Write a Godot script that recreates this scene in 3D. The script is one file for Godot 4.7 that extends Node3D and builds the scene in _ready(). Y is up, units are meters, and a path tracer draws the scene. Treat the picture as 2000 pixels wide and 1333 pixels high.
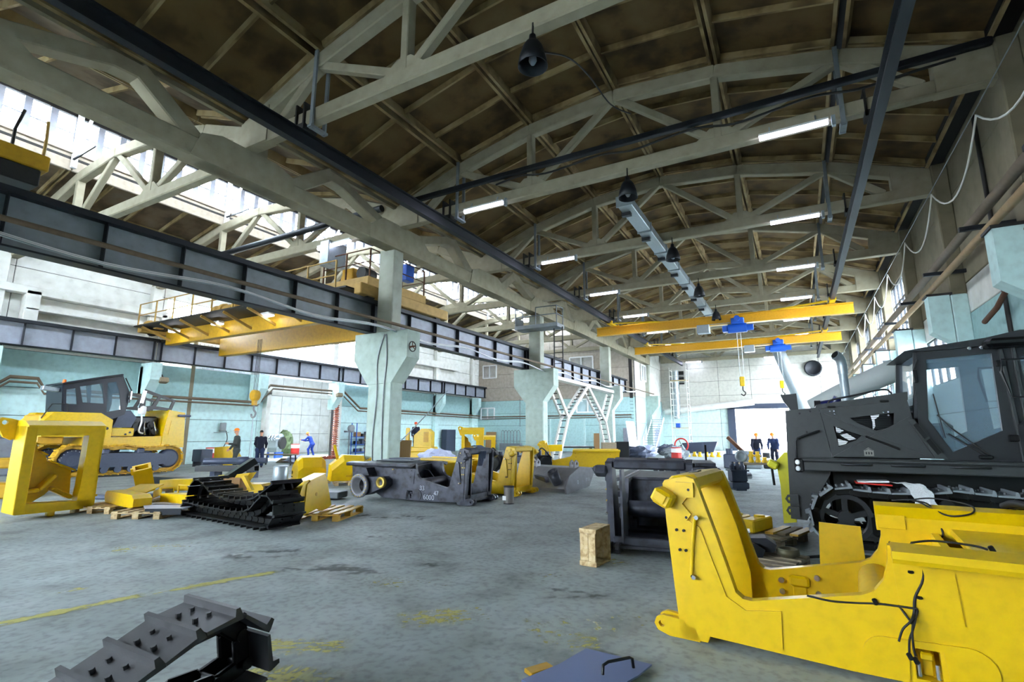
extends Node3D
# A machine hall of two aisles, seen from the aisle on the right. x runs across, -z down the hall, y up.

const PI2 := PI * 2.0
var M := {}
var used := {}
var rng := RandomNumberGenerator.new()

# ---------------------------------------------------------------- names and tags
func numbered(called: String) -> String:
	var n = used.get(called, 0)
	used[called] = n + 1
	return called if n == 0 else "%s_%03d" % [called, n]

func tag(o, label := "", category := "", group := ""):
	if label != "": o.set_meta("label", label)
	if category != "": o.set_meta("category", category)
	if group != "": o.set_meta("group", group)
	return o

func thing(called: String, label: String, category: String, at := Vector3.ZERO, turn := 0.0, group := "") -> Node3D:
	var o := Node3D.new()
	o.name = numbered(called)
	add_child(o)
	o.position = at
	o.rotation.y = turn
	tag(o, label, category, group)
	return o

func copy(o: Node3D, label: String, at: Vector3, turn := 0.0) -> Node3D:
	var base: String = o.name
	var p = base.rfind("_")
	if p > 0 and base.substr(p + 1).is_valid_int(): base = base.substr(0, p)
	var c = o.duplicate()
	c.name = numbered(base)
	add_child(c)
	c.position = at
	c.rotation.y = turn
	c.set_meta("label", label)
	return c

func part(called: String, st: SurfaceTool, m: Material, parent: Node, label := "") -> MeshInstance3D:
	var mi := MeshInstance3D.new()
	st.generate_normals()
	mi.mesh = st.commit()
	mi.material_override = m
	mi.name = called if parent != self else numbered(called)
	parent.add_child(mi, true)
	if label != "": mi.set_meta("label", label)
	return mi

func inst(called: String, mesh: Mesh, m: Material, parent: Node, xf := Transform3D.IDENTITY) -> MeshInstance3D:
	var mi := MeshInstance3D.new()
	mi.mesh = mesh
	mi.material_override = m
	mi.name = called if parent != self else numbered(called)
	parent.add_child(mi, true)
	mi.transform = xf
	return mi

func mesh_of(st: SurfaceTool) -> ArrayMesh:
	st.generate_normals()
	return st.commit()

func solo(called: String, st: SurfaceTool, m: Material, label: String, category: String, group := "") -> MeshInstance3D:
	var o = part(called, st, m, self)
	tag(o, label, category, group)
	return o

func struct(called: String) -> Node3D:
	var o := Node3D.new()
	o.name = called
	add_child(o)
	o.set_meta("kind", "structure")
	return o

# ---------------------------------------------------------------- shapes
func mb() -> SurfaceTool:
	var st := SurfaceTool.new()
	st.begin(Mesh.PRIMITIVE_TRIANGLES)
	st.set_smooth_group(-1)
	return st

func tri(st, a: Vector3, b: Vector3, c: Vector3):
	st.add_vertex(a); st.add_vertex(b); st.add_vertex(c)

func quad(st, a: Vector3, b: Vector3, c: Vector3, d: Vector3):
	tri(st, a, b, c); tri(st, a, c, d)

# convex ring stack: rings of equal length, closed, capped
func loft(st, rings: Array, caps := true, smooth := false):
	st.set_smooth_group(0 if smooth else -1)
	var n = rings[0].size()
	for k in rings.size() - 1:
		var a = rings[k]
		var b = rings[k + 1]
		for i in n:
			var j = (i + 1) % n
			quad(st, a[i], b[i], b[j], a[j])
	st.set_smooth_group(-1)
	if caps:
		var f = rings[0]
		var l = rings[rings.size() - 1]
		for i in range(1, n - 1):
			tri(st, f[0], f[i], f[i + 1])
			tri(st, l[0], l[i + 1], l[i])

func box(st, c: Vector3, s: Vector3, b := Basis.IDENTITY, bev := 0.0):
	var h = s * 0.5
	if bev <= 0.0:
		var p = []
		for k in 8: p.append(c + b * Vector3(h.x if k & 1 else -h.x, h.y if k & 2 else -h.y, h.z if k & 4 else -h.z))
		for f in [[0, 2, 3, 1], [4, 5, 7, 6], [0, 1, 5, 4], [2, 6, 7, 3], [0, 4, 6, 2], [1, 3, 7, 5]]:
			quad(st, p[f[3]], p[f[2]], p[f[1]], p[f[0]])
		return
	var e = min(bev, min(h.x, min(h.y, h.z)) * 0.9)
	var rings = []
	for yy in [[-h.y, e], [-h.y + e, 0.0], [h.y - e, 0.0], [h.y, e]]:
		var q = yy[1]
		var x = h.x - q
		var z = h.z - q
		var r = []
		for v in [[-x + e, -z], [x - e, -z], [x, -z + e], [x, z - e], [x - e, z], [-x + e, z], [-x, z - e], [-x, -z + e]]:
			r.append(c + b * Vector3(v[0], yy[0], v[1]))
		rings.append(r)
	loft(st, rings)

# box between two points, width w across (horizontal), height h
func bar(st, a: Vector3, b: Vector3, w: float, h: float, up := Vector3.UP, bev := 0.0):
	var d = b - a
	var f = d.normalized()
	if abs(f.dot(up)) > 0.98: up = Vector3.BACK if abs(f.z) < 0.9 else Vector3.RIGHT
	var r = f.cross(up).normalized()
	var u = r.cross(f).normalized()
	box(st, (a + b) * 0.5, Vector3(w, h, d.length()), Basis(r, u, -f), bev)

func ring(c: Vector3, n: Vector3, r: float, sides: int, start := 0.0) -> Array:
	var up = Vector3.UP if abs(n.y) < 0.95 else Vector3.RIGHT
	var x = up.cross(n).normalized()
	var y = n.cross(x).normalized()
	var a = []
	for i in sides:
		var t = PI2 * i / sides + start
		a.append(c + (x * cos(t) + y * sin(t)) * r)
	return a

func cyl(st, a: Vector3, b: Vector3, r: float, r2 := -1.0, sides := 12):
	var n = (a - b).normalized()
	loft(st, [ring(a, n, r, sides), ring(b, n, r if r2 < 0.0 else r2, sides)], true, sides > 8)

# profile of [distance along axis, radius] from a along dir
func lathe(st, a: Vector3, dir: Vector3, prof: Array, sides := 16, caps := true, smooth := true):
	var rings = []
	var d = dir.normalized()
	for p in prof: rings.append(ring(a + d * p[0], -d, max(p[1], 0.0005), sides))
	loft(st, rings, caps, smooth)

func tube(st, pts: Array, r: float, sides := 6, closed := false):
	var rings = []
	var n = pts.size()
	var nx := Vector3.ZERO
	for i in n:
		var t: Vector3 = (pts[min(i + 1, n - 1)] - pts[max(i - 1, 0)]).normalized()
		if i == 0:
			nx = (Vector3.UP if abs(t.y) < 0.9 else Vector3.RIGHT).cross(t).normalized()
		else:
			nx = (nx - t * nx.dot(t)).normalized()
		var ny = t.cross(nx)
		var a = []
		for k in sides:
			var q = -PI2 * k / sides
			a.append(pts[i] + (nx * cos(q) + ny * sin(q)) * r)
		rings.append(a)
	loft(st, rings, true, sides > 4)

func curve(pts: Array, per := 6) -> Array:
	var out = []
	var n = pts.size()
	for i in n - 1:
		var p0 = pts[max(i - 1, 0)]
		var p1 = pts[i]
		var p2 = pts[i + 1]
		var p3 = pts[min(i + 2, n - 1)]
		for k in per:
			var t = float(k) / per
			out.append(0.5 * (2.0 * p1 + (p2 - p0) * t + (2.0 * p0 - 5.0 * p1 + 4.0 * p2 - p3) * t * t + (3.0 * p1 - p0 - 3.0 * p2 + p3) * t * t * t))
	out.append(pts[n - 1])
	return out

func sag(a: Vector3, b: Vector3, drop: float, n := 8) -> Array:
	var o = []
	for i in n + 1:
		var t = float(i) / n
		o.append(a.lerp(b, t) - Vector3(0, drop * 4.0 * t * (1.0 - t), 0))
	return o

func v2(a: Array) -> PackedVector2Array:
	var o := PackedVector2Array()
	for i in range(0, a.size(), 2): o.append(Vector2(a[i], a[i + 1]))
	return o

func circle2(c: Vector2, r: float, n := 12) -> PackedVector2Array:
	var o := PackedVector2Array()
	for i in n: o.append(c + Vector2(cos(PI2 * i / n), sin(PI2 * i / n)) * r)
	return o

# flat plate: outline poly in the plane (x, y) of frame xf, thickness along +z of xf; holes are cut out
func plate(st, poly: PackedVector2Array, t: float, xf := Transform3D.IDENTITY, holes := []):
	if Geometry2D.is_polygon_clockwise(poly): poly.reverse()
	var all = [poly]
	var flat = poly.duplicate()
	for h in holes:
		if not Geometry2D.is_polygon_clockwise(h): h.reverse()
		all.append(h)
	for h in holes:
		# join the hole to the outline by the shortest bridge
		var best = 1e9
		var bi = 0
		var bj = 0
		for i in flat.size():
			for j in h.size():
				var d = flat[i].distance_squared_to(h[j])
				if d < best: best = d; bi = i; bj = j
		var e = (h[bj] - flat[bi]).orthogonal().normalized() * 0.0001
		var o := PackedVector2Array()
		for i in bi + 1: o.append(flat[i])
		for j in h.size() + 1: o.append(h[(bj + j) % h.size()] + (e if j == h.size() else Vector2.ZERO))
		o.append(flat[bi] + e)
		for i in range(bi + 1, flat.size()): o.append(flat[i])
		flat = o
	var idx = Geometry2D.triangulate_polygon(flat)
	st.set_smooth_group(-1)
	for k in range(0, idx.size(), 3):
		var p = [flat[idx[k]], flat[idx[k + 1]], flat[idx[k + 2]]]
		if (p[1] - p[0]).cross(p[2] - p[0]) < 0.0: p = [p[0], p[2], p[1]]
		tri(st, xf * Vector3(p[0].x, p[0].y, t), xf * Vector3(p[2].x, p[2].y, t), xf * Vector3(p[1].x, p[1].y, t))
		tri(st, xf * Vector3(p[0].x, p[0].y, 0), xf * Vector3(p[1].x, p[1].y, 0), xf * Vector3(p[2].x, p[2].y, 0))
	for c in all:
		var n = c.size()
		for i in n:
			var a = c[i]
			var b = c[(i + 1) % n]
			quad(st, xf * Vector3(a.x, a.y, 0), xf * Vector3(a.x, a.y, t), xf * Vector3(b.x, b.y, t), xf * Vector3(b.x, b.y, 0))

func XF(o: Vector3, x: Vector3, y: Vector3, z: Vector3) -> Transform3D:
	return Transform3D(Basis(x, y, z), o)

# ---------------------------------------------------------------- materials
func ntex(freq: float, ramp: Array, sd := 1, size := 512, octaves := 5, typ := FastNoiseLite.TYPE_SIMPLEX_SMOOTH) -> NoiseTexture2D:
	var n := FastNoiseLite.new()
	n.noise_type = typ
	n.frequency = freq
	n.seed = sd
	n.fractal_octaves = octaves
	var t := NoiseTexture2D.new()
	t.width = size
	t.height = size
	t.seamless = true
	t.noise = n
	var g := Gradient.new()
	var offs := PackedFloat32Array()
	var cols := PackedColorArray()
	for r in ramp:
		offs.append(r[0]); cols.append(r[1])
	g.offsets = offs
	g.colors = cols
	t.color_ramp = g
	return t

func paint(col: Color, rough := 0.5, metal := 0.0, tex: Texture2D = null, scale := 0.5, world := true) -> StandardMaterial3D:
	var m := StandardMaterial3D.new()
	m.albedo_color = col
	m.roughness = rough
	m.metallic = metal
	if tex:
		m.albedo_texture = tex
		m.uv1_triplanar = true
		m.uv1_world_triplanar = world
		m.uv1_scale = Vector3.ONE * scale
	return m

func glow(col: Color, e: float) -> StandardMaterial3D:
	var m := StandardMaterial3D.new()
	m.albedo_color = Color(0.8, 0.8, 0.8)
	m.emission_enabled = true
	m.emission = col
	m.emission_energy_multiplier = e
	return m

func glass(col: Color, a: float) -> StandardMaterial3D:
	var m := StandardMaterial3D.new()
	m.transparency = BaseMaterial3D.TRANSPARENCY_ALPHA
	m.albedo_color = Color(col.r, col.g, col.b, a)
	m.roughness = 0.03
	m.metallic_specular = 0.5
	return m

func g3(a: float, b: float, c: float) -> Array:
	return [[0.0, Color(a, a, a)], [0.5, Color(b, b, b)], [1.0, Color(c, c, c)]]

func make_materials():
	var soft = ntex(0.01, g3(0.9, 0.965, 1.0), 3, 1024, 7)
	var blot = ntex(0.006, [[0.0, Color(0.86, 0.85, 0.82)], [0.3, Color(0.93, 0.925, 0.905)], [0.5, Color(0.95, 0.945, 0.92)], [1.0, Color(1, 1, 1)]], 7, 1024, 7)
	var soot = ntex(0.008, [[0.0, Color(0.42, 0.37, 0.3)], [0.35, Color(0.7, 0.64, 0.54)], [0.55, Color(0.9, 0.85, 0.75)], [1.0, Color(1, 1, 1)]], 11)
	var scuff = ntex(0.03, g3(0.93, 0.98, 1.0), 17)
	M.slab = paint(Color(0.43, 0.36, 0.225), 0.95, 0.0, soot, 0.16)
	M.slab_lit = paint(Color(0.44, 0.39, 0.33), 0.95, 0.0, soot, 0.16)  # lit copy of the slab, skylight put into the colour
	M.rib = paint(Color(0.64, 0.58, 0.45), 0.95, 0.0, soot, 0.16)  # same concrete as the slab; light caught by the ribs put into the colour
	M.truss = paint(Color(0.63, 0.60, 0.52), 0.9, 0.0, blot, 0.3)
	M.concrete = paint(Color(0.68, 0.70, 0.66), 0.9, 0.0, blot, 0.25)
	M.column = paint(Color(0.66, 0.73, 0.71), 0.85, 0.0, blot, 0.35)
	M.teal = paint(Color(0.76, 0.875, 0.87), 0.8, 0.0, soft, 0.3)
	M.teal_dark = paint(Color(0.62, 0.76, 0.76), 0.8, 0.0, soft, 0.3)
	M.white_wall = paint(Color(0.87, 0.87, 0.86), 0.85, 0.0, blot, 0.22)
	M.back_teal = paint(Color(0.80, 0.86, 0.84), 0.85, 0.0, soft, 0.25)
	M.back_wall = paint(Color(0.80, 0.79, 0.75), 0.85, 0.0, soft, 0.25)
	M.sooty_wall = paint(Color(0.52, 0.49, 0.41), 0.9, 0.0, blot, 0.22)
	M.office = paint(Color(0.74, 0.70, 0.66), 0.9, 0.0, blot, 0.4)
	M.office_teal = paint(Color(0.70, 0.84, 0.84), 0.85, 0.0, soft, 0.4)
	M.steel = paint(Color(0.50, 0.53, 0.56), 0.55, 0.1, blot, 0.4)
	M.steel_pale = paint(Color(0.60, 0.62, 0.68), 0.55, 0.2, blot, 0.4)
	M.steel_dark = paint(Color(0.115, 0.13, 0.155), 0.5, 0.3, scuff, 0.6)
	M.iron = paint(Color(0.17, 0.165, 0.16), 0.6, 0.3, scuff, 0.8)
	M.pad = paint(Color(0.27, 0.265, 0.27), 0.42, 0.45, scuff, 0.8)
	M.hose = paint(Color(0.62, 0.65, 0.64), 0.6)
	M.rust = paint(Color(0.36, 0.22, 0.13), 0.8, 0.2, blot, 0.8)
	M.pipe = paint(Color(0.42, 0.36, 0.29), 0.7, 0.1, blot, 0.7)
	M.pipe_tan = paint(Color(0.60, 0.49, 0.34), 0.7, 0.0, blot, 0.7)
	M.zinc = paint(Color(0.62, 0.66, 0.68), 0.4, 0.55, scuff, 0.6)
	M.yellow = paint(Color(0.86, 0.70, 0.0), 0.33, 0.0, scuff, 0.5)
	M.yellow_dirty = paint(Color(0.78, 0.60, 0.10), 0.5, 0.0, blot, 0.8)
	M.yellow_crane = paint(Color(0.84, 0.62, 0.06), 0.45, 0.0, scuff, 0.5)
	M.curb = paint(Color(0.62, 0.58, 0.53), 0.9, 0.0, blot, 0.5)
	M.yellow_pale = paint(Color(0.72, 0.58, 0.30), 0.6, 0.0, blot, 0.6)
	M.lime = paint(Color(0.74, 0.72, 0.04), 0.4, 0.0, scuff, 0.5)
	M.dozer = paint(Color(0.21, 0.22, 0.22), 0.42, 0.1, scuff, 0.6)
	M.dozer_dark = paint(Color(0.13, 0.14, 0.15), 0.45, 0.1, scuff, 0.6)
	M.navy = paint(Color(0.075, 0.09, 0.13), 0.35, 0.1, scuff, 0.6)
	M.slate = paint(Color(0.24, 0.27, 0.34), 0.45, 0.2, scuff, 0.6)
	M.raw = paint(Color(0.29, 0.30, 0.325), 0.45, 0.25, ntex(0.01, [[0.0, Color(0.45, 0.42, 0.42)], [0.5, Color(0.85, 0.85, 0.9)], [1.0, Color(1, 1, 1)]], 23), 0.7)
	M.raw_pale = paint(Color(0.52, 0.52, 0.55), 0.45, 0.25, blot, 0.8)
	M.black = paint(Color(0.035, 0.037, 0.042), 0.35, 0.2)
	M.black_gloss = paint(Color(0.045, 0.046, 0.05), 0.28, 0.1)
	M.rubber = paint(Color(0.03, 0.03, 0.032), 0.6)
	M.bright = paint(Color(0.75, 0.76, 0.78), 0.25, 0.9)
	M.brass = paint(Color(0.75, 0.65, 0.32), 0.35, 0.7)
	M.blue = paint(Color(0.10, 0.33, 0.72), 0.4)
	M.red = paint(Color(0.72, 0.13, 0.09), 0.5)
	M.white = paint(Color(0.9, 0.9, 0.9), 0.5)
	M.wood = paint(Color(0.84, 0.77, 0.63), 0.8, 0.0, ntex(0.015, [[0.0, Color(0.62, 0.52, 0.4)], [0.5, Color(0.92, 0.88, 0.8)], [1.0, Color(1, 1, 1)]], 29), 1.2)
	M.wood_grey = paint(Color(0.55, 0.50, 0.42), 0.85, 0.0, blot, 1.1)
	M.card = paint(Color(0.62, 0.48, 0.33), 0.9)
	M.brick = paint(Color(0.62, 0.30, 0.21), 0.9, 0.0, blot, 1.6)
	M.wrap = paint(Color(0.70, 0.73, 0.84), 0.3, 0.0, soft, 1.5)
	M.pane = glass(Color(0.92, 0.96, 1.0), 0.12)
	M.cabglass = glass(Color(0.45, 0.55, 0.62), 0.28)
	M.cabglass.roughness = 0.02
	M.frost = glass(Color(0.95, 0.97, 1.0), 0.35)
	M.tubeglow = glow(Color(0.86, 0.88, 1.0), 0.25)
	M.ledglow = glow(Color(0.95, 0.96, 1.0), 0.3)
	M.skin = paint(Color(0.78, 0.56, 0.45), 0.6)

func _ready():
	rng.seed = 20240
	# ---- camera
	var cam := Camera3D.new()
	cam.name = "camera"
	add_child(cam)
	cam.position = Vector3(0, 1.7, 0)
	cam.basis = Basis(Vector3.UP, 0.507) * Basis(Vector3.RIGHT, 0.179) * Basis(Vector3.BACK, 0.0015)
	cam.fov = 67.74
	cam.near = 0.05
	cam.far = 300.0
	cam.current = true
	# ---- overcast daylight
	var env := Environment.new()
	env.background_mode = Environment.BG_SKY
	var sky := Sky.new()
	var sm := ProceduralSkyMaterial.new()
	sm.sky_top_color = Color(0.86, 0.93, 1.0)
	sm.sky_horizon_color = Color(0.93, 0.96, 1.0)
	sm.ground_bottom_color = Color(0.5, 0.5, 0.48)
	sm.ground_horizon_color = Color(0.8, 0.82, 0.84)
	sm.sky_energy_multiplier = 1.0
	sky.sky_material = sm
	env.sky = sky
	env.background_energy_multiplier = 1.0
	env.ambient_light_source = Environment.AMBIENT_SOURCE_DISABLED
	env.tonemap_mode = Environment.TONE_MAPPER_LINEAR
	env.tonemap_exposure = EXPO
	env.sdfgi_enabled = true
	env.ssao_enabled = true
	env.ssil_enabled = true
	var we := WorldEnvironment.new()
	we.name = "daylight"
	we.environment = env
	add_child(we)
	make_materials()
	build_hall()
	build_roof()
	build_steel()
	build_lamps()
	build_big()
	build_mid()
	build_small()
	build_people()

const EXPO := 78.0

# ================================================================ the hall itself
# a wall in the plane x = c (side = direction the room lies) or z = c, made of separate panels
func wall_pieces(parent: Node3D, along_z: bool, c: float, room: float, u0: float, u1: float, rows: Array, len_u: float, thick: float, holes := []):
	# rows: [y0, y1, material]; holes: [u0, u1, y0, y1]
	for r in rows:
		var u = u0
		var k = 0
		while u < u1 - 0.01:
			var e = min(u + len_u, u1)
			var segs = [[u, e]]
			for h in holes:
				if h[2] < r[1] - 0.01 and h[3] > r[0] + 0.01:
					var nx = []
					for s in segs:
						if h[1] <= s[0] or h[0] >= s[1]: nx.append(s)
						else:
							if h[0] > s[0] + 0.02: nx.append([s[0], h[0]])
							if h[1] < s[1] - 0.02: nx.append([h[1], s[1]])
					segs = nx
			for s in segs:
				var st = mb()
				var w = s[1] - s[0] - 0.025
				var y = (r[0] + r[1]) * 0.5
				var hgt = r[1] - r[0] - 0.02
				var out = 0.006 * sin(u * 7.3 + r[0] * 3.1)
				var cc = c - room * (thick * 0.5 + 0.01 + out)
				if along_z: box(st, Vector3(cc, y, (s[0] + s[1]) * 0.5), Vector3(thick, hgt, w), Basis.IDENTITY, 0.015)
				else: box(st, Vector3((s[0] + s[1]) * 0.5, y, cc), Vector3(w, hgt, thick), Basis.IDENTITY, 0.015)
				part("wall_panel", st, r[2], parent)
			u = e
			k += 1
	# the joint filling behind the panels
	var jt = mb()
	for r in rows:
		var segs = [[u0, u1]]
		for h in holes:
			if h[2] < r[1] - 0.01 and h[3] > r[0] + 0.01:
				var nx = []
				for s in segs:
					if h[1] <= s[0] or h[0] >= s[1]: nx.append(s)
					else:
						if h[0] > s[0] + 0.02: nx.append([s[0], h[0]])
						if h[1] < s[1] - 0.02: nx.append([h[1], s[1]])
				segs = nx
		for s in segs:
			var cc = c - room * (thick * 0.5 + 0.045)
			if along_z: box(jt, Vector3(cc, (r[0] + r[1]) * 0.5, (s[0] + s[1]) * 0.5), Vector3(thick, r[1] - r[0], s[1] - s[0]))
			else: box(jt, Vector3((s[0] + s[1]) * 0.5, (r[0] + r[1]) * 0.5, cc), Vector3(s[1] - s[0], r[1] - r[0], thick))
	part("wall_joint", jt, M.iron, parent)

# glazed frame: plane across u (unit), up; nu by nv panes
func window_unit(called: String, o: Vector3, u: Vector3, w: float, h: float, nu: int, nv: int, frame: Material, pane: Material, bar_t := 0.07):
	var n = struct(called)
	n.position = o
	var f = mb()
	var out = u.cross(Vector3.UP)
	var b = Basis(u, Vector3.UP, out)
	for i in nu + 1:
		box(f, u * (w * i / nu) + Vector3.UP * h * 0.5, Vector3(bar_t, h, 0.1), b)
	for j in nv + 1:
		box(f, u * w * 0.5 + Vector3.UP * (h * j / nv), Vector3(w, bar_t, 0.09), b)
	part("frame", f, frame, n)
	var g = mb()
	box(g, Vector3.ZERO, Vector3(w / nu - bar_t, h / nv - bar_t, 0.008), b)
	var gm = mesh_of(g)
	for i in nu:
		for j in nv:
			inst("pane", gm, pane, n, Transform3D(Basis.IDENTITY, u * (w * (i + 0.5) / nu) + Vector3.UP * (h * (j + 0.5) / nv)))
	return n

func floor_material() -> StandardMaterial3D:
	var t = ntex(0.006, [[0.0, Color(0.74, 0.745, 0.73)], [0.35, Color(0.89, 0.895, 0.88)], [0.6, Color(0.92, 0.93, 0.92)], [1.0, Color(1, 1, 1)]], 41, 1024, 7)
	var m = paint(Color(0.66, 0.69, 0.69), 0.5, 0.0, t, 0.17)
	m.detail_enabled = true
	m.detail_blend_mode = BaseMaterial3D.BLEND_MODE_MUL
	m.detail_albedo = ntex(0.05, g3(0.8, 0.97, 1.0), 43, 1024)
	m.roughness_texture = ntex(0.01, g3(0.55, 0.85, 1.0), 44)
	m.roughness = 0.95
	return m

# worn paint on the floor: alpha from noise
func paint_strip(called: String, a: Vector3, b: Vector3, w: float, wear: float, sd: int, col := Color(0.80, 0.77, 0.42), fine := 0.02, dense := 0.7, lift := 0.004):
	var d = b - a
	var L = d.length()
	var iw = int(clamp(L * 90.0, 64, 700))
	var ih = 32
	var im := Image.create(iw, ih, false, Image.FORMAT_RGBA8)
	var n := FastNoiseLite.new()
	n.seed = sd
	n.frequency = fine
	n.fractal_octaves = 5
	for x in iw:
		for y in ih:
			var v = n.get_noise_2d(x * 0.6, y * 3.0) * 0.9 + n.get_noise_2d(x * 3.0 + 900, y * 3.0) * 0.5 + n.get_noise_2d(x * 0.12 + 300, 7.0) * 0.7
			var edge = min(y, ih - 1 - y) / float(ih) * 4.0
			var ends = min(x, iw - 1 - x) / float(iw) * 12.0
			var al = clamp((v - wear + 0.25) * 3.0, 0, 1) * clamp(edge + n.get_noise_2d(x * 2.0, 500) * 1.2, 0, 1) * clamp(ends, 0, 1)
			im.set_pixel(x, y, Color(1, 1, 1, al * dense))
	var m := StandardMaterial3D.new()
	m.albedo_color = col
	m.albedo_texture = ImageTexture.create_from_image(im)
	m.transparency = BaseMaterial3D.TRANSPARENCY_ALPHA
	m.roughness = 0.7
	var st := SurfaceTool.new()
	st.begin(Mesh.PRIMITIVE_TRIANGLES)
	var s = d.cross(Vector3.UP).normalized() * w * 0.5
	var y = Vector3(0, lift, 0)
	var P = [a - s + y, b - s + y, b + s + y, a + s + y]
	var U = [Vector2(0, 0), Vector2(1, 0), Vector2(1, 1), Vector2(0, 1)]
	for k in [0, 1, 2, 0, 2, 3]:
		st.set_uv(U[k])
		st.set_normal(Vector3.UP)
		st.add_vertex(P[k])
	var mi := MeshInstance3D.new()
	mi.mesh = st.commit()
	mi.material_override = m
	mi.name = called
	get_node("floor").add_child(mi, true)

const WL := -29.0
const WR := 4.7
const ZB := -56.0
const ZF := 12.0

func build_hall():
	# outside apron
	var g = struct("ground")
	var st = mb()
	box(st, Vector3(-12, -0.55, -20), Vector3(220, 0.3, 220))
	part("apron", st, paint(Color(0.62, 0.62, 0.6), 0.9), g)
	# floor
	var fl = struct("floor")
	st = mb()
	box(st, Vector3(-12.2, -0.2, -22), Vector3(34.6, 0.4, 69))
	part("floor_slab", st, floor_material(), fl)
	paint_strip("yellow_line", Vector3(-6.45, 0, -1.95), Vector3(-6.22, 0, -3.2), 0.22, 0.05, 5)
	paint_strip("yellow_line", Vector3(-6.25, 0, -3.05), Vector3(-5.78, 0, -4.5), 0.2, -0.08, 9)
	paint_strip("yellow_line", Vector3(-7.2, 0, -2.6), Vector3(-7.0, 0, -3.0), 0.2, 0.3, 12)
	for q in [[-4.05, -2.85, -3.3, -3.3, 0.35, 0.3], [-3.75, -2.45, -2.9, -2.75, 0.5, 0.2], [-3.4, -3.9, -2.6, -4.6, 0.5, 0.4], [-2.2, -4.2, -1.3, -5.1, 0.7, 0.42], [-2.9, -5.6, -2.3, -7.2, 0.6, 0.45], [-9.0, -4.0, -8.2, -4.9, 0.6, 0.4], [-3.2, -2.6, -2.0, -2.95, 0.5, 0.3], [-4.6, -4.6, -3.6, -5.2, 0.5, 0.5], [-2.0, -3.9, -1.6, -4.4, 0.4, 0.35]]:
		paint_strip("paint_patch", Vector3(q[0], 0, q[1]), Vector3(q[2], 0, q[3]), q[4], q[5], int(q[0] * 31 + 200), Color(0.78, 0.75, 0.42), 0.07, 0.75)
	# dark oil and dirt stains
	for q in [[-5.6, -4.75, -4.6, -5.2, 0.5, 0.15], [-5.9, -4.55, -5.3, -4.75, 0.3, 0.1], [-5.0, -5.5, -3.9, -5.9, 0.5, 0.3], [-2.6, -5.3, -1.9, -5.6, 0.5, 0.2], [-8.6, -8.0, -6.6, -8.6, 0.8, 0.3], [-4.4, -7.6, -3.2, -8.3, 0.9, 0.3], [-7.2, -4.6, -6.4, -5.3, 0.7, 0.35], [-5.6, -2.9, -4.6, -3.6, 0.8, 0.4], [-3.6, -11.0, -2.0, -12.5, 1.2, 0.3], [-6.5, -6.6, -5.6, -7.0, 0.4, 0.2]]:
		paint_strip("oil_stain", Vector3(q[0], 0, q[1]), Vector3(q[2], 0, q[3]), q[4], q[5], int(q[0] * 47 + 900), Color(0.24, 0.235, 0.215), 0.022, 0.5, 0.003)
	# ---- left wall
	var wl = struct("wall_left")
	var lowT = [[0.0, 1.2, M.teal], [1.2, 2.4, M.teal], [2.4, 3.6, M.teal], [3.6, 5.2, M.teal_dark]]
	var up = [[5.2, 6.4, M.white_wall], [6.4, 7.6, M.white_wall], [7.6, 8.8, M.white_wall], [8.8, 11.2, M.white_wall]]
	var holesL = [[-26.0, -20.6, 0.0, 4.0], [-31.4, -14.2, 5.2, 8.8]]
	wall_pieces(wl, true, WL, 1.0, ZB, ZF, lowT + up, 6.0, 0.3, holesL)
	# profiled translucent sheets in the upper band
	var sheet = struct("window_1")
	for k in 6:
		var z0 = -14.2 - k * 2.8667
		var s2 = mb()
		var n = 26
		for i in n:
			var za = z0 - 2.8667 * i / n
			var zb = z0 - 2.8667 * (i + 1) / n
			var xa = -29.12 + (0.03 if i % 2 == 0 else -0.01)
			var xb = -29.12 + (0.03 if i % 2 == 0 else -0.01)
			box(s2, Vector3(xa, 7.0, (za + zb) * 0.5), Vector3(0.012, 3.56, abs(za - zb) + 0.004))
		part("profiled_sheet", s2, M.frost, sheet)
	# ---- right wall
	var wr = struct("wall_right")
	var holesR = [[-55.0, -26.2, 6.1, 8.9], [-55.0, -21.0, 3.5, 5.2]]
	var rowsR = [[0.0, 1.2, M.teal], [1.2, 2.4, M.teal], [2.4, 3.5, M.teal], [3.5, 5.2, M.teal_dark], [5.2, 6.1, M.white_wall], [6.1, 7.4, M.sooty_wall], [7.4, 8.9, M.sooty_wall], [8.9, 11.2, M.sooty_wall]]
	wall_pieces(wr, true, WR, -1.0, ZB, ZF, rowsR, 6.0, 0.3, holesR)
	var wi = 2
	for k in 5:
		var z = -26.0 - 6.0 * k
		window_unit("window_%d" % wi, Vector3(WR + 0.12, 6.1, z - 0.3), Vector3(0, 0, -1), 5.6, 2.8, 6, 3, M.steel_dark, M.pane, 0.08)
		wi += 1
	for k in 6:
		window_unit("window_%d" % wi, Vector3(WR + 0.12, 3.5, -20.95 - 5.7 * k), Vector3(0, 0, -1), 5.6, 1.7, 5, 2, M.steel_dark, M.pane, 0.08)
		wi += 1
	# ---- back wall of the right aisle with its gate
	var wb = struct("wall_back")
	wall_pieces(wb, false, ZB, 1.0, -12.8, 5.0, [[0.0, 1.35, M.back_teal], [1.35, 2.7, M.back_teal], [2.7, 4.1, M.back_teal], [4.1, 5.5, M.back_wall], [5.5, 7.0, M.back_wall], [7.0, 8.4, M.back_wall], [8.4, 12.2, M.back_wall]], 3.0, 0.35, [[-5.5, -0.6, 0.0, 4.1]])
	var gate = struct("door_1")
	st = mb()
	box(st, Vector3(-5.75, 2.1, ZB + 0.12), Vector3(0.7, 4.2, 0.3), Basis.IDENTITY, 0.02)
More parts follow.
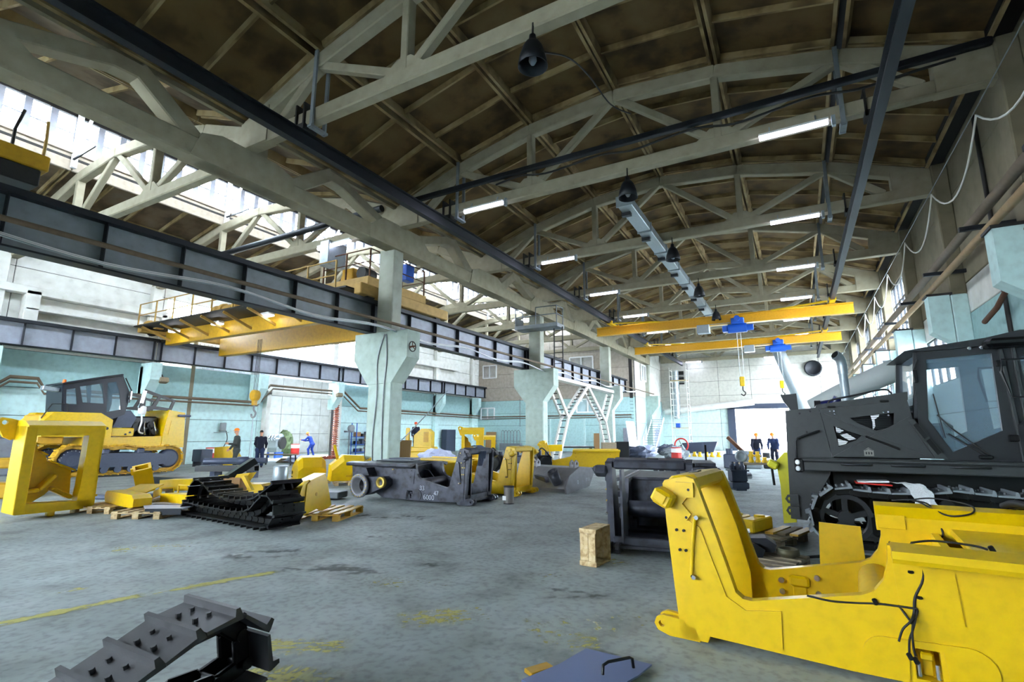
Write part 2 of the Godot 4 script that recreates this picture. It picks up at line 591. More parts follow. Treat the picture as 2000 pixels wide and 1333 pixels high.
	box(st, Vector3(-3.0, 4.32, ZB + 0.12), Vector3(6.2, 0.5, 0.3), Basis.IDENTITY, 0.02)
	box(st, Vector3(-0.35, 2.1, ZB + 0.12), Vector3(0.6, 4.2, 0.3), Basis.IDENTITY, 0.02)
	part("door_frame", st, M.slate, gate)
	# ---- the block of offices that closes the left aisle
	var wo = struct("wall_office")
	var OZ := -45.0
	wall_pieces(wo, false, OZ, 1.0, -29.0, -12.5, [[0.0, 0.9, M.office_teal], [0.9, 2.4, M.office_teal], [2.4, 3.6, M.office_teal], [3.6, 4.9, M.office_teal], [4.9, 6.2, M.office], [6.2, 7.6, M.office], [7.6, 9.2, M.office], [9.2, 12.2, M.office]], 8.25, 0.3)
	wall_pieces(wo, true, -12.6, 1.0, ZB, OZ, [[0.0, 2.6, M.office_teal], [2.6, 5.0, M.office_teal], [5.0, 8.4, M.white_wall], [8.4, 12.2, M.white_wall]], 5.5, 0.3)
	# courses of the blockwork, drawn by thin proud bands
	var cs = mb()
	for k in 15:
		box(cs, Vector3(-20.8, 0.45 + k * 0.3, OZ + 0.012), Vector3(16.4, 0.27, 0.03))
	part("block_course", cs, M.office_teal, wo).set_meta("kind", "stuff")
	for w in [[-28.4, 7.3, 1.6, 1.3], [-28.6, 3.1, 1.6, 1.1], [-18.6, 7.5, 2.3, 1.3], [-18.0, 3.6, 2.2, 1.2]]:
		window_unit("window_%d" % wi, Vector3(w[0], w[1], OZ + 0.1), Vector3(1, 0, 0), w[2], w[3], 2, 1, M.white, M.pane, 0.12)
		wi += 1
	window_unit("window_%d" % wi, Vector3(-12.5, 6.6, -47.6), Vector3(0, 0, -1), 1.6, 1.5, 2, 1, M.white, M.pane, 0.14)
	wi += 1
	var hatch = struct("door_2")
	st = mb()
	box(st, Vector3(-19.0, 1.5, OZ + 0.06), Vector3(3.4, 3.0, 0.1), Basis.IDENTITY, 0.02)
	part("door_leaf", st, M.office_teal, hatch)
	st = mb()
	for x in [-20.75, -17.25]: box(st, Vector3(x, 1.55, OZ + 0.1), Vector3(0.16, 3.1, 0.16))
	box(st, Vector3(-19.0, 3.1, OZ + 0.1), Vector3(3.7, 0.16, 0.16))
	part("door_frame", st, M.teal, hatch)
	# ---- wall behind the camera, with unseen windows added to light the foreground
	var wf = struct("wall_front")
	wall_pieces(wf, false, ZF, -1.0, WL, WR, [[0.0, 3.2, M.teal], [3.2, 5.6, M.white_wall], [5.6, 8.0, M.white_wall], [8.0, 12.2, M.sooty_wall]], 8.4, 0.3, [[-27.0, -14.0, 3.2, 8.0], [-11.5, -5.0, 3.2, 5.6]])
	window_unit("window_%d" % wi, Vector3(-27.0, 3.2, ZF + 0.1), Vector3(1, 0, 0), 13.0, 4.8, 8, 3, M.steel_dark, M.pane)
	wi += 1
	window_unit("window_%d" % wi, Vector3(-11.5, 3.2, ZF + 0.1), Vector3(1, 0, 0), 6.5, 2.4, 4, 2, M.steel_dark, M.pane)
	# ---- gateway in the left wall to the next shop
	build_gateway()
	build_columns()

func build_gateway():
	var gd = struct("door_3")
	var st = mb()
	for z in [-20.45, -26.15]: box(st, Vector3(-28.86, 2.1, z), Vector3(0.5, 4.2, 0.3), Basis.IDENTITY, 0.02)
	box(st, Vector3(-28.86, 4.15, -23.3), Vector3(0.5, 0.3, 6.0), Basis.IDENTITY, 0.02)
	part("door_frame", st, M.white_wall, gd)
	# broken brick jamb on the far side
	var bm = mb()
	box(bm, Vector3.ZERO, Vector3(0.24, 0.062, 0.12), Basis.IDENTITY, 0.006)
	var bmesh = mesh_of(bm)
	var reds = [M.brick, paint(Color(0.70, 0.38, 0.27), 0.9), paint(Color(0.55, 0.25, 0.18), 0.9)]
	for r in 52:
		for q in 2:
			var dz = rng.randf_range(-0.03, 0.03)
			inst("brick", bmesh, reds[rng.randi() % 3], gd, Transform3D(Basis(Vector3.UP, PI * 0.5), Vector3(-28.62 + q * 0.13 - 0.06, 0.045 + r * 0.074, -25.82 + dz + (0.06 if r % 2 else -0.05))))
	# next shop behind the opening: pale tiled walls under its own daylight
	var room = struct("wall_beyond")
	wall_pieces(room, true, -37.5, 1.0, -36.0, -16.0, [[0.0, 1.6, M.white_wall], [1.6, 3.2, M.white_wall], [3.2, 4.8, M.white_wall], [4.8, 7.0, M.white_wall]], 2.0, 0.2)
	wall_pieces(room, false, -33.0, 1.0, -37.5, -29.4, [[0.0, 3.5, M.white_wall], [3.5, 7.0, M.white_wall]], 4.0, 0.2)
	st = mb()
	box(st, Vector3(-33.3, -0.2, -24.5), Vector3(8.6, 0.4, 23.0))
	part("floor_slab", st, M.concrete, room)
	st = mb()
	box(st, Vector3(-34.4, 7.1, -24.5), Vector3(6.4, 0.2, 23.0))
	box(st, Vector3(-33.3, 3.5, -15.9), Vector3(8.6, 7.2, 0.2))
	box(st, Vector3(-29.6, 7.1, -17.5), Vector3(1.6, 0.2, 6.0))
	part("roof_slab", st, M.sooty_wall, room)  # unseen roof added to dim this shop, a strip left open

func build_columns():
	# the row of columns between the aisles
	var names = ["nearest concrete column between the aisles with double corbel", "second concrete column between the aisles beside the steel ladder platform", "third concrete column between the aisles at the far end of the lattice brace", "last concrete column between the aisles by the white stairs"]
	for k in 5:
		var z = -13.5 - 12.0 * k + (24.0 if k == 4 else 0.0)
		if k == 4: z = -1.5
		var lab = "concrete column between the aisles, out of sight beside the camera" if k == 4 else names[k]
		var c = thing("concrete_column", lab, "column", Vector3(-12.6, 0, z), 0, "columns between the aisles")
		var st = mb()
		box(st, Vector3(0, 2.6, 0), Vector3(1.1, 5.2, 0.6), Basis.IDENTITY, 0.04)
		part("shaft", st, M.column, c)
		st = mb()
		var out = v2([-0.55, 3.35, -1.25, 4.25, -1.25, 5.2, 1.2, 5.2, 1.2, 4.25, 0.55, 3.4])
		plate(st, out, 0.66, XF(Vector3(0, 0, -0.33), Vector3.RIGHT, Vector3.UP, Vector3.BACK))
		part("corbel", st, M.column, c)
		st = mb()
		box(st, Vector3(0.02, 6.75, 0), Vector3(0.72, 3.1, 0.5), Basis.IDENTITY, 0.03)
		part("upper_shaft", st, M.concrete, c)
	# pilasters of the right wall with their brackets
	for k in 9:
		var z = -1.5 - 6.0 * k
		var side = ["out of sight beside the camera", "high above the cab roof near the picture edge", "above the cab of the dark bulldozer", "behind the exhaust pipe of the dark bulldozer", "beside the first bright window", "beside the second bright window", "beside the third bright window", "beside the fourth bright window", "in the far corner of the right wall"][k]
		var c = thing("wall_pilaster", "pilaster with teal bracket on right wall, " + side, "pilaster", Vector3(WR - 0.2, 0, z - 0.0), 0, "pilasters of the right wall")
		var st = mb()
		box(st, Vector3(0.02, 7.9, 0), Vector3(0.4, 4.2, 0.55), Basis.IDENTITY, 0.03)
		part("upper_shaft", st, M.sooty_wall, c)
		st = mb()
		box(st, Vector3(0.02, 2.9, 0), Vector3(0.4, 5.8, 0.55), Basis.IDENTITY, 0.03)
		part("lower_shaft", st, M.teal, c)
		if k > 0:
			st = mb()
			plate(st, v2([-0.2, 4.3, -0.72, 4.7, -0.72, 5.8, -0.2, 5.8]), 0.5, XF(Vector3(0, 0, -0.25), Vector3.RIGHT, Vector3.UP, Vector3.BACK))
			part("bracket", st, M.teal, c)
			st = mb()
			box(st, Vector3(-0.45, 5.83, 0), Vector3(0.62, 0.06, 0.6))
			part("bearing_plate", st, M.iron, c)
	for k in 8:
		var z = -1.5 - 6.0 * k
		var side = ["out of sight beside the camera", "at the left picture edge", "behind the raised hood of the yellow bulldozer", "near side of the gateway", "far side of the gateway", "behind the nearest concrete column", "beside the brick gable, second from the corner", "in the corner next to the office block"][k]
		var c = thing("wall_pilaster", "teal pilaster with corbel on the left wall " + side, "pilaster", Vector3(WL + 0.2, 0, z), 0, "pilasters of the left wall")
		var st = mb()
		if k != 3 and k != 4:
			box(st, Vector3(0, 2.5, 0), Vector3(0.4, 5.0, 0.5), Basis.IDENTITY, 0.03)
			part("shaft", st, M.teal, c)
		st = mb()
		plate(st, v2([-0.1, 3.3, 0.2, 3.3, 0.95, 4.3, 0.95, 5.14, -0.1, 5.14]), 0.5, XF(Vector3(0, 0, -0.25), Vector3.RIGHT, Vector3.UP, Vector3.BACK))
		part("corbel", st, M.teal, c)
		st = mb()
		box(st, Vector3(0, 7.2, 0), Vector3(0.36, 4.0, 0.45), Basis.IDENTITY, 0.03)
		part("upper_shaft", st, M.white_wall, c)

# ================================================================ roof
const DROP := [11.83, 11.58, 10.93, 9.92]

func chord_y(d: float, sp: float) -> float:
	var q = abs(d) / sp
	var i = int(min(floor(q), 2))
	return lerp(DROP[i], DROP[i + 1], q - i)

func build_truss(label: String, cx: float, sp: float, z: float, proto: Node3D) -> Node3D:
	if proto: return copy(proto, label, Vector3(cx, 0, z))
	var o = thing("roof_truss", label, "roof truss", Vector3(cx, 0, z), 0, "bowed concrete trusses")
	var st = mb()
	var hw = sp * 3.0
	box(st, Vector3(0, 9.27, 0), Vector3(hw * 2.0, 0.36, 0.28), Basis.IDENTITY, 0.03)
	part("bottom_chord", st, M.truss, o)
	st = mb()
	for s in [-1, 1]:
		for i in 3:
			var a = Vector3(s * sp * i, DROP[i] - 0.2, 0)
			var b = Vector3(s * sp * (i + 1), DROP[i + 1] - 0.2, 0)
			bar(st, a, b + (b - a).normalized() * 0.03, 0.28, 0.4, Vector3.UP, 0.03)
	part("top_chord", st, M.truss, o)
	for s in [-1, 1]:
		st = mb()
		bar(st, Vector3(s * sp, 9.3, 0), Vector3(s * sp, DROP[1] - 0.3, 0), 0.2, 0.26, Vector3.BACK, 0.02)
		part("post", st, M.truss, o)
		st = mb()
		bar(st, Vector3(s * 0.1, DROP[0] - 0.3, 0), Vector3(s * (sp - 0.12), 9.42, 0), 0.2, 0.2, Vector3.UP, 0.02)
		part("diagonal", st, M.truss, o)
		st = mb()
		bar(st, Vector3(s * (sp * 2.0 - 0.05), DROP[2] - 0.3, 0), Vector3(s * (sp + 0.15), 9.42, 0), 0.2, 0.2, Vector3.UP, 0.02)
		part("diagonal", st, M.truss, o)
		st = mb()
		bar(st, Vector3(s * (sp * 2.0 + 0.05), DROP[2] - 0.3, 0), Vector3(s * (sp * 2.0 + 1.5), 9.42, 0), 0.2, 0.24, Vector3.UP, 0.02)
		part("diagonal", st, M.truss, o)
		st = mb()
		plate(st, v2([s * (hw - 1.1), 9.1, s * hw, 9.1, s * hw, 9.85, s * (hw - 1.1), 10.1]), 0.34, XF(Vector3(0, 0, -0.17), Vector3.RIGHT, Vector3.UP, Vector3.BACK))
		part("end_block", st, M.truss, o)
		# gussets at the nodes
		st = mb()
		plate(st, v2([s * (sp - 0.55), 9.44, s * (sp - 0.2), 9.72, s * (sp + 0.2), 9.72, s * (sp + 0.55), 9.44]), 0.24, XF(Vector3(0, 0, -0.12), Vector3.RIGHT, Vector3.UP, Vector3.BACK))
		part("node_block", st, M.truss, o)
	return o

func slab_mesh(w: float) -> ArrayMesh:
	var st = mb()
	box(st, Vector3(0, 0.32, 0), Vector3(w - 0.01, 0.04, 5.97))
	return mesh_of(st)

func rib_mesh(w: float) -> ArrayMesh:
	var st = mb()
	for s in [-1, 1]:
		var x = s * (w * 0.5 - 0.058)
		plate(st, v2([x - 0.055, 0.3, x - 0.04, 0.0, x + 0.04, 0.0, x + 0.055, 0.3]), 5.97, XF(Vector3(0, 0, -2.985), Vector3.RIGHT, Vector3.UP, Vector3.BACK))
	for k in 5:
		var z = -2.93 + 5.86 * k / 4.0
		plate(st, v2([z - 0.05, 0.3, z - 0.03, 0.14, z + 0.03, 0.14, z + 0.05, 0.3]), w - 0.24, XF(Vector3(-(w * 0.5 - 0.12), 0, 0), Vector3.BACK, Vector3.UP, Vector3.RIGHT))
	return mesh_of(st)

func build_roof():
	var ce = struct("ceiling")
	# trusses of both aisles
	var ordn = ["nearest, half out of the picture top", "carrying the first two lit tubes", "second with lit tubes", "third with lit tubes", "fourth with lit tubes", "fifth with lit tubes", "sixth with lit tubes", "far, behind the yellow crane girders", "farthest, against the back wall"]
	var proto: Node3D = null
	for k in 9:
		var o = build_truss("bowed concrete roof truss of the right aisle, " + ordn[k], -4.0, 2.8, -7.5 - 6.0 * k, proto)
		if k == 0: proto = o
	build_truss("bowed concrete roof truss of the right aisle, overhead and out of sight", -4.0, 2.8, -1.5, proto)
	var ordl = ["nearest, below the brightest lantern panes", "ending at the nearest concrete column", "second beyond the nearest concrete column", "ending at the second concrete column", "second beyond the second column", "ending at the third concrete column", "far, over the office block front"]
	for k in 7:
		build_truss("pale bowed truss of the left aisle under the skylight, " + ordl[k], -20.6, 2.75, -7.5 - 6.0 * k - (0.35 if k == 0 else 0.0), proto)
	build_truss("pale bowed truss of the left aisle, out of sight beside the camera", -20.6, 2.75, -1.5, proto)
	# ribbed slabs
	var sl = slab_mesh(2.8)
	var rb = rib_mesh(2.8)
	for b in 12:
		var z = 7.5 - 6.0 * b
		for i in 6:
			var d0 = (i - 3) * 2.8
			var y0 = chord_y(d0, 2.8)
			var y1 = chord_y(d0 + 2.8, 2.8)
			var x = Vector3(2.8, y1 - y0, 0).normalized()
			var bs = Basis(x, Vector3.BACK.cross(x), Vector3.BACK)
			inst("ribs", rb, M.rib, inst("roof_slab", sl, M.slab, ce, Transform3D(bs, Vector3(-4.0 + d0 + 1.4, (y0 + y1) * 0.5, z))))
	for b in 9:
		var z = 7.5 - 6.0 * b
		for i in [0, 1, 4, 5]:
			var d0 = (i - 3) * 2.75
			var y0 = chord_y(d0, 2.75)
			var y1 = chord_y(d0 + 2.75, 2.75)
			var x = Vector3(2.75, y1 - y0, 0).normalized()
			var bs = Basis(x, Vector3.BACK.cross(x), Vector3.BACK)
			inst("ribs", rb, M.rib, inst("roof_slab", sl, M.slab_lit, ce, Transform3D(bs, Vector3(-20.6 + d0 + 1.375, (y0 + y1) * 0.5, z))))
		for i in 2:   # the roof of the lantern
			var sx = -1 if i == 0 else 1
			var x = Vector3(2.9, -sx * 0.22, 0).normalized()
			var bs = Basis(x, Vector3.BACK.cross(x), Vector3.BACK)
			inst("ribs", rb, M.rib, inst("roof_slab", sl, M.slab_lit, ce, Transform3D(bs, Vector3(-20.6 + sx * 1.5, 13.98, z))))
	# covering above the slabs keeps the joints dark
	var st = mb()
	for i in 6:
		var d0 = (i - 3) * 2.8
		bar(st, Vector3(-4.0 + d0, chord_y(d0, 2.8) + 0.42, -22), Vector3(-4.0 + d0 + 2.8, chord_y(d0 + 2.8, 2.8) + 0.42, -22), 69.0, 0.12)
	box(st, Vector3(-12.4, 10.25, -22), Vector3(0.9, 0.2, 69))
	box(st, Vector3(4.7, 10.25, -22), Vector3(0.9, 0.2, 69))
	for i in [0, 1, 4, 5]:
		var d0 = (i - 3) * 2.75
		bar(st, Vector3(-20.6 + d0, chord_y(d0, 2.75) + 0.42, -22), Vector3(-20.6 + d0 + 2.75, chord_y(d0 + 2.75, 2.75) + 0.42, -22), 69.0, 0.12)
	box(st, Vector3(-29.0, 10.4, -22), Vector3(0.9, 0.2, 69))
	for s in [-1, 1]: bar(st, Vector3(-20.6, 14.52, -22), Vector3(-20.6 + s * 3.2, 14.26, -22), 69.0, 0.12)
	part("roofing", st, M.iron, ce)
	# gutter between the aisles and gables of the left aisle
	st = mb()
	box(st, Vector3(-20.6, 12.9, ZF + 0.1), Vector3(6.2, 3.2, 0.2))
	box(st, Vector3(-20.6, 12.9, -46.6), Vector3(6.2, 3.2, 0.2))
	box(st, Vector3(-20.6, 11.9, -51), Vector3(6.2, 0.2, 10.0))
	part("lantern_gable", st, M.white_wall, ce)
	# curbs of the lantern
	for s in [-1, 1]:
		for b in 9:
			st = mb()
			box(st, Vector3(-20.6 + s * 2.82, 11.86, 7.5 - 6.0 * b), Vector3(0.12, 0.7, 5.97), Basis.IDENTITY, 0.02)
			box(st, Vector3(-20.6 + s * 2.74, 12.2, 7.5 - 6.0 * b), Vector3(0.22, 0.08, 5.97))
			part("curb_panel", st, M.curb, ce)
			st = mb()
			box(st, Vector3(-20.6 + s * 2.82, 13.95, 7.5 - 6.0 * b), Vector3(0.16, 0.5, 5.97))
			part("fascia", st, M.iron, ce)
	# glazing of the lantern
	var frames = mb()
	var pm = mb()
	box(pm, Vector3.ZERO, Vector3(0.008, 1.46, 0.54))
	var pmesh = mesh_of(pm)
	var fm = mb()
	box(fm, Vector3(0, 0, 0), Vector3(0.1, 1.56, 0.22))
	var fmesh = mesh_of(fm)
	for s in [-1, 1]:
		var win = struct("window_lantern_%d" % (1 if s < 0 else 2))
		var rails = mb()
		for yy in [12.24, 13.0, 13.74]: box(rails, Vector3(-20.6 + s * 2.82, yy, -19.5), Vector3(0.08, 0.07 if yy != 13.0 else 0.045, 54))
		part("rail", rails, M.steel_pale, win)
		for b in 9:
			for q in 8:
				var z = 10.5 - 6.0 * b - 0.75 * q
				inst("mullion", fmesh, M.steel_pale, win, Transform3D(Basis.IDENTITY, Vector3(-20.6 + s * 2.82, 12.98, z)))
				inst("pane", pmesh, M.pane, win, Transform3D(Basis.IDENTITY, Vector3(-20.6 + s * 2.82, 12.98, z - 0.375)))
	# steel frames that carry the lantern
	for k in 8:
		var z = -1.5 - 6.0 * k
		var fr = thing("skylight_support", "white steel frame of the skylight over the left aisle, " + ["out of sight beside the camera", "nearest, over the first pale truss", "second from the camera", "third from the camera", "fourth from the camera", "fifth from the camera", "sixth from the camera", "farthest, next to the office block"][k], "skylight support", Vector3(-20.6, 0, z), 0, "skylight frames")
		for s in [-1, 1]:
			st = mb()
			box(st, Vector3(s * 2.66, 12.75, 0), Vector3(0.16, 2.3, 0.16))
			part("post", st, M.white, fr)
			st = mb()
			bar(st, Vector3(s * 2.6, 12.1, 0), Vector3(s * 1.2, 13.9, 0), 0.09, 0.09)
			part("strut", st, M.white, fr)
			st = mb()
			bar(st, Vector3(s * 2.6, 11.9, 0.05), Vector3(s * 0.9, 11.95, 0.05), 0.06, 0.06)
			part("tie", st, M.steel_dark, fr)
		st = mb()
		bar(st, Vector3(-2.7, 13.78, 0), Vector3(2.7, 13.78, 0), 0.12, 0.16)
		part("beam", st, M.white, fr)
	build_subtrusses()

func build_subtrusses():
	var lab = ["long concrete girder on the columns carrying roof trusses, upper left corner", "long concrete girder from the nearest to the second column", "long concrete girder from the second to the third column", "long concrete girder from the third to the last column"]
	var proto: Node3D = null
	for k in 4:
		var zc = -7.5 - 12.0 * k
		if proto:
			copy(proto, lab[k], Vector3(-12.38, 0, zc))
			continue
		var o = thing("eaves_girder", lab[k], "girder", Vector3(-12.38, 0, zc), 0, "girders between the aisles")
		proto = o
		var st = mb()
		box(st, Vector3(0, 8.5, 0), Vector3(0.52, 0.52, 11.98), Basis.IDENTITY, 0.04)
		part("bottom_chord", st, M.truss, o)
		for s in [-1, 1]:
			st = mb()
			bar(st, Vector3(0, 8.95, s * 5.2), Vector3(0, 9.62, s * 3.2), 0.42, 0.34, Vector3.UP, 0.03)
			bar(st, Vector3(0, 9.62, s * 3.3), Vector3(0, 9.66, s * 2.55), 0.42, 0.36, Vector3.UP, 0.03)
			part("upper_chord", st, M.truss, o)
			st = mb()
			bar(st, Vector3(0, 9.75, s * 2.75), Vector3(0, 8.6, s * 1.2), 0.42, 0.42, Vector3.UP, 0.03)
			part("diagonal", st, M.truss, o)
			st = mb()
			plate(st, v2([s * 6.0, 8.24, s * 6.0, 9.15, s * 5.0, 9.15, s * 4.4, 8.7, s * 4.4, 8.24]), 0.54, XF(Vector3(-0.27, 0, 0), Vector3.BACK, Vector3.UP, Vector3.RIGHT))
			part("end_block", st, M.truss, o)
		st = mb()
		plate(st, v2([-1.5, 8.24, 1.5, 8.24, 1.3, 8.9, 0.8, 9.08, -0.8, 9.08, -1.3, 8.9]), 0.56, XF(Vector3(-0.28, 0, 0), Vector3.BACK, Vector3.UP, Vector3.RIGHT))
		part("centre_block", st, M.truss, o)
	# wall strip above the girders that closes the roof valley
	var v = struct("wall_valley")
	var st = mb()
	box(st, Vector3(-12.38, 10.05, -22), Vector3(0.12, 0.4, 69))
	part("strip", st, M.sooty_wall, v)

# ================================================================ crane girders, rails, cranes, pipes
func plate_girder(called: String, label: String, x: float, z0: float, z1: float, web: Material, flange: Material, y0: float, y1: float, face: float, pitch: float):
	var o = thing(called, label, "crane girder", Vector3(x, 0, (z0 + z1) * 0.5), 0, "crane runway girders")
	var L = abs(z1 - z0) - 0.06
	var st = mb()
	box(st, Vector3(0, (y0 + y1) * 0.5, 0), Vector3(0.03, y1 - y0 - 0.1, L))
	part("web", st, web, o)
	st = mb()
	box(st, Vector3(0, y0 + 0.02, 0), Vector3(0.4, 0.04, L), Basis.IDENTITY, 0.008)
	part("bottom_flange", st, flange, o)
	st = mb()
	box(st, Vector3(0, y1 - 0.06, 0), Vector3(0.5, 0.05, L), Basis.IDENTITY, 0.008)
	box(st, Vector3(face * 0.26, y1 - 0.03, 0), Vector3(0.03, 0.14, L))
	part("top_flange", st, flange, o)
	st = mb()
	box(st, Vector3(0, y1 + 0.02, 0), Vector3(0.12, 0.08, L))
	part("crane_rail", st, M.iron, o)
	var n = int(L / pitch)
	var sm = mb()
	box(sm, Vector3.ZERO, Vector3(0.17, y1 - y0 - 0.12, 0.022))
	var mesh = mesh_of(sm)
	for i in n + 1:
		for s in [-1, 1]:
			inst("stiffener", mesh, flange, o, Transform3D(Basis.IDENTITY, Vector3(s * 0.1, (y0 + y1) * 0.5 - 0.02, -L * 0.5 + 0.15 + (L - 0.3) * i / n)))
	return o

func ibeam(st, a: Vector3, b: Vector3, w: float, h: float, tw: float, tf: float):
	bar(st, a, b, tw, h)
	bar(st, a + Vector3(0, h * 0.5, 0), b + Vector3(0, h * 0.5, 0), w, tf)
	bar(st, a - Vector3(0, h * 0.5, 0), b - Vector3(0, h * 0.5, 0), w, tf)

func build_steel():
	# girders of the left aisle: on the column corbels and along the wall
	for k in 4:
		var z0 = -1.5 - 12.0 * k
		var z1 = z0 - 12.0
		if k == 3: z1 = -44.8
		plate_girder("crane_girder", ["dark steel plate girder crossing the picture above the yellow bulldozer", "grey steel plate girder from the nearest to the second column", "grey steel plate girder from the second to the third column", "pale steel plate girder beyond the third column"][k], -13.3, z0, z1, M.steel if k < 1 else M.steel_pale, M.steel_dark, 5.24, 6.4, 1.0, 1.5)
		plate_girder("crane_girder", ["pale steel plate girder along the left wall, at the picture edge", "pale steel plate girder along the left wall, below the crane bridge", "pale steel plate girder along the left wall, seen right of the nearest column", "pale steel plate girder along the left wall, ending at the office block"][k], -28.1, z0, z1, M.steel_pale, M.steel_dark, 5.24, 6.3, 1.0, 1.5)
	# pipe and cable bundle along the girder
	var pp = mb()
	for k in 2:
		var a = Vector3(-11.75, 5.36, -1.0 - 24.0 * k)
		tube(pp, [a, a + Vector3(0, 0, -12), a + Vector3(0, 0, -24)], 0.055, 8)
	solo("service_pipe", pp, M.pipe, "brown service pipe running along the column corbels below the steel girder", "pipe")
	for q in 4:
		var cb = mb()
		var pts = []
		for k in 17:
			var z = -2.0 - 2.6 * k
			pts.append(Vector3(-11.9 - q * 0.05, 5.12 + 0.03 * q + (0.06 if k % 2 == 0 else -0.12), z))
		tube(cb, curve(pts, 5), 0.018 + 0.006 * (q % 2), 6)
		solo("slung_cable", cb, M.white if q % 2 else M.zinc, "pale slung cable in the bundle under the crane girder, " + ["outermost strand", "second strand", "third strand", "innermost strand"][q], "cable", "cables slung below the crane girder")
	# two hanging rails of the single-girder cranes
	for r in [[-10.0, "blue-black steel hanging rail above the columns side of the right aisle"], [2.15, "blue-black steel hanging rail above the right wall side of the right aisle"]]:
		var o = thing("crane_rail", r[1], "crane rail", Vector3(r[0], 0, 0), 0, "hanging crane rails")
		var st = mb()
		ibeam(st, Vector3(0, 8.78, 3), Vector3(0, 8.78, -54.5), 0.2, 0.34, 0.03, 0.035)
		part("beam", st, M.steel_dark, o)
		for k in 9:
			var z = -1.5 - 6.0 * k
			st = mb()
			box(st, Vector3(0, 9.03, z), Vector3(0.34, 0.14, 0.4))
			for s in [-1, 1]: box(st, Vector3(0.14 * s, 9.3, z), Vector3(0.05, 0.7, 0.4))
			part("hanger_bracket", st, M.iron, o)
	# steel channels clamped to the truss nodes
	for k in 8:
		var z = -7.5 - 6.0 * k
		for s in [-1, 1]:
			var o = thing("hanger_channel", "pair of steel channels clamped to truss " + ["one", "two", "three", "four", "five", "six", "seven", "eight"][k] + (" from the camera, columns side" if s < 0 else " from the camera, right wall side"), "steel channel", Vector3(-4.0 + s * 5.55, 0, z), 0, "steel channels on the trusses")
			for q in [-1, 1]:
				var st = mb()
				box(st, Vector3(0, 9.9, q * 0.19), Vector3(0.1, 2.1, 0.05))
				part("channel", st, M.steel, o)
			var st2 = mb()
			box(st2, Vector3(0, 8.9, 0), Vector3(0.14, 0.06, 0.5))
			part("cross_plate", st2, M.steel, o)
	# dark beam lying on truss two, with its cable bundle
	var st = mb()
	var db = mb()
	bar(db, Vector3(-11.6, 9.92, -13.22), Vector3(4.3, 9.92, -13.22), 0.16, 0.17, Vector3.UP, 0.02)
	solo("cross_beam", db, M.steel_dark, "dark steel beam lying across the truss that carries the first two tubes", "beam")
	var wv = mb()
	var wp = []
	for k in 14: wp.append(Vector3(-8.0 + 0.9 * k, 9.72 + 0.08 * sin(k * 2.1), -13.3 + 0.03 * sin(k * 1.3)))
	tube(wv, curve(wp, 4), 0.03, 6)
	solo("cable_bundle", wv, M.iron, "dark cable bundle sagging under the cross beam on the truss", "cable")
	st = mb()
	tube(st, [Vector3(-25.0, 9.86, -13.2), Vector3(-12.9, 9.95, -13.2)], 0.13, 10)
	solo("cross_pipe", st, M.steel_dark, "dark pipe lying across the pale left truss under the skylight", "pipe")
	# overhead single-girder cranes
	overhead_crane(-31.6, "yellow overhead crane girder with blue hoist, nearer of the two", -2.55, 3.1)
	overhead_crane(-40.6, "yellow overhead crane girder with blue hoist, farther and lower in view", -0.74, 2.6)
	bridge_crane()
	# right wall pipes
	st = mb()
	tube(st, [Vector3(4.0, 6.55, 2), Vector3(4.0, 6.6, -20), Vector3(4.0, 6.75, -54)], 0.11, 10)
	solo("wall_pipe", st, M.pipe, "thick grey-brown pipe along the right wall, upper one", "pipe")
	st = mb()
	tube(st, [Vector3(3.85, 5.95, 2), Vector3(3.85, 5.95, -20), Vector3(3.85, 6.1, -54)], 0.085, 10)
	solo("wall_pipe", st, M.pipe_tan, "tan pipe along the right wall just above the brackets", "pipe")
	for k in 7:
		var z = -11.0 - 4.0 * k
		st = mb()
		bar(st, Vector3(4.72, 6.42, z), Vector3(3.7, 6.42, z), 0.1, 0.1)
		solo("pipe_support", st, M.steel_dark, "steel arm under the thick wall pipe, " + ["first", "second", "third", "fourth", "fifth", "sixth", "seventh"][k] + " along the right wall", "bracket", "pipe supports on the right wall")
	# drain stack and slanting pipe on the right wall
	st = mb()
	tube(st, [Vector3(4.64, 9.8, -16.2), Vector3(4.64, 3.2, -16.2)], 0.05, 8)
	solo("drain_pipe", st, M.iron, "black vertical drain pipe on the right wall between two pilasters", "pipe")
	st = mb()
	tube(st, [Vector3(4.3, 5.9, -13.0), Vector3(4.3, 5.15, -13.9), Vector3(4.3, 4.6, -15.6), Vector3(4.3, 4.45, -16.6)], 0.06, 8)
	solo("drain_pipe", st, M.rust, "rusty slanting pipe on the teal right wall above the cab", "pipe")
	# looping pale cable on a wire along the right wall
	st = mb()
	tube(st, [Vector3(3.9, 8.55, 0), Vector3(3.9, 8.5, -54)], 0.012, 5)
	solo("catenary_wire", st, M.steel, "taut wire under the right end of the trusses", "wire")
	for k in 8:
		var z = -5.0 - 4.3 * k
		st = mb()
		tube(st, sag(Vector3(3.95, 8.52, z), Vector3(3.95, 8.5, z - 4.3), 0.95, 12), 0.022, 6)
		solo("festoon_cable", st, M.white_wall, "pale cable loop hanging from the wire by the right wall, " + ["first", "second", "third", "fourth", "fifth", "sixth", "seventh", "eighth"][k] + " from the camera", "cable", "cable loops at the right wall")
	# conduits along the left wall
	st = mb()
	tube(st, [Vector3(-28.55, 3.7, 2), Vector3(-28.55, 3.7, -8.0), Vector3(-28.5, 3.98, -8.3), Vector3(-28.5, 3.98, -9.2), Vector3(-28.55, 3.55, -9.5), Vector3(-28.55, 3.5, -19.4), Vector3(-28.55, 4.6, -20.4), Vector3(-28.55, 4.6, -26.4), Vector3(-28.55, 3.5, -28.0), Vector3(-28.55, 3.4, -44.6)], 0.075, 8)
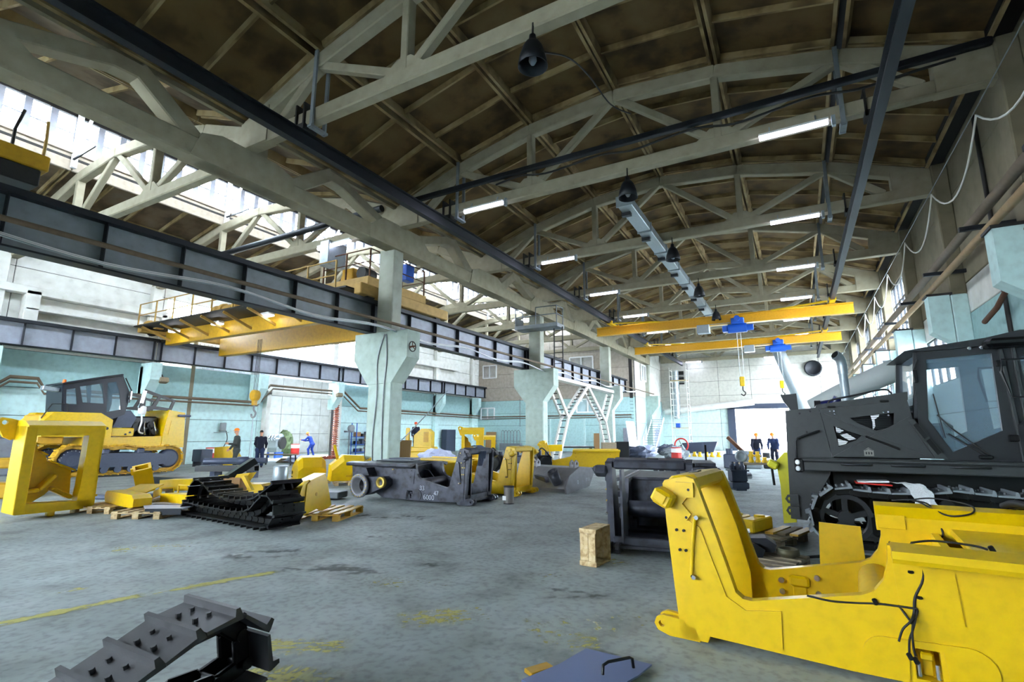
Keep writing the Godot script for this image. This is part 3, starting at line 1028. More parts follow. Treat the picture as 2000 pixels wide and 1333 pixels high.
	tube(st, [Vector3(-28.55, 3.5, 2), Vector3(-28.55, 3.5, -8.0), Vector3(-28.5, 3.78, -8.3), Vector3(-28.5, 3.78, -9.2), Vector3(-28.55, 3.35, -9.5), Vector3(-28.55, 3.3, -19.6), Vector3(-28.55, 4.4, -20.6), Vector3(-28.55, 4.4, -26.2), Vector3(-28.55, 3.3, -27.8), Vector3(-28.55, 3.2, -44.6)], 0.05, 8)
	solo("heating_pipe", st, M.pipe, "brown pair of pipes along the left wall, looping over the gateway", "pipe")
	# ledge beams of the left upper wall
	for q in [[7.75, 0.34, -4.0, -14.0, "whitewashed concrete ledge high on the left wall"], [6.95, 0.1, -8.4, -13.9, "thin pale rail below the ledge on the left wall"]]:
		st = mb()
		box(st, Vector3(-28.72, q[0], (q[2] + q[3]) * 0.5), Vector3(0.5, q[1], abs(q[2] - q[3])), Basis.IDENTITY, 0.02)
		solo("wall_ledge", st, M.white_wall, q[4], "ledge")
	for z in [-8.6, -14.0]:
		st = mb()
		box(st, Vector3(-28.72, 7.0, z), Vector3(0.5, 1.5, 0.5), Basis.IDENTITY, 0.02)
		solo("wall_post", st, M.white_wall, "whitewashed post under the ledge on the left wall, " + ("nearer one" if z > -10 else "beside the corrugated sheets"), "post", "posts under the ledge")
	st = mb()
	box(st, Vector3(-28.7, 7.9, -36.5), Vector3(0.6, 0.6, 8.0), Basis.IDENTITY, 0.02)
	solo("wall_ledge", st, M.white_wall, "whitewashed concrete beam on the left wall right of the nearest column", "ledge")
	# ventilation duct under the ridge
	var du = thing("ventilation_duct", "galvanised ventilation duct hanging under the ridge of the right aisle", "duct", Vector3(-4.25, 9.0, 0))
	for k in 8:
		var z = -15.0 - 2.5 * k
		st = mb()
		box(st, Vector3(0, 0.0, z - 1.22), Vector3(0.46, 0.3, 2.4), Basis.IDENTITY, 0.02)
		box(st, Vector3(0, 0.0, z), Vector3(0.52, 0.36, 0.05))
		part("duct_section", st, M.zinc, du)
		st = mb()
		box(st, Vector3(-0.1, -0.02, z - 0.6), Vector3(0.3, 0.5, 0.16))
		part("outlet", st, M.steel_dark, du)
	# round ducts on the back wall
	st = mb()
	cyl(st, Vector3(-11.0, 8.2, ZB + 0.7), Vector3(-11.0, 3.6, ZB + 0.7), 0.42, -1, 16)
	cyl(st, Vector3(-11.0, 3.6, ZB + 0.7), Vector3(-11.0, 3.2, ZB + 0.7), 0.3, -1, 16)
	solo("round_duct", st, M.zinc, "vertical round duct on the back wall left of the gate", "duct")
	st = mb()
	tube(st, [Vector3(-12.2, 3.9, ZB + 0.5), Vector3(-3.6, 4.75, ZB + 0.5)], 0.33, 14)
	solo("round_duct", st, M.white_wall, "long pale horizontal duct on the back wall above the gate", "duct")
	st = mb()
	cyl(st, Vector3(-1.0, 9.0, -50), Vector3(0.6, 3.6, -50), 0.5, -1, 16)
	solo("round_duct", st, M.zinc, "slanting round duct coming down the back wall right of the gate", "duct")
	st = mb()
	lathe(st, Vector3(2.0, 3.08, -13.6), Vector3(-1.5, -0.66, -0.35), [[0, 0.2], [0.02, 0.24], [0.3, 0.24], [0.8, 0.23], [1.3, 0.2], [1.9, 0.15]], 16)
	solo("flexible_duct", st, M.hose, "thick pale extraction hose behind the hood of the dark bulldozer", "duct")

func overhead_crane(z: float, label: String, hoist_x: float, drop: float):
	var o = thing("overhead_crane", label, "overhead crane", Vector3(0, 0, z), 0, "single girder cranes")
	var st = mb()
	ibeam(st, Vector3(-11.1, 8.25, 0), Vector3(3.1, 8.25, 0), 0.34, 0.52, 0.04, 0.04)
	part("girder", st, M.yellow_crane, o)
	for x in [-10.0, 2.15]:
		st = mb()
		bar(st, Vector3(x, 8.62, 0.9), Vector3(x, 8.62, -0.9), 0.26, 0.12)
		for s in [-0.7, 0.7]:
			for q in [-1, 1]: cyl(st, Vector3(x + q * 0.1, 8.7, s), Vector3(x + q * 0.17, 8.7, s), 0.1, -1, 10)
		part("end_carriage", st, M.yellow, o)
	st = mb()
	bar(st, Vector3(-9.7, 8.58, 0.75), Vector3(-7.0, 8.52, 0.1), 0.1, 0.08)
	bar(st, Vector3(1.9, 8.58, 0.75), Vector3(-0.8, 8.52, 0.1), 0.1, 0.08)
	part("brace", st, M.yellow, o)
	var h = thing("electric_hoist", "blue electric hoist hanging on the " + ("nearer" if z > -36 else "farther") + " yellow crane girder", "hoist", Vector3(hoist_x, 7.95, z), 0, "electric hoists")
	st = mb()
	cyl(st, Vector3(-0.55, -0.25, 0), Vector3(0.45, -0.25, 0), 0.26, -1, 14)
	cyl(st, Vector3(0.45, -0.25, 0), Vector3(0.8, -0.25, 0), 0.18, -1, 12)
	box(st, Vector3(-0.7, -0.25, 0), Vector3(0.3, 0.36, 0.4), Basis.IDENTITY, 0.03)
	part("drum", st, M.blue, h)
	st = mb()
	box(st, Vector3(0, 0.15, 0), Vector3(0.7, 0.36, 0.62), Basis.IDENTITY, 0.04)
	cyl(st, Vector3(0, 0.25, 0.3), Vector3(0, 0.25, 0.55), 0.16, -1, 12)
	part("trolley", st, M.blue, h)
	st = mb()
	box(st, Vector3(-1.9, -0.15, 0), Vector3(0.7, 0.5, 0.5), Basis.IDENTITY, 0.02)
	bar(st, Vector3(-1.6, 0.1, 0), Vector3(-0.4, 0.1, 0), 0.06, 0.06)
	part("control_box", st, M.zinc, h)
	st = mb()
	for q in [-0.1, 0.1]: tube(st, [Vector3(q, -0.4, 0), Vector3(q, -drop, 0)], 0.012, 5)
	part("rope", st, M.zinc, h)
	st = mb()
	box(st, Vector3(0, -drop - 0.25, 0), Vector3(0.28, 0.55, 0.2), Basis.IDENTITY, 0.04)
	part("hook_block", st, M.yellow, h)
	st = mb()
	tube(st, curve([Vector3(0, -drop - 0.5, 0), Vector3(0, -drop - 0.75, 0), Vector3(0.12, -drop - 0.9, 0), Vector3(0.02, -drop - 1.05, 0), Vector3(-0.12, -drop - 0.95, 0)], 4), 0.035, 6)
	part("hook", st, M.iron, h)

func bridge_crane():
	# double-girder bridge in the left aisle
	var o = thing("bridge_crane", "old yellow bridge crane with railing spanning the left aisle", "bridge crane", Vector3(0, 0, 0))
	var za = -13.8
	var zb = -16.6
	var st = mb()
	box(st, Vector3(-20.7, 6.5, za), Vector3(13.9, 0.9, 0.34), Basis.IDENTITY, 0.02)
	part("girder", st, M.yellow_dirty, o)
	st = mb()
	box(st, Vector3(-20.7, 6.35, zb), Vector3(13.9, 1.0, 0.4), Basis.IDENTITY, 0.02)
	part("girder", st, M.yellow_dirty, o)
	for x in [-28.1, -13.3]:
		st = mb()
		box(st, Vector3(x, 6.78, -15.2), Vector3(0.36, 0.42, 5.2), Basis.IDENTITY, 0.03)
		part("end_truck", st, M.yellow_pale, o)
		for s in [-17.2, -13.2]:
			st = mb()
			cyl(st, Vector3(x - 0.1, 6.71, s), Vector3(x + 0.1, 6.71, s), 0.24, -1, 14)
			part("wheel", st, M.iron, o)
	# walkway on the camera side
	st = mb()
	box(st, Vector3(-20.7, 6.78, -12.95), Vector3(14.4, 0.06, 1.4))
	part("walkway", st, M.iron, o)
	for k in 9:
		st = mb()
		bar(st, Vector3(-27.2 + k * 1.62, 6.7, -12.3), Vector3(-27.2 + k * 1.62, 6.2, -13.7), 0.07, 0.1)
		part("walkway_bracket", st, M.yellow_pale, o)
	st = mb()
	for k in 10:
		var x = -27.6 + k * 1.5
		bar(st, Vector3(x, 6.8, -12.3), Vector3(x, 7.85, -12.3), 0.05, 0.05)
	for yy in [7.85, 7.3]: tube(st, [Vector3(-27.6, yy, -12.3), Vector3(-14.1, yy, -12.3)], 0.025, 6)
	part("railing", st, M.yellow_pale, o)
	for k in 3:
		st = mb()
		box(st, Vector3(-26.0 + k * 3.5, 6.58, -13.15), Vector3(0.6, 0.12, 0.3), Basis.IDENTITY, 0.03)
		part("floodlight_case", st, M.white, o)
		st = mb()
		box(st, Vector3(-26.0 + k * 3.5, 6.5, -13.15), Vector3(0.56, 0.04, 0.26), Basis.IDENTITY, 0.01)
		part("floodlight_lamp", st, M.ledglow, o)
		var l := OmniLight3D.new()
		l.name = "floodlight_glow"
		l.light_energy = 0.0006
		l.light_color = Color(0.95, 0.97, 1)
		l.omni_range = 40
		l.omni_attenuation = 2.0
		l.light_size = 0.15
		l.shadow_enabled = true
		l.position = Vector3(-26.0 + k * 3.5, 6.36, -13.15)
		add_child(l)
	# drive gear near the left wall and at the trolley
	for q in [[-27.6, 6.95, -13.0], [-22.2, 7.1, -13.2], [-21.4, 7.05, -13.0]]:
		st = mb()
		cyl(st, Vector3(q[0] - 0.3, q[1], q[2]), Vector3(q[0] + 0.3, q[1], q[2]), 0.2, -1, 12)
		box(st, Vector3(q[0] + 0.45, q[1] - 0.05, q[2]), Vector3(0.3, 0.4, 0.36), Basis.IDENTITY, 0.03)
		cyl(st, Vector3(q[0] - 0.5, q[1], q[2]), Vector3(q[0] - 0.3, q[1], q[2]), 0.28, -1, 12)
		part("drive_motor", st, M.yellow_pale, o)
	# crane trolley with its own deck, showing round the column
	var t = thing("crane_trolley", "old yellow crane trolley with railing, seen round the nearest column above the girder", "crane trolley", Vector3(-14.8, 6.97, -15.0))
	st = mb()
	box(st, Vector3(0, 0.25, 0), Vector3(2.6, 0.5, 3.4), Basis.IDENTITY, 0.02)
	part("frame", st, M.yellow_pale, t)
	st = mb()
	cyl(st, Vector3(-0.8, 0.9, -0.9), Vector3(-0.8, 0.9, 0.8), 0.36, -1, 14)
	box(st, Vector3(-0.2, 0.8, 1.1), Vector3(0.6, 0.6, 0.5), Basis.IDENTITY, 0.03)
	part("winch", st, M.yellow_dirty, t)
	st = mb()
	cyl(st, Vector3(0.7, 0.75, 0.9), Vector3(0.7, 0.75, 1.5), 0.25, -1, 12)
	part("motor", st, M.iron, t)
	st = mb()
	box(st, Vector3(0.9, 1.35, -0.9), Vector3(0.35, 0.7, 0.5), Basis.IDENTITY, 0.02)
	part("switch_box", st, M.blue, t)
	st = mb()
	box(st, Vector3(-0.9, 1.7, 1.5), Vector3(0.5, 1.0, 0.9), Basis.IDENTITY, 0.02)
	part("switch_cabinet", st, M.zinc, t)
	st = mb()
	for p in [[1.25, -1.6], [1.25, 0.0], [1.25, 1.6], [-1.25, 1.6], [0.0, 1.6], [0, -1.6]]:
		bar(st, Vector3(p[0], 0.5, p[1]), Vector3(p[0], 1.6, p[1]), 0.05, 0.05)
	tube(st, [Vector3(0, 1.6, -1.6), Vector3(1.25, 1.6, -1.6), Vector3(1.25, 1.6, 1.6), Vector3(-1.25, 1.6, 1.6)], 0.025, 6)
	tube(st, [Vector3(0, 1.1, -1.6), Vector3(1.25, 1.1, -1.6), Vector3(1.25, 1.1, 1.6), Vector3(-1.25, 1.1, 1.6)], 0.02, 6)
	part("railing", st, M.rust, t)
	# cab platform of a second bridge at the upper left edge
	var p2 = thing("crane_platform", "yellow crane platform with bent railing posts at the upper left edge", "platform", Vector3(-13.9, 7.3, -2.65))
	st = mb()
	box(st, Vector3(0, 0, 0), Vector3(0.9, 0.34, 2.6), Basis.IDENTITY, 0.02)
	part("deck", st, M.yellow_dirty, p2)
	st = mb()
	box(st, Vector3(0, -0.35, 0), Vector3(0.8, 0.36, 2.4), Basis.IDENTITY, 0.02)
	part("underframe", st, M.iron, p2)
	for k in 5:
		st = mb()
		var z = -1.2 + 0.5 * k
		tube(st, [Vector3(0.35, 0.15, z), Vector3(0.36, 0.55, z), Vector3(0.3 + 0.1 * (k % 2), 1.0, z - 0.08 * k)], 0.03, 6)
		part("railing_post", st, M.yellow_pale if k % 2 == 0 else M.iron, p2)
	# inspection platform and cage ladder at the second column
	var pl = thing("column_platform", "grey steel inspection platform with railing on the second column", "platform", Vector3(-11.9, 0, -25.5))
	st = mb()
	box(st, Vector3(-0.2, 7.45, 0.6), Vector3(2.6, 0.22, 1.0), Basis.IDENTITY, 0.02)
	part("deck", st, M.steel, pl)
	st = mb()
	for q in [[-1.45, 1.05], [-0.2, 1.05], [1.05, 1.05], [1.05, 0.2], [-1.45, 0.2]]: bar(st, Vector3(q[0], 7.5, q[1]), Vector3(q[0], 8.5, q[1]), 0.05, 0.05)
	for yy in [8.5, 8.05]: tube(st, [Vector3(-1.45, yy, 0.2), Vector3(-1.45, yy, 1.05), Vector3(1.05, yy, 1.05), Vector3(1.05, yy, 0.2)], 0.03, 6)
	box(st, Vector3(-1.45, 7.75, 0.6), Vector3(0.04, 0.5, 0.9))
	part("railing", st, M.steel, pl)
	st = mb()
	for q in [-0.25, 0.25]: bar(st, Vector3(0.9 + q, 5.2, 0.5), Vector3(0.9 + q, 7.4, 0.5), 0.05, 0.05)
	for k in 7: bar(st, Vector3(0.65, 5.4 + k * 0.3, 0.5), Vector3(1.15, 5.4 + k * 0.3, 0.5), 0.03, 0.03)
	part("ladder", st, M.iron, pl)
	# lattice wind brace between second and third column
	var br = thing("lattice_brace", "white lattice steel brace standing between the second and third columns", "brace", Vector3(-12.1, 0, -31.5))
	var segs = [[[0, 4.75, -0.2], [0, 2.6, 3.2]], [[0, 2.6, 3.2], [0, 0.3, 4.6]], [[0, 2.6, 3.2], [0, 4.7, 5.3]], [[0, 4.75, -0.2], [0, 2.5, -3.6]], [[0, 2.5, -3.6], [0, 0.0, -4.9]], [[0, 2.5, -3.6], [0, 4.5, -5.3]]]
	for sg in segs:
		var a = Vector3(sg[0][0], sg[0][1], sg[0][2])
		var b = Vector3(sg[1][0], sg[1][1], sg[1][2])
		st = mb()
		bar(st, a + Vector3(0.22, 0, 0), b + Vector3(0.22, 0, 0), 0.1, 0.2)
		bar(st, a - Vector3(0.22, 0, 0), b - Vector3(0.22, 0, 0), 0.1, 0.2)
		part("leg", st, M.white_wall, br)
		var n = int(a.distance_to(b) / 0.4)
		for k in n:
			st = mb()
			var p = a.lerp(b, (k + 0.5) / n)
			bar(st, p + Vector3(0.22, 0, 0), p - Vector3(0.22, 0, 0), 0.05, 0.05)
			part("lacing_bar", st, M.iron, br)
	st = mb()
	bar(st, Vector3(0, 4.85, 5.6), Vector3(0, 4.75, -5.6), 0.5, 0.2)
	part("head_beam", st, M.white_wall, br)

# ================================================================ lamps
func build_lamps():
	var proto: Node3D = null
	var ords = ["first", "second", "third", "fourth", "fifth", "sixth", "seventh"]
	for k in 7:
		var z = -13.25 - 6.0 * k
		if k == 6: z = -55.2
		for s in [0, 1]:
			var x = -8.45 if s == 0 else 0.5
			if k == 6: x = -9.0 if s == 0 else -1.6
			var lab = "lit tube lamp under the roof trusses, " + ords[k] + (" one of the columns side row" if s == 0 else " one of the right wall side row")
			var y = 9.0
			var o: Node3D
			if proto: o = copy(proto, lab, Vector3(x, y, z))
			else:
				o = thing("tube_lamp", lab, "tube lamp", Vector3(x, y, z), 0, "lit tube lamps under the trusses")
				proto = o
				var st = mb()
				cyl(st, Vector3(-0.74, 0, 0), Vector3(0.74, 0, 0), 0.055, -1, 10)
				part("tube", st, M.tubeglow, o)
				st = mb()
				box(st, Vector3(0, 0.08, 0), Vector3(1.5, 0.05, 0.12))
				part("housing", st, M.white, o)
				st = mb()
				for q in [-0.5, 0.5]: bar(st, Vector3(q, 0.1, 0), Vector3(q, 0.3, -0.1), 0.03, 0.03)
				box(st, Vector3(0.85, 0.0, 0), Vector3(0.08, 0.26, 0.1))
				part("bracket", st, M.zinc, o)
			var l := AreaLight3D.new()
			l.name = "tube_light"
			l.area_size = Vector2(1.45, 0.1)
			l.light_energy = 0.03
			l.light_color = Color(0.88, 0.9, 1.0)
			l.shadow_enabled = true
			l.area_range = 60.0
			l.area_attenuation = 2.0
			l.position = Vector3(x, y - 0.07, z)
			l.rotation.x = -PI * 0.5
			add_child(l)
	# broad tube fitting on the left truss, bright against the skylight
	var wt = thing("tube_lamp", "lit tube lamp on the pale truss left of the nearest column", "tube lamp", Vector3(-15.4, 8.98, -13.25), 0, "lit tube lamps under the trusses")
	var st = mb()
	cyl(st, Vector3(-0.9, 0, 0), Vector3(0.9, 0, 0), 0.06, -1, 10)
	part("tube", st, M.tubeglow, wt)
	st = mb()
	box(st, Vector3(0, 0.09, 0), Vector3(1.8, 0.06, 0.14))
	part("housing", st, M.white, wt)
	# old bell pendants
	var labs = ["dark bell lamp hanging from the nearest truss, at the picture top", "bell lamp hanging from the truss that carries the first lit tubes", "bell lamp beside the ventilation duct, third from the camera", "bell lamp beside the ventilation duct, fourth from the camera", "bell lamp beside the ventilation duct, fifth from the camera"]
	var pp: Node3D = null
	for k in 5:
		var at = Vector3(-3.66, 8.9, -7.35 - 6.0 * k)
		if pp:
			copy(pp, labs[k], at)
			continue
		pp = thing("bell_lamp", labs[k], "pendant lamp", at, 0, "old bell lamps")
		st = mb()
		lathe(st, Vector3(0, 0, 0), Vector3.DOWN, [[0.0, 0.06], [0.12, 0.075], [0.16, 0.13], [0.26, 0.185], [0.42, 0.235], [0.64, 0.275], [0.645, 0.262], [0.42, 0.22], [0.28, 0.17]], 20, true)
		part("bell", st, M.steel_dark, pp)
		st = mb()
		lathe(st, Vector3(0, -0.3, 0), Vector3.DOWN, [[0.0, 0.03], [0.08, 0.035], [0.16, 0.07], [0.23, 0.075], [0.3, 0.04], [0.31, 0.01]], 12)
		part("bulb", st, M.steel_pale, pp)
		st = mb()
		tube(st, [Vector3(0, -0.02, 0), Vector3(0, 0.28, -0.02)], 0.02, 6)
		part("hanger", st, M.iron, pp)
	# loose cables in the roof
	st = mb()
	tube(st, curve([Vector3(-3.45, 8.5, -7.4), Vector3(-3.3, 8.9, -8.2), Vector3(-3.35, 9.4, -9.5), Vector3(-3.5, 10.0, -11.5), Vector3(-3.4, 10.6, -13.0)], 6), 0.018, 5)
	solo("lamp_cable", st, M.iron, "dark cable trailing from the nearest bell lamp up to the roof", "cable")

# ================================================================ machines and frames
func facing(d: Vector2) -> float:
	return atan2(-d.y, d.x)

func disc(st, c: Vector3, n: Vector3, r: float, t := 0.02, sides := 10):
	cyl(st, c - n * t * 0.5, c + n * t * 0.5, r, -1, sides)

const ZX := Basis(Vector3.RIGHT, Vector3.UP, Vector3.BACK)

func zplate(st, pts: Array, z: float, t: float, holes := []):
	plate(st, v2(pts), t, XF(Vector3(0, 0, z - t * 0.5), Vector3.RIGHT, Vector3.UP, Vector3.BACK), holes)

# welded main frame of a bulldozer: a portal at x = 0, a box body towards +x, sides at z = -0.6 and 0.6
func machine_frame(label: String, at: Vector2, d: Vector2, m: Material, raw: bool, top_box := 0.0) -> Node3D:
	var o = thing("frame_weldment", label, "machine frame", Vector3(at.x, 0.02, at.y), facing(d), "welded machine frames")
	var dark = M.black if not raw else M.brass
	var H = 0.6
	for s in [-1, 1]:
		var st = mb()
		var slot = v2([1.66, 0.06, 1.8, 0.06, 1.8, 0.25, 1.66, 0.25])
		zplate(st, [0.1, 0.0, 0.31, 0.0, 0.33, 0.05, 1.3, 0.02, 2.6, 0.03, 3.7, 0.5, 3.75, 0.9, 1.585, 0.9, 1.575, 0.78, 1.54, 0.66, 1.48, 0.58, 1.4, 0.54, 0.66, 0.375, 0.6, 0.38, 0.55, 0.42, 0.43, 0.82, 0.3, 1.22, 0.27, 1.29, 0.2, 1.31, 0.02, 1.27, 0.0, 1.24, 0.02, 0.9, 0.07, 0.3], s * (H - 0.04), 0.09, [slot])
		part("side_plate", st, m, o)
		# doubler plate over the low rail and the post foot
		st = mb()
		zplate(st, [0.14, 0.1, 0.86, 0.07, 0.87, 0.34, 0.62, 0.3, 0.48, 0.38, 0.3, 0.9, 0.1, 1.0], s * (H + 0.012), 0.014)
		part("doubler", st, m, o)
		# rounded reinforcement round the slot
		st = mb()
		var ov = []
		for k in 13:
			var a = PI * 0.5 + PI * k / 12.0
			ov.append(1.5 + 0.13 * cos(a)); ov.append(0.16 + 0.13 * sin(a))
		ov.append_array([1.62, 0.03, 1.64, 0.26, 1.82, 0.26, 1.84, 0.03])
		for k in 13:
			var a = -PI * 0.5 + PI * k / 12.0
			ov.append(1.95 + 0.14 * cos(a)); ov.append(0.17 + 0.14 * sin(a))
		zplate(st, ov, s * (H + 0.012), 0.016)
		part("reinforcement", st, m, o)
		st = mb()
		box(st, Vector3(1.73, 0.13, s * (H - 0.14)), Vector3(0.09, 0.16, 0.14), Basis.IDENTITY, 0.02)
		box(st, Vector3(1.73, 0.2, s * (H - 0.06)), Vector3(0.07, 0.05, 0.1), Basis.IDENTITY, 0.01)
		part("slot_lug", st, m, o)
		st = mb()
		for q in [-0.05, 0.05]: cyl(st, Vector3(1.73 + q, 0.07, s * (H - 0.02)), Vector3(1.73 + q, 0.16, s * (H - 0.02)), 0.014, -1, 8)
		part("slot_bolt", st, M.bright, o)
		# folded ledge along the top of the body
		st = mb()
		plate(st, v2([0, 0.0, 0.2, -0.06, 0.215, -0.03, 0.215, 0.02, 0.0, 0.045]), 2.15, XF(Vector3(1.6, 0.88, s * (H - 0.0)), Vector3(0, 0, s), Vector3.UP, Vector3.RIGHT))
		part("ledge", st, m, o)
		st = mb()
		zplate(st, [1.62, 0.42, 1.95, 0.44, 1.93, 0.84, 1.6, 0.83], s * (H + 0.006), 0.02)
		part("joint_plate", st, m, o)
		for p in [[1.7, 0.74], [1.73, 0.58]]:
			st = mb()
			box(st, Vector3(p[0], p[1], s * (H + 0.02)), Vector3(0.035, 0.02, 0.03), Basis.IDENTITY, 0.006)
			part("cable_clip", st, M.black, o)
		# lamp bracket on the post head
		st = mb()
		var bx = Basis(Vector3.BACK, -0.5)
		box(st, Vector3(0.03, 1.13, s * (H + 0.08)), Vector3(0.17, 0.13, 0.18), bx, 0.02)
		box(st, Vector3(0.02, 1.14, s * (H + 0.175)), Vector3(0.11, 0.08, 0.02), bx, 0.006)
		part("lamp_bracket", st, m, o)
		st = mb()
		zplate(st, [0.08, 1.02, 0.12, 1.26, 0.27, 1.26, 0.27, 1.14, 0.21, 1.13, 0.17, 1.08, 0.24, 1.0, 0.2, 0.94], s * (H + 0.02), 0.03)
		part("gusset", st, m, o)
		st = mb()
		for p in [[0.11, 0.86], [0.17, 0.86], [0.13, 0.7], [0.18, 0.7], [0.23, 1.2], [0.2, 0.97], [0.22, 0.5], [2.3, 0.75], [3.3, 0.7]]:
			disc(st, Vector3(p[0], p[1], s * (H + 0.012)), Vector3.BACK, 0.012, 0.05, 8)
		part("bolt_hole", st, dark, o).set_meta("kind", "stuff")
		# hydraulic line guard on the post
		st = mb()
		tube(st, [Vector3(0.27, 0.98, s * (H + 0.035)), Vector3(0.235, 0.72, s * (H + 0.035)), Vector3(0.215, 0.52, s * (H + 0.035))], 0.016, 8)
		part("line_guard", st, m, o)
		st = mb()
		for p in [[0.29, 0.98], [0.24, 0.5]]: disc(st, Vector3(p[0], p[1], s * (H + 0.05)), Vector3.BACK, 0.018, 0.04, 8)
		part("bolt", st, M.bright, o)
		# foot lugs
		for q in [0.0, 0.12]:
			st = mb()
			zplate(st, [-0.1, 0.02, -0.13, 0.07, -0.11, 0.12, -0.06, 0.145, 0.02, 0.14, 0.2, 0.13, 0.25, -0.01, 0.0, -0.01], s * (H - 0.02 - q), 0.05, [circle2(Vector2(-0.065, 0.075), 0.026, 10)])
			part("foot_lug", st, m, o)
		# post inner box and rail inner face
		st = mb()
		zplate(st, [0.06, 0.1, 0.5, 0.1, 0.5, 0.36, 0.4, 0.8, 0.28, 1.15, 0.05, 1.15], s * (H - 0.2), 0.03)
		part("post_liner", st, m, o)
		st = mb()
		for p in [[0.75, 0.3], [1.05, 0.36], [0.75, 0.2], [1.05, 0.22]]: disc(st, Vector3(p[0], p[1], s * (H - 0.09)), Vector3.BACK, 0.026, 0.04, 10)
		part("bolt", st, M.bright if not raw else M.brass, o)
		st = mb()
		box(st, Vector3(0.9, 0.31, s * (H - 0.1)), Vector3(0.17, 0.1, 0.06), Basis.IDENTITY, 0.02)
		box(st, Vector3(0.9, 0.22, s * (H - 0.09)), Vector3(0.12, 0.14, 0.02), Basis.IDENTITY, 0.01)
		part("bearing_pad", st, m, o)
	var st = mb()
	box(st, Vector3(0.15, 1.24, 0), Vector3(0.26, 0.14, H * 2.0 - 0.16), Basis(Vector3.BACK, 0.12), 0.03)
	part("header", st, m, o)
	st = mb()
	box(st, Vector3(0.15, 1.318, 0.06), Vector3(0.08, 0.012, 0.16), Basis(Vector3.BACK, 0.12))
	part("header_slot", st, M.black, o)
	st = mb()
	box(st, Vector3(0.25, 0.08, 0), Vector3(0.42, 0.05, H * 2.0 - 0.12), Basis.IDENTITY, 0.01)
	box(st, Vector3(0.1, 0.14, 0), Vector3(0.05, 0.14, H * 2.0 - 0.12), Basis.IDENTITY, 0.01)
	part("sill", st, m, o)
	st = mb()
	box(st, Vector3(1.4, 0.06, 0), Vector3(2.1, 0.04, H * 2.0 - 0.16))
	part("belly_plate", st, m, o)
	st = mb()
	box(st, Vector3(1.95, 0.45, 0), Vector3(0.05, 0.8, H * 2.0 - 0.16))
	part("bulkhead", st, m, o)
	st = mb()
	box(st, Vector3(2.9, 0.87, 0), Vector3(1.7, 0.05, H * 2.0 - 0.1), Basis.IDENTITY, 0.01)
	part("deck", st, m, o)
	st = mb()
	box(st, Vector3(3.66, 0.66, 0), Vector3(0.06, 0.44, H * 2.0 - 0.16))
	bar(st, Vector3(2.6, 0.06, 0), Vector3(3.66, 0.48, 0), H * 2.0 - 0.16, 0.05)
	part("rear_plate", st, m, o)
	st = mb()
	cyl(st, Vector3(1.5, 0.42, -H + 0.1), Vector3(1.5, 0.42, H - 0.1), 0.13, -1, 16)
	part("cross_tube", st, m, o)
	st = mb()
	zplate(st, [1.1, 0.08, 1.9, 0.08, 1.9, 0.72, 1.75, 0.7, 1.3, 0.25], 0.18, 0.04)
	part("web_plate", st, m, o)
	if top_box > 0.0:
		st = mb()
		plate(st, v2([0.0, 0.0, 0.24, 0.0, 0.24, 0.12, 0.16, 0.2, 0.0, 0.22]), 2.2, XF(Vector3(1.55, 0.84, -H - 0.12), Vector3.BACK, Vector3.UP, Vector3.RIGHT))
		part("box_girder", st, m, o)
		st = mb()
		box(st, Vector3(1.66, 0.92, -H + 0.13), Vector3(0.2, 0.12, 0.012), Basis.IDENTITY, 0.004)
		part("cover_plate", st, m, o)
		st = mb()
		zplate(st, [1.06, 0.36, 1.44, 0.42, 1.43, 0.81, 1.09, 0.82], -H - 0.2, 0.02)
		part("guard_sheet", st, m, o)
	if raw:
		for s in [-1, 1]:
			st = mb()
			lathe(st, Vector3(3.08, 0.34, s * (H - 0.02)), Vector3(0, 0, s), [[0, 0.24], [0.36, 0.24], [0.37, 0.3], [0.44, 0.3], [0.45, 0.2], [0.2, 0.18], [0.19, 0.02]], 28)
			part("final_drive_hub", st, M.raw_pale, o)
			st = mb()
			disc(st, Vector3(3.08, 0.34, s * (H + 0.19)), Vector3.BACK, 0.178, 0.02, 24)
			part("hub_bore_shade", st, M.black, o)  # black disc put in as the shade deep inside the bore
			st = mb()
			for k in 20:
				var a = PI2 * k / 20.0
				disc(st, Vector3(3.08 + 0.265 * cos(a), 0.34 + 0.265 * sin(a), s * (H + 0.43)), Vector3.BACK, 0.014, 0.02, 6)
			part("flange_bolt", st, M.brass, o).set_meta("kind", "stuff")
			st = mb()
			zplate(st, [3.0, 0.56, 2.44, 0.58, 2.32, 0.5, 2.32, 0.38, 2.42, 0.3, 2.95, 0.1], s * (H + 0.14), 0.3)
			part("drive_arm", st, m, o)
			st = mb()
			lathe(st, Vector3(2.43, 0.44, s * (H + 0.26)), Vector3(0, 0, s), [[0, 0.14], [0.08, 0.14], [0.085, 0.08], [0.02, 0.07], [0.01, 0.01]], 20)
			part("pivot_boss", st, M.brass, o)
			st = mb()
			plate(st, v2([2.85, 0.6, 3.2, 0.6, 3.12, 0.78, 2.95, 0.78]), 0.3, XF(Vector3(0, 0, (s * H) if s > 0 else -H - 0.3), Vector3.RIGHT, Vector3.UP, Vector3.BACK))
			part("drive_cover", st, m, o)
		st = mb()
		for p in [[2.2, 0.35], [2.0, 0.5], [2.9, 0.7]]: disc(st, Vector3(p[0], p[1], H + 0.008), Vector3.BACK, 0.03, 0.012, 7)
		part("ground_spot", st, M.raw_pale, o)
	return o

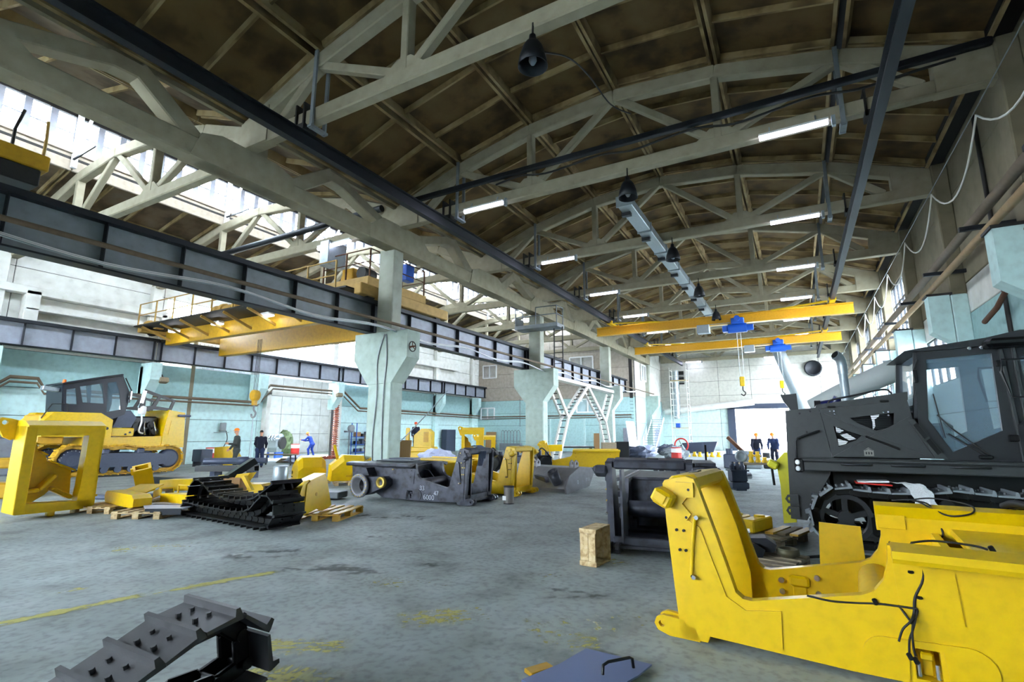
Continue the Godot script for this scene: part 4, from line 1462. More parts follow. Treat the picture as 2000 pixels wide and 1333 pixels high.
func chalk(o: Node3D, txt: String, at: Vector3, size: float, turn: float):
	var f := SystemFont.new()
	f.font_names = PackedStringArray(["Droid Sans"])
	var t := TextMesh.new()
	t.text = txt
	t.font = f
	t.font_size = 32
	t.pixel_size = size / 32.0
	t.depth = 0.003
	var mi := MeshInstance3D.new()
	mi.mesh = t
	mi.material_override = paint(Color(0.72, 0.74, 0.78), 0.9)
	mi.name = "chalk_mark"
	o.add_child(mi, true)
	mi.position = at
	mi.rotation = Vector3(0, turn, 0)

func track_path(c1: Vector2, r1: float, c2: Vector2, r2: float, sagging: float, n: int) -> Array:
	# closed path: round the front wheel, along the ground, round the rear wheel, back over the top; evenly spaced [point, tangent]
	var pts = []
	for k in 13:
		var a = PI * 0.5 + PI * k / 12.0
		pts.append(c1 + Vector2(cos(a), sin(a)) * r1)
	for k in range(1, 8): pts.append((c1 + Vector2(0, -r1)).lerp(c2 + Vector2(0, -r2), k / 8.0))
	for k in 13:
		var a = -PI * 0.5 + PI * k / 12.0
		pts.append(c2 + Vector2(cos(a), sin(a)) * r2)
	for k in range(1, 20):
		var t = k / 20.0
		pts.append((c2 + Vector2(0, r2)).lerp(c1 + Vector2(0, r1), t) - Vector2(0, sagging * abs(sin(t * PI * 2.0))))
	var L = 0.0
	for i in pts.size(): L += pts[i].distance_to(pts[(i + 1) % pts.size()])
	var out = []
	var step = L / n
	var acc = 0.0
	var nextd = 0.0
	for i in pts.size():
		var a = pts[i]
		var b = pts[(i + 1) % pts.size()]
		var l = a.distance_to(b)
		while nextd < acc + l and out.size() < n:
			out.append([a.lerp(b, (nextd - acc) / l), (b - a).normalized()])
			nextd += step
		acc += l
	return out

func shoe_mesh(pitch: float, w: float, grouser: float) -> ArrayMesh:
	# x along the track, y outwards, z across
	var st = mb()
	plate(st, v2([-pitch * 0.5, 0.0, pitch * 0.48, 0.0, pitch * 0.5, 0.02, -pitch * 0.28, 0.03, -pitch * 0.3, grouser, -pitch * 0.42, grouser, -pitch * 0.5, 0.02]), w, XF(Vector3(0, 0, -w * 0.5), Vector3.RIGHT, Vector3.UP, Vector3.BACK))
	for s in [-1, 1]:
		for q in [-0.02, 0.06]: cyl(st, Vector3(q + 0.01, 0.02, s * w * 0.16), Vector3(q + 0.01, 0.05, s * w * 0.16), 0.016, -1, 6)
	return mesh_of(st)

func link_mesh(pitch: float, h: float) -> ArrayMesh:
	var st = mb()
	for s in [-1, 1]:
		box(st, Vector3(0, -h * 0.5, s * 0.08), Vector3(pitch * 0.92, h, 0.04), Basis.IDENTITY, 0.012)
	cyl(st, Vector3(pitch * 0.5, -h * 0.5, -0.11), Vector3(pitch * 0.5, -h * 0.5, 0.11), h * 0.34, -1, 10)
	return mesh_of(st)

func add_track(o: Node3D, path: Array, z: float, shoe: Mesh, link: Mesh, ms: Material, ml: Material):
	var t := Node3D.new()
	t.name = "track"
	o.add_child(t, true)
	for p in path:
		var tang = Vector3(p[1].x, p[1].y, 0)
		var outw = Vector3(p[1].y, -p[1].x, 0)
		var b = Basis(tang, outw, tang.cross(outw))
		inst("track_shoe", shoe, ms, t, Transform3D(b, Vector3(p[0].x, p[0].y, z)))
		if link: inst("track_link", link, ml, t, Transform3D(b, Vector3(p[0].x, p[0].y, z)))

func spoked(st, c: Vector3, r: float, w: float, spokes: int):
	var rim = []
	for p in [[-w, r * 0.8], [-w, r], [w, r], [w, r * 0.8], [-w, r * 0.8]]: rim.append([p[0] + w, p[1]])
	lathe(st, c - Vector3(0, 0, w), Vector3.BACK, rim, 28, false, false)
	cyl(st, c - Vector3(0, 0, w * 1.1), c + Vector3(0, 0, w * 1.1), r * 0.3, -1, 18)
	for k in spokes:
		var a = PI2 * k / spokes + 0.3
		var dirv = Vector3(cos(a), sin(a), 0)
		bar(st, c + dirv * r * 0.25, c + dirv * r * 0.85, w * 0.9, r * 0.22, Vector3(-sin(a), cos(a), 0))

func build_big():
	# ---- yellow frame in the foreground
	var a = Vector2(-1.1, -4.75)
	var d = Vector2(0.9968, 0.0797)
	var away = Vector2(0.0797, -0.9968)
	machine_frame("big bright yellow welded frame in the foreground with black cables on it", a + away * 0.6, d, M.yellow, false, 1.0)
	# ---- black frame with chalk numbers
	var bf = machine_frame("unpainted blackish steel frame with chalked numbers and round hub, middle of the hall", Vector2(-6.93, -10.36 - 0.6), Vector2(-1, 0.02), M.raw, true)
	chalk(bf, "33", Vector3(1.35, 0.33, -0.625), 0.14, PI)
	chalk(bf, "6000", Vector3(1.14, 0.12, -0.625), 0.15, PI)
	chalk(bf, "47", Vector3(0.92, 0.23, -0.625), 0.13, PI)
	# ---- dark frame seen through its portal
	machine_frame("dark unpainted steel frame seen end-on, behind the wooden crate", Vector2(-1.93, -7.48), Vector2(-0.14, -0.99), M.raw, true)
	# ---- further yellow ones
	machine_frame("yellow welded frame standing just behind the blackish frame with chalk numbers", Vector2(-6.8, -12.42 - 0.6), Vector2(-1, 0), M.yellow, false)
	machine_frame("yellow welded frame with its body to the right, farther off behind the grey blade", Vector2(-11.0, -22.6), Vector2(0.93, -0.36), M.yellow, false)
	dark_dozer()
	yellow_dozer()
	left_frame("tall open yellow frame at the left picture edge with a gusset plate inside", Vector2(-13.5, -4.4), Vector2(0.05, -1.0), M.yellow)

func left_frame(label: String, at: Vector2, d: Vector2, m: Material) -> Node3D:
	var o = thing("portal_weldment", label, "machine frame", Vector3(at.x, 0.1, at.y), facing(d), "open yellow frames")
	# local x across the frame, y up, the depth runs to -z
	var st = mb()
	plate(st, v2([-0.06, 0.0, 0.04, 0.0, 0.04, 1.72, -0.06, 1.72]), 0.78, XF(Vector3(0, 0, -0.78), Vector3.RIGHT, Vector3.UP, Vector3.BACK))
	box(st, Vector3(0.0, 0.86, 0.0), Vector3(0.18, 1.7, 0.05), Basis.IDENTITY, 0.01)
	part("side_post", st, m, o)
	st = mb()
	plate(st, v2([0.9, 0.06, 1.17, 0.0, 1.2, 0.3, 1.24, 1.56, 0.96, 1.56, 0.93, 0.5]), 0.3, XF(Vector3(0, 0, -0.3), Vector3.RIGHT, Vector3.UP, Vector3.BACK))
	part("side_post", st, m, o)
	st = mb()
	box(st, Vector3(1.2, 0.85, -0.38), Vector3(0.04, 1.6, 0.76))
	part("side_plate", st, m, o)
	st = mb()
	plate(st, v2([0.0, 1.53, 0.0, 1.74, -0.3, 1.84, -0.78, 1.84, -0.78, 1.53]), 1.3, XF(Vector3(-0.06, 0, 0.02), Vector3.BACK, Vector3.UP, Vector3.RIGHT))
	part("top_beam", st, m, o)
	st = mb()
	plate(st, v2([-0.06, 0.0, 1.19, 0.0, 1.19, 0.16, 0.0, 0.2]), 0.34, XF(Vector3(0, 0, -0.34), Vector3.RIGHT, Vector3.UP, Vector3.BACK))
	part("bottom_beam", st, m, o)
	st = mb()
	zplate(st, [-0.36, 1.74, -0.38, 1.84, -0.3, 1.9, -0.16, 1.88, 0.1, 1.8, 0.04, 1.5, -0.12, 1.44, -0.24, 1.5], -0.74, 0.1, [circle2(Vector2(-0.25, 1.8), 0.05)])
	part("lug", st, m, o)
	st = mb()
	box(st, Vector3(0.52, -0.03, -0.1), Vector3(0.12, 0.14, 0.16), Basis.IDENTITY, 0.02)
	part("bottom_lug", st, m, o)
	st = mb()
	box(st, Vector3(0.45, 1.83, -0.4), Vector3(0.2, 0.03, 0.1))
	part("recess", st, M.black, o)
	st = mb()
	zplate(st, [0.02, 1.48, 0.26, 1.36, 0.29, 1.22, 0.42, 1.14, 0.46, 1.0, 0.9, 0.8, 0.94, 0.18, 0.6, 0.42, 0.5, 0.3, 0.3, 0.16, 0.02, 0.16], -0.55, 0.06)
	part("inner_plate", st, m, o)
	for q in [[0.04, 0.38, 0.36, 0.42], [0.36, 0.42, 0.6, 0.72], [0.56, 0.44, 0.92, 0.22]]:
		st = mb()
		bar(st, Vector3(q[0], q[1], -0.42), Vector3(q[2], q[3], -0.42), 0.24, 0.09, Vector3.UP, 0.02)
		part("rib", st, m, o)
	for q in [[0.04, 1.46, 0.26, 1.35], [0.3, 1.2, 0.42, 1.13], [0.46, 1.01, 0.92, 0.79]]:
		st = mb()
		bar(st, Vector3(q[0], q[1], -0.46), Vector3(q[2], q[3], -0.46), 0.26, 0.03, Vector3.UP, 0.008)
		part("edge_flange", st, m, o)
	for q in [[1.26, 1.3], [1.22, 0.25]]:
		st = mb()
		box(st, Vector3(q[0], q[1], -0.1), Vector3(0.12, 0.04, 0.06))
		part("stop_peg", st, m, o)
	return o

func cab_side(o: Node3D, z: float, s: float):
	# framed side of the dark cab with door glass and rear window
	var st = mb()
	var door = v2([1.77, 2.86, 2.56, 2.9, 2.54, 1.82, 1.93, 1.52, 1.69, 1.98])
	var rear = v2([2.86, 2.84, 3.42, 2.86, 3.42, 2.0, 2.9, 1.85])
	zplate(st, [1.66, 2.97, 1.78, 3.03, 3.55, 3.1, 3.58, 1.36, 1.86, 1.36, 1.56, 1.9, 1.58, 2.4], z, 0.06, [door, rear])
	part("cab_side", st, M.dozer_dark, o)
	st = mb()
	plate(st, door, 0.01, XF(Vector3(0, 0, z - 0.005), Vector3.RIGHT, Vector3.UP, Vector3.BACK))
	part("door_glass", st, M.cabglass, o)
	st = mb()
	plate(st, rear, 0.01, XF(Vector3(0, 0, z - 0.005), Vector3.RIGHT, Vector3.UP, Vector3.BACK))
	part("side_glass", st, M.cabglass, o)
	st = mb()
	for q in [[2.66, 2.95, 2.72, 1.4], [2.8, 2.97, 2.82, 1.4]]: bar(st, Vector3(q[0], q[1], z + s * 0.05), Vector3(q[2], q[3], z + s * 0.05), 0.06, 0.05, Vector3.RIGHT, 0.01)
	part("door_post", st, M.dozer, o)
	st = mb()
	for yy in [2.75, 1.72]: box(st, Vector3(2.64, yy, z + s * 0.06), Vector3(0.12, 0.09, 0.05), Basis.IDENTITY, 0.01)
	part("hinge", st, M.black, o)
	st = mb()
	tube(st, [Vector3(2.36, 1.47, z + s * 0.05), Vector3(1.95, 1.85, z + s * 0.06), Vector3(1.8, 2.05, z + s * 0.05)], 0.012, 6)
	tube(st, [Vector3(2.3, 1.47, z + s * 0.06), Vector3(1.9, 1.78, z + s * 0.06)], 0.012, 6)
	tube(st, [Vector3(1.79, 2.35, z + s * 0.045), Vector3(1.86, 1.72, z + s * 0.05)], 0.01, 6)
	part("wiper_arm", st, M.iron, o)
	st = mb()
	box(st, Vector3(2.3, 1.46, z + s * 0.05), Vector3(0.16, 0.06, 0.06), Basis.IDENTITY, 0.015)
	part("wiper_motor", st, M.black, o)

func dark_dozer():
	var d = Vector2(1.0, 0.0)
	var o = thing("bulldozer", "dark grey crawler bulldozer with cab at the right, behind the yellow frame", "bulldozer", Vector3(0.09, 0.0, -8.74), facing(d))
	# local: x to the rear, y up, z towards the camera; near side of the fender at z = 0
	var zn = -0.35
	var zf = -2.25
	var st = mb()
	plate(st, v2([-0.28, 2.05, 0.23, 2.09, 0.35, 1.36, 0.3, 1.1, 0.1, 0.8, -0.1, 0.42, -0.34, 0.43]), abs(zf - zn), XF(Vector3(0, 0, zf), Vector3.RIGHT, Vector3.UP, Vector3.BACK))
	part("radiator_guard", st, M.dozer, o)
	st = mb()
	for k in 30: box(st, Vector3(-0.31 + 0.002 * k, 0.5 + k * 0.052, zn - 0.03), Vector3(0.03, 0.02, 0.05))
	part("guard_edge", st, M.iron, o).set_meta("kind", "stuff")
	for p in [[-0.06, 2.0], [-0.1, 1.62], [0.1, 2.03], [0.02, 1.72]]:
		st = mb()
		disc(st, Vector3(p[0], p[1], zn), Vector3.BACK, 0.018, 0.03, 8)
		part("bolt", st, M.black, o)
	# engine side: lower facet, upper facet with window openings
	st = mb()
	zplate(st, [0.36, 1.36, 1.86, 1.36, 1.5, 1.9, 1.46, 1.94], zn + 0.0, 0.04)
	part("side_panel", st, M.dozer, o)
	for s in [0, 1]:
		var z = zn - 0.02 if s == 0 else zf + 0.06
		st = mb()
		var h1 = v2([0.66, 1.93, 1.27, 1.99, 1.24, 1.8, 0.94, 1.72])
		var h2 = v2([0.42, 1.81, 0.46, 1.5, 0.72, 1.6, 0.8, 1.67])
		zplate(st, [0.24, 2.07, 1.46, 2.17, 1.5, 1.9, 1.86, 1.36, 0.36, 1.36], z, 0.03, [h1, h2])
		part("side_panel", st, M.dozer, o)
		st = mb()
		plate(st, v2([0.95, 1.98, 1.08, 1.99, 1.06, 1.94, 1.0, 1.9, 1.0, 1.8, 0.96, 1.74, 0.97, 1.86]), 0.008, XF(Vector3(0, 0, z - 0.006), Vector3.RIGHT, Vector3.UP, Vector3.BACK))
		part("grille_daylight_patch", st, M.white, o)  # white plates stand in for daylight showing through the grille
		for q in [[0.45, 1.8, 0.56, 1.74, 0.5, 1.71, 0.45, 1.72], [0.5, 1.68, 0.6, 1.7, 0.72, 1.62, 0.62, 1.6, 0.55, 1.64], [0.46, 1.62, 0.54, 1.6, 0.6, 1.58, 0.56, 1.54, 0.46, 1.52]]:
			st = mb()
			plate(st, v2(q), 0.008, XF(Vector3(0, 0, z - 0.006), Vector3.RIGHT, Vector3.UP, Vector3.BACK))
			part("grille_daylight_patch", st, M.white, o)
		st = mb()
		for k in 12: box(st, Vector3(0.6, 1.52 + k * 0.026, z), Vector3(0.4 - 0.012 * k, 0.006, 0.012))
		for k in 8: box(st, Vector3(0.97, 1.77 + k * 0.027, z), Vector3(0.5, 0.006, 0.012))
		part("grille", st, M.dozer_dark, o).set_meta("kind", "stuff")
	# raised ridge across the panel
	st = mb()
	plate(st, v2([0.3, 2.0, 0.36, 2.02, 1.64, 1.46, 1.6, 1.4]), 0.03, XF(Vector3(0, 0, zn), Vector3.RIGHT, Vector3.UP, Vector3.BACK))
	part("panel_ridge", st, M.dozer, o)
	st = mb()
	box(st, Vector3(1.0, 1.6, (zn + zf) * 0.5), Vector3(1.2, 0.9, 1.1), Basis.IDENTITY, 0.05)
	part("engine_block", st, M.black, o)
	# hood
	st = mb()
	plate(st, v2([0.18, 2.07, 1.47, 2.17, 1.48, 2.29, 0.2, 2.13]), abs(zf - zn) - 0.06, XF(Vector3(0, 0, zf + 0.05), Vector3.RIGHT, Vector3.UP, Vector3.BACK))
	part("hood", st, M.dozer, o)
	for p in [[0.42, 2.09], [1.16, 2.16]]:
		st = mb()
		box(st, Vector3(p[0], p[1], zn + 0.01), Vector3(0.12, 0.03, 0.03), Basis.IDENTITY, 0.008)
		part("hood_hinge", st, M.black, o)
		st = mb()
		for q in [[-0.03, -0.06], [0.03, -0.06], [0.03, -0.11]]: disc(st, Vector3(p[0] + q[0], p[1] + q[1], zn), Vector3.BACK, 0.013, 0.03, 8)
		part("hinge_bolt", st, M.bright, o)
	st = mb()
	tube(st, curve([Vector3(0.4, 2.13, zn - 0.15), Vector3(0.43, 2.2, zn - 0.15), Vector3(0.8, 2.27, zn - 0.15), Vector3(1.2, 2.34, zn - 0.15), Vector3(1.3, 2.25, zn - 0.15)], 5), 0.016, 6)
	part("hood_rail", st, M.dozer_dark, o)
	# front handrail and long catches
	st = mb()
	tube(st, [Vector3(0.2, 1.74, zn + 0.02), Vector3(0.2, 1.74, zn + 0.07), Vector3(-0.13, 1.63, zn + 0.07), Vector3(-0.16, 1.58, zn + 0.07), Vector3(-0.17, 1.2, zn + 0.07), Vector3(-0.17, 1.2, zn)], 0.017, 6)
	part("handrail", st, M.dozer_dark, o)
	st = mb()
	bar(st, Vector3(0.84, 1.66, zn + 0.05), Vector3(1.28, 1.48, zn + 0.05), 0.03, 0.03, Vector3.UP, 0.008)
	part("panel_handle", st, M.black, o)
	# small pale plate with a hut shaped emblem
	st = mb()
	zplate(st, [0.8, 1.38, 0.93, 1.38, 0.93, 1.46, 0.865, 1.5, 0.8, 1.46], zn + 0.03, 0.006)
	part("emblem_plate", st, paint(Color(0.5, 0.5, 0.47), 0.6), o, "small pale house-shaped emblem")
	st = mb()
	for k in 3: box(st, Vector3(0.83 + 0.035 * k, 1.42, zn + 0.035), Vector3(0.018, 0.035, 0.004))
	bar(st, Vector3(0.81, 1.46, zn + 0.035), Vector3(0.865, 1.485, zn + 0.035), 0.004, 0.008)
	bar(st, Vector3(0.92, 1.46, zn + 0.035), Vector3(0.865, 1.485, zn + 0.035), 0.004, 0.008)
	part("emblem", st, M.dozer_dark, o)
	# louvred strip below the windscreen
	st = mb()
	plate(st, v2([1.43, 1.88, 1.5, 1.9, 1.84, 1.36, 1.7, 1.36]), 0.08, XF(Vector3(0, 0, zn - 0.01), Vector3.RIGHT, Vector3.UP, Vector3.BACK))
	part("louvre_frame", st, M.dozer, o)
	for q in [[0.04, 0.46], [0.52, 0.94]]:
		st = mb()
		var p0 = Vector3(1.49, 1.85, zn + 0.075)
		var p1 = Vector3(1.77, 1.4, zn + 0.075)
		bar(st, p0.lerp(p1, q[0]), p0.lerp(p1, q[1]), 0.012, 0.06, Vector3(1, 0.6, 0))
		part("louvre", st, M.black, o)
	# cab
	cab_side(o, zn - 0.02, 1.0)
	cab_side(o, zf + 0.25, -1.0)
	st = mb()
	var zc = (zn + zf + 0.23) * 0.5
	var cw = abs(zn - 0.02 - zf - 0.25)
	plate(st, v2([1.5, 3.0, 1.76, 3.04, 2.5, 3.12, 2.9, 3.2, 4.0, 3.16, 4.0, 3.06, 1.74, 2.98]), cw + 0.16, XF(Vector3(0, 0, zf + 0.17), Vector3.RIGHT, Vector3.UP, Vector3.BACK))
	part("roof", st, M.dozer_dark, o)
	st = mb()
	box(st, Vector3(2.95, 3.02, zn + 0.12), Vector3(1.0, 0.12, 0.3), Basis.IDENTITY, 0.04)
	part("roof_visor", st, M.black, o)
	for q in [2.3, 2.44, 2.58]:
		st = mb()
		lathe(st, Vector3(q, 2.985, zn + 0.03), Vector3.BACK, [[0, 0.025], [0.03, 0.03], [0.035, 0.02]], 10)
		part("roof_bolt", st, M.bright, o)
	st = mb()
	for zz in [zn - 0.06, zf + 0.3]: bar(st, Vector3(1.56, 1.92, zz), Vector3(1.68, 2.98, zz), 0.1, 0.08)
	box(st, Vector3(1.55, 1.75, zc), Vector3(0.08, 0.5, cw))
	part("windscreen_frame", st, M.dozer_dark, o)
	st = mb()
	bar(st, Vector3(1.58, 2.0, zc), Vector3(1.68, 2.96, zc), 0.01, cw - 0.1, Vector3.BACK)
	part("windscreen", st, M.cabglass, o)
	st = mb()
	box(st, Vector3(1.6, 2.62, zn + 0.02), Vector3(0.05, 0.2, 0.06), Basis.IDENTITY, 0.01)
	bar(st, Vector3(1.6, 2.72, zn + 0.03), Vector3(1.66, 2.86, zn + 0.03), 0.03, 0.03)
	part("grab_handle", st, M.black, o)
	# rear wall of the cab, seat and console seen through the glass
	st = mb()
	box(st, Vector3(3.55, 1.75, zc), Vector3(0.06, 0.8, cw))
	part("cab_back", st, M.dozer_dark, o)
	st = mb()
	box(st, Vector3(2.75, 1.72, zc), Vector3(0.5, 0.14, 0.5), Basis.IDENTITY, 0.05)
	box(st, Vector3(2.98, 2.05, zc), Vector3(0.14, 0.62, 0.48), Basis(Vector3.BACK, -0.15), 0.05)
	part("driver_seat", st, M.black, o)
	st = mb()
	box(st, Vector3(1.95, 1.6, zc), Vector3(0.3, 0.5, 0.7), Basis.IDENTITY, 0.04)
	part("console", st, M.black, o)
	# fender with steps and lamp cluster
	st = mb()
	box(st, Vector3(1.75, 1.32, -0.2), Vector3(3.7, 0.05, 0.42), Basis.IDENTITY, 0.015)
	box(st, Vector3(1.75, 1.23, -0.02), Vector3(3.7, 0.13, 0.04), Basis.IDENTITY, 0.015)
	part("fender", st, M.dozer, o)
	for q in [[0.45, 0.85], [1.1, 1.5], [1.8, 2.25]]:
		st = mb()
		tube(st, [Vector3(q[0], 1.27, 0.0), Vector3(q[0] + 0.02, 1.27, 0.04), Vector3(q[1] - 0.02, 1.27, 0.04), Vector3(q[1], 1.27, 0.0)], 0.015, 6)
		part("step_handle", st, M.dozer_dark, o)
	st = mb()
	box(st, Vector3(-0.14, 1.24, -0.04), Vector3(0.14, 0.2, 0.12), Basis.IDENTITY, 0.02)
	part("lamp_block", st, M.black, o)
	for yy in [1.285, 1.195]:
		st = mb()
		lathe(st, Vector3(-0.16, yy, 0.02), Vector3.BACK, [[0, 0.036], [0.02, 0.036], [0.03, 0.02]], 14)
		part("side_lamp", st, M.white, o)
	# lamp bracket plate on the nose top
	st = mb()
	plate(st, v2([-0.34, 2.32, -0.08, 2.34, -0.07, 2.06, -0.18, 2.05, -0.3, 2.22]), 0.24, XF(Vector3(0, 0, -1.0), Vector3.RIGHT, Vector3.UP, Vector3.BACK))
	part("front_lamp_bracket", st, M.dozer_dark, o)
	st = mb()
	lathe(st, Vector3(0.74, 2.1, -1.6), Vector3.UP, [[0, 0.075], [0.62, 0.075], [0.66, 0.085]], 16)
	tube(st, curve([Vector3(0.74, 2.7, -1.6), Vector3(0.74, 2.86, -1.6), Vector3(0.71, 2.97, -1.57), Vector3(0.64, 3.03, -1.52)], 5), 0.085, 16)
	part("exhaust_stack", st, M.zinc, o)
	st = mb()
	cyl(st, Vector3(0.639, 3.031, -1.519), Vector3(0.63, 3.04, -1.512), 0.07, -1, 14)
	part("exhaust_mouth", st, M.black, o)
	st = mb()
	tube(st, curve([Vector3(0.26, 2.16, -1.2), Vector3(0.4, 2.18, -1.2), Vector3(0.52, 2.2, -1.2), Vector3(0.58, 2.28, -1.18)], 5), 0.065, 12)
	part("intake_elbow", st, paint(Color(0.05, 0.09, 0.3), 0.35), o)
	st = mb()
	tube(st, [Vector3(0.2, 2.17, -1.2), Vector3(0.3, 2.17, -1.2)], 0.07, 12)
	part("hose_clamp", st, M.iron, o)
	# tracks
	var path = track_path(Vector2(0.4, 0.5), 0.42, Vector2(3.0, 0.52), 0.44, 0.05, 36)
	for p in path: p[0].y = max(p[0].y, 0.085)
	var sh = shoe_mesh(0.215, 0.56, 0.075)
	var lk = link_mesh(0.215, 0.1)
	for z in [-0.36, -2.3]: add_track(o, path, z, sh, lk, M.steel, M.black)
	for z in [-0.36, -2.3]:
		st = mb()
		spoked(st, Vector3(0.4, 0.5, z), 0.34, 0.09, 5)
		part("idler_wheel", st, M.dozer_dark, o)
		st = mb()
		spoked(st, Vector3(3.0, 0.52, z), 0.36, 0.09, 6)
		part("drive_sprocket", st, M.dozer_dark, o)
		st = mb()
		box(st, Vector3(1.7, 0.42, z), Vector3(2.0, 0.3, 0.26), Basis.IDENTITY, 0.04)
		part("track_frame", st, M.black, o)
		for q in [0.9, 1.3, 1.7, 2.1, 2.5]:
			st = mb()
			cyl(st, Vector3(q, 0.26, z - 0.13), Vector3(q, 0.26, z + 0.13), 0.12, -1, 14)
			part("track_roller", st, M.iron, o)
		for q in [1.55, 2.5]:
			st = mb()
			cyl(st, Vector3(q, 0.72, z - 0.12), Vector3(q, 0.72, z + 0.12), 0.1, -1, 14)
			part("carrier_roller", st, M.iron, o)
	st = mb()
	box(st, Vector3(1.9, 0.85, -1.33), Vector3(3.2, 0.7, 1.3), Basis.IDENTITY, 0.05)
	part("belly", st, M.black, o)
	# rear: tank and rear box
	st = mb()
	box(st, Vector3(3.85, 1.75, -1.2), Vector3(0.5, 0.9, 1.7), Basis.IDENTITY, 0.08)
	part("fuel_tank", st, M.dozer_dark, o)
	st = mb()
	box(st, Vector3(2.95, 1.62, -0.2), Vector3(0.5, 0.5, 0.34), Basis.IDENTITY, 0.06)
	part("tool_box", st, M.dozer_dark, o)
	st = mb()
	tube(st, [Vector3(2.5, 2.6, 0.1), Vector3(2.52, 2.75, 0.12), Vector3(2.8, 2.75, 0.12), Vector3(2.82, 2.25, 0.12), Vector3(2.56, 2.25, 0.12), Vector3(2.5, 2.6, 0.1)], 0.018, 6)
	tube(st, [Vector3(2.8, 2.75, 0.12), Vector3(2.9, 2.9, -0.3)], 0.018, 6)
	part("mirror_frame", st, M.black, o)
	# yellow-green equipment frame at the nose
	st = mb()
	plate(st, v2([-0.5, 1.26, -0.36, 1.4, -0.26, 1.4, -0.26, 0.36, -0.46, 0.33, -0.46, 0.9]), 1.5, XF(Vector3(0, 0, -2.0), Vector3.RIGHT, Vector3.UP, Vector3.BACK))
	part("push_frame", st, M.lime, o, "yellow-green push frame at the nose")
	st = mb()
	box(st, Vector3(-0.55, 1.22, -0.44), Vector3(0.16, 0.12, 0.18), Basis(Vector3.BACK, -0.5), 0.02)
	part("push_frame_lamp", st, M.lime, o)
	for yy in [0.55, 0.72]:
		st = mb()
		zplate(st, [-0.2, yy - 0.07, -0.36, yy - 0.06, -0.4, yy, -0.36, yy + 0.06, -0.2, yy + 0.07], zn + 0.03, 0.05, [circle2(Vector2(-0.33, yy), 0.03, 10)])
		part("tow_eye", st, M.dozer, o)
	for c in o.get_children():
		var nm = String(c.name)
		if nm.begins_with("track") or nm.begins_with("idler") or nm.begins_with("drive") or nm.begins_with("carrier"): continue
		var cabby = false
		for w in ["cab", "roof", "door", "side_glass", "hinge", "wiper", "windscreen", "grab", "mirror"]:
			if nm.begins_with(w) and nm != "hinge_bolt": cabby = true
		c.scale = Vector3(0.89, 0.955 if cabby else 1.0, 1.0)
	# papers and cloth left on the track
	var ra = thing("document_folder", "white papers on a red folder lying on the track of the dark bulldozer", "papers", Vector3(0.86, 1.0, -9.05), facing(d))
	st = mb()
	box(st, Vector3(0, 0.0, 0), Vector3(0.42, 0.02, 0.3), Basis(Vector3.BACK, -0.04))
	part("folder", st, M.red, ra)
	st = mb()
	box(st, Vector3(0.0, 0.03, 0), Vector3(0.36, 0.02, 0.28), Basis(Vector3.BACK, 0.05))
	part("paper", st, M.white, ra)
	st = mb()
	var cl = [Vector3(1.12, 1.02, -9.05), Vector3(1.24, 1.03, -8.9), Vector3(1.33, 0.98, -8.8), Vector3(1.38, 0.84, -8.77), Vector3(1.39, 0.72, -8.77)]
	var cv = curve(cl, 5)
	var rows = []
	for i in cv.size():
		var r = []
		for k in 5: r.append(cv[i] + Vector3((k - 2) * 0.055 + 0.01 * sin(i * 1.3 + k), 0.012 * sin(k * 2.0 + i), (k - 2) * 0.02 + 0.015 * sin(k * 3.0)))
		rows.append(r)
	for i in rows.size() - 1:
		for k in 4: quad(st, rows[i][k], rows[i][k + 1], rows[i + 1][k + 1], rows[i + 1][k])
	solo("rag", st, paint(Color(0.82, 0.84, 0.84), 0.9, 0.0, ntex(0.05, [[0.0, Color(0.5, 0.35, 0.35)], [0.4, Color(0.9, 0.9, 0.9)], [1.0, Color(1, 1, 1)]], 77), 4.0), "crumpled pale rag hanging over the track of the dark bulldozer", "rag")

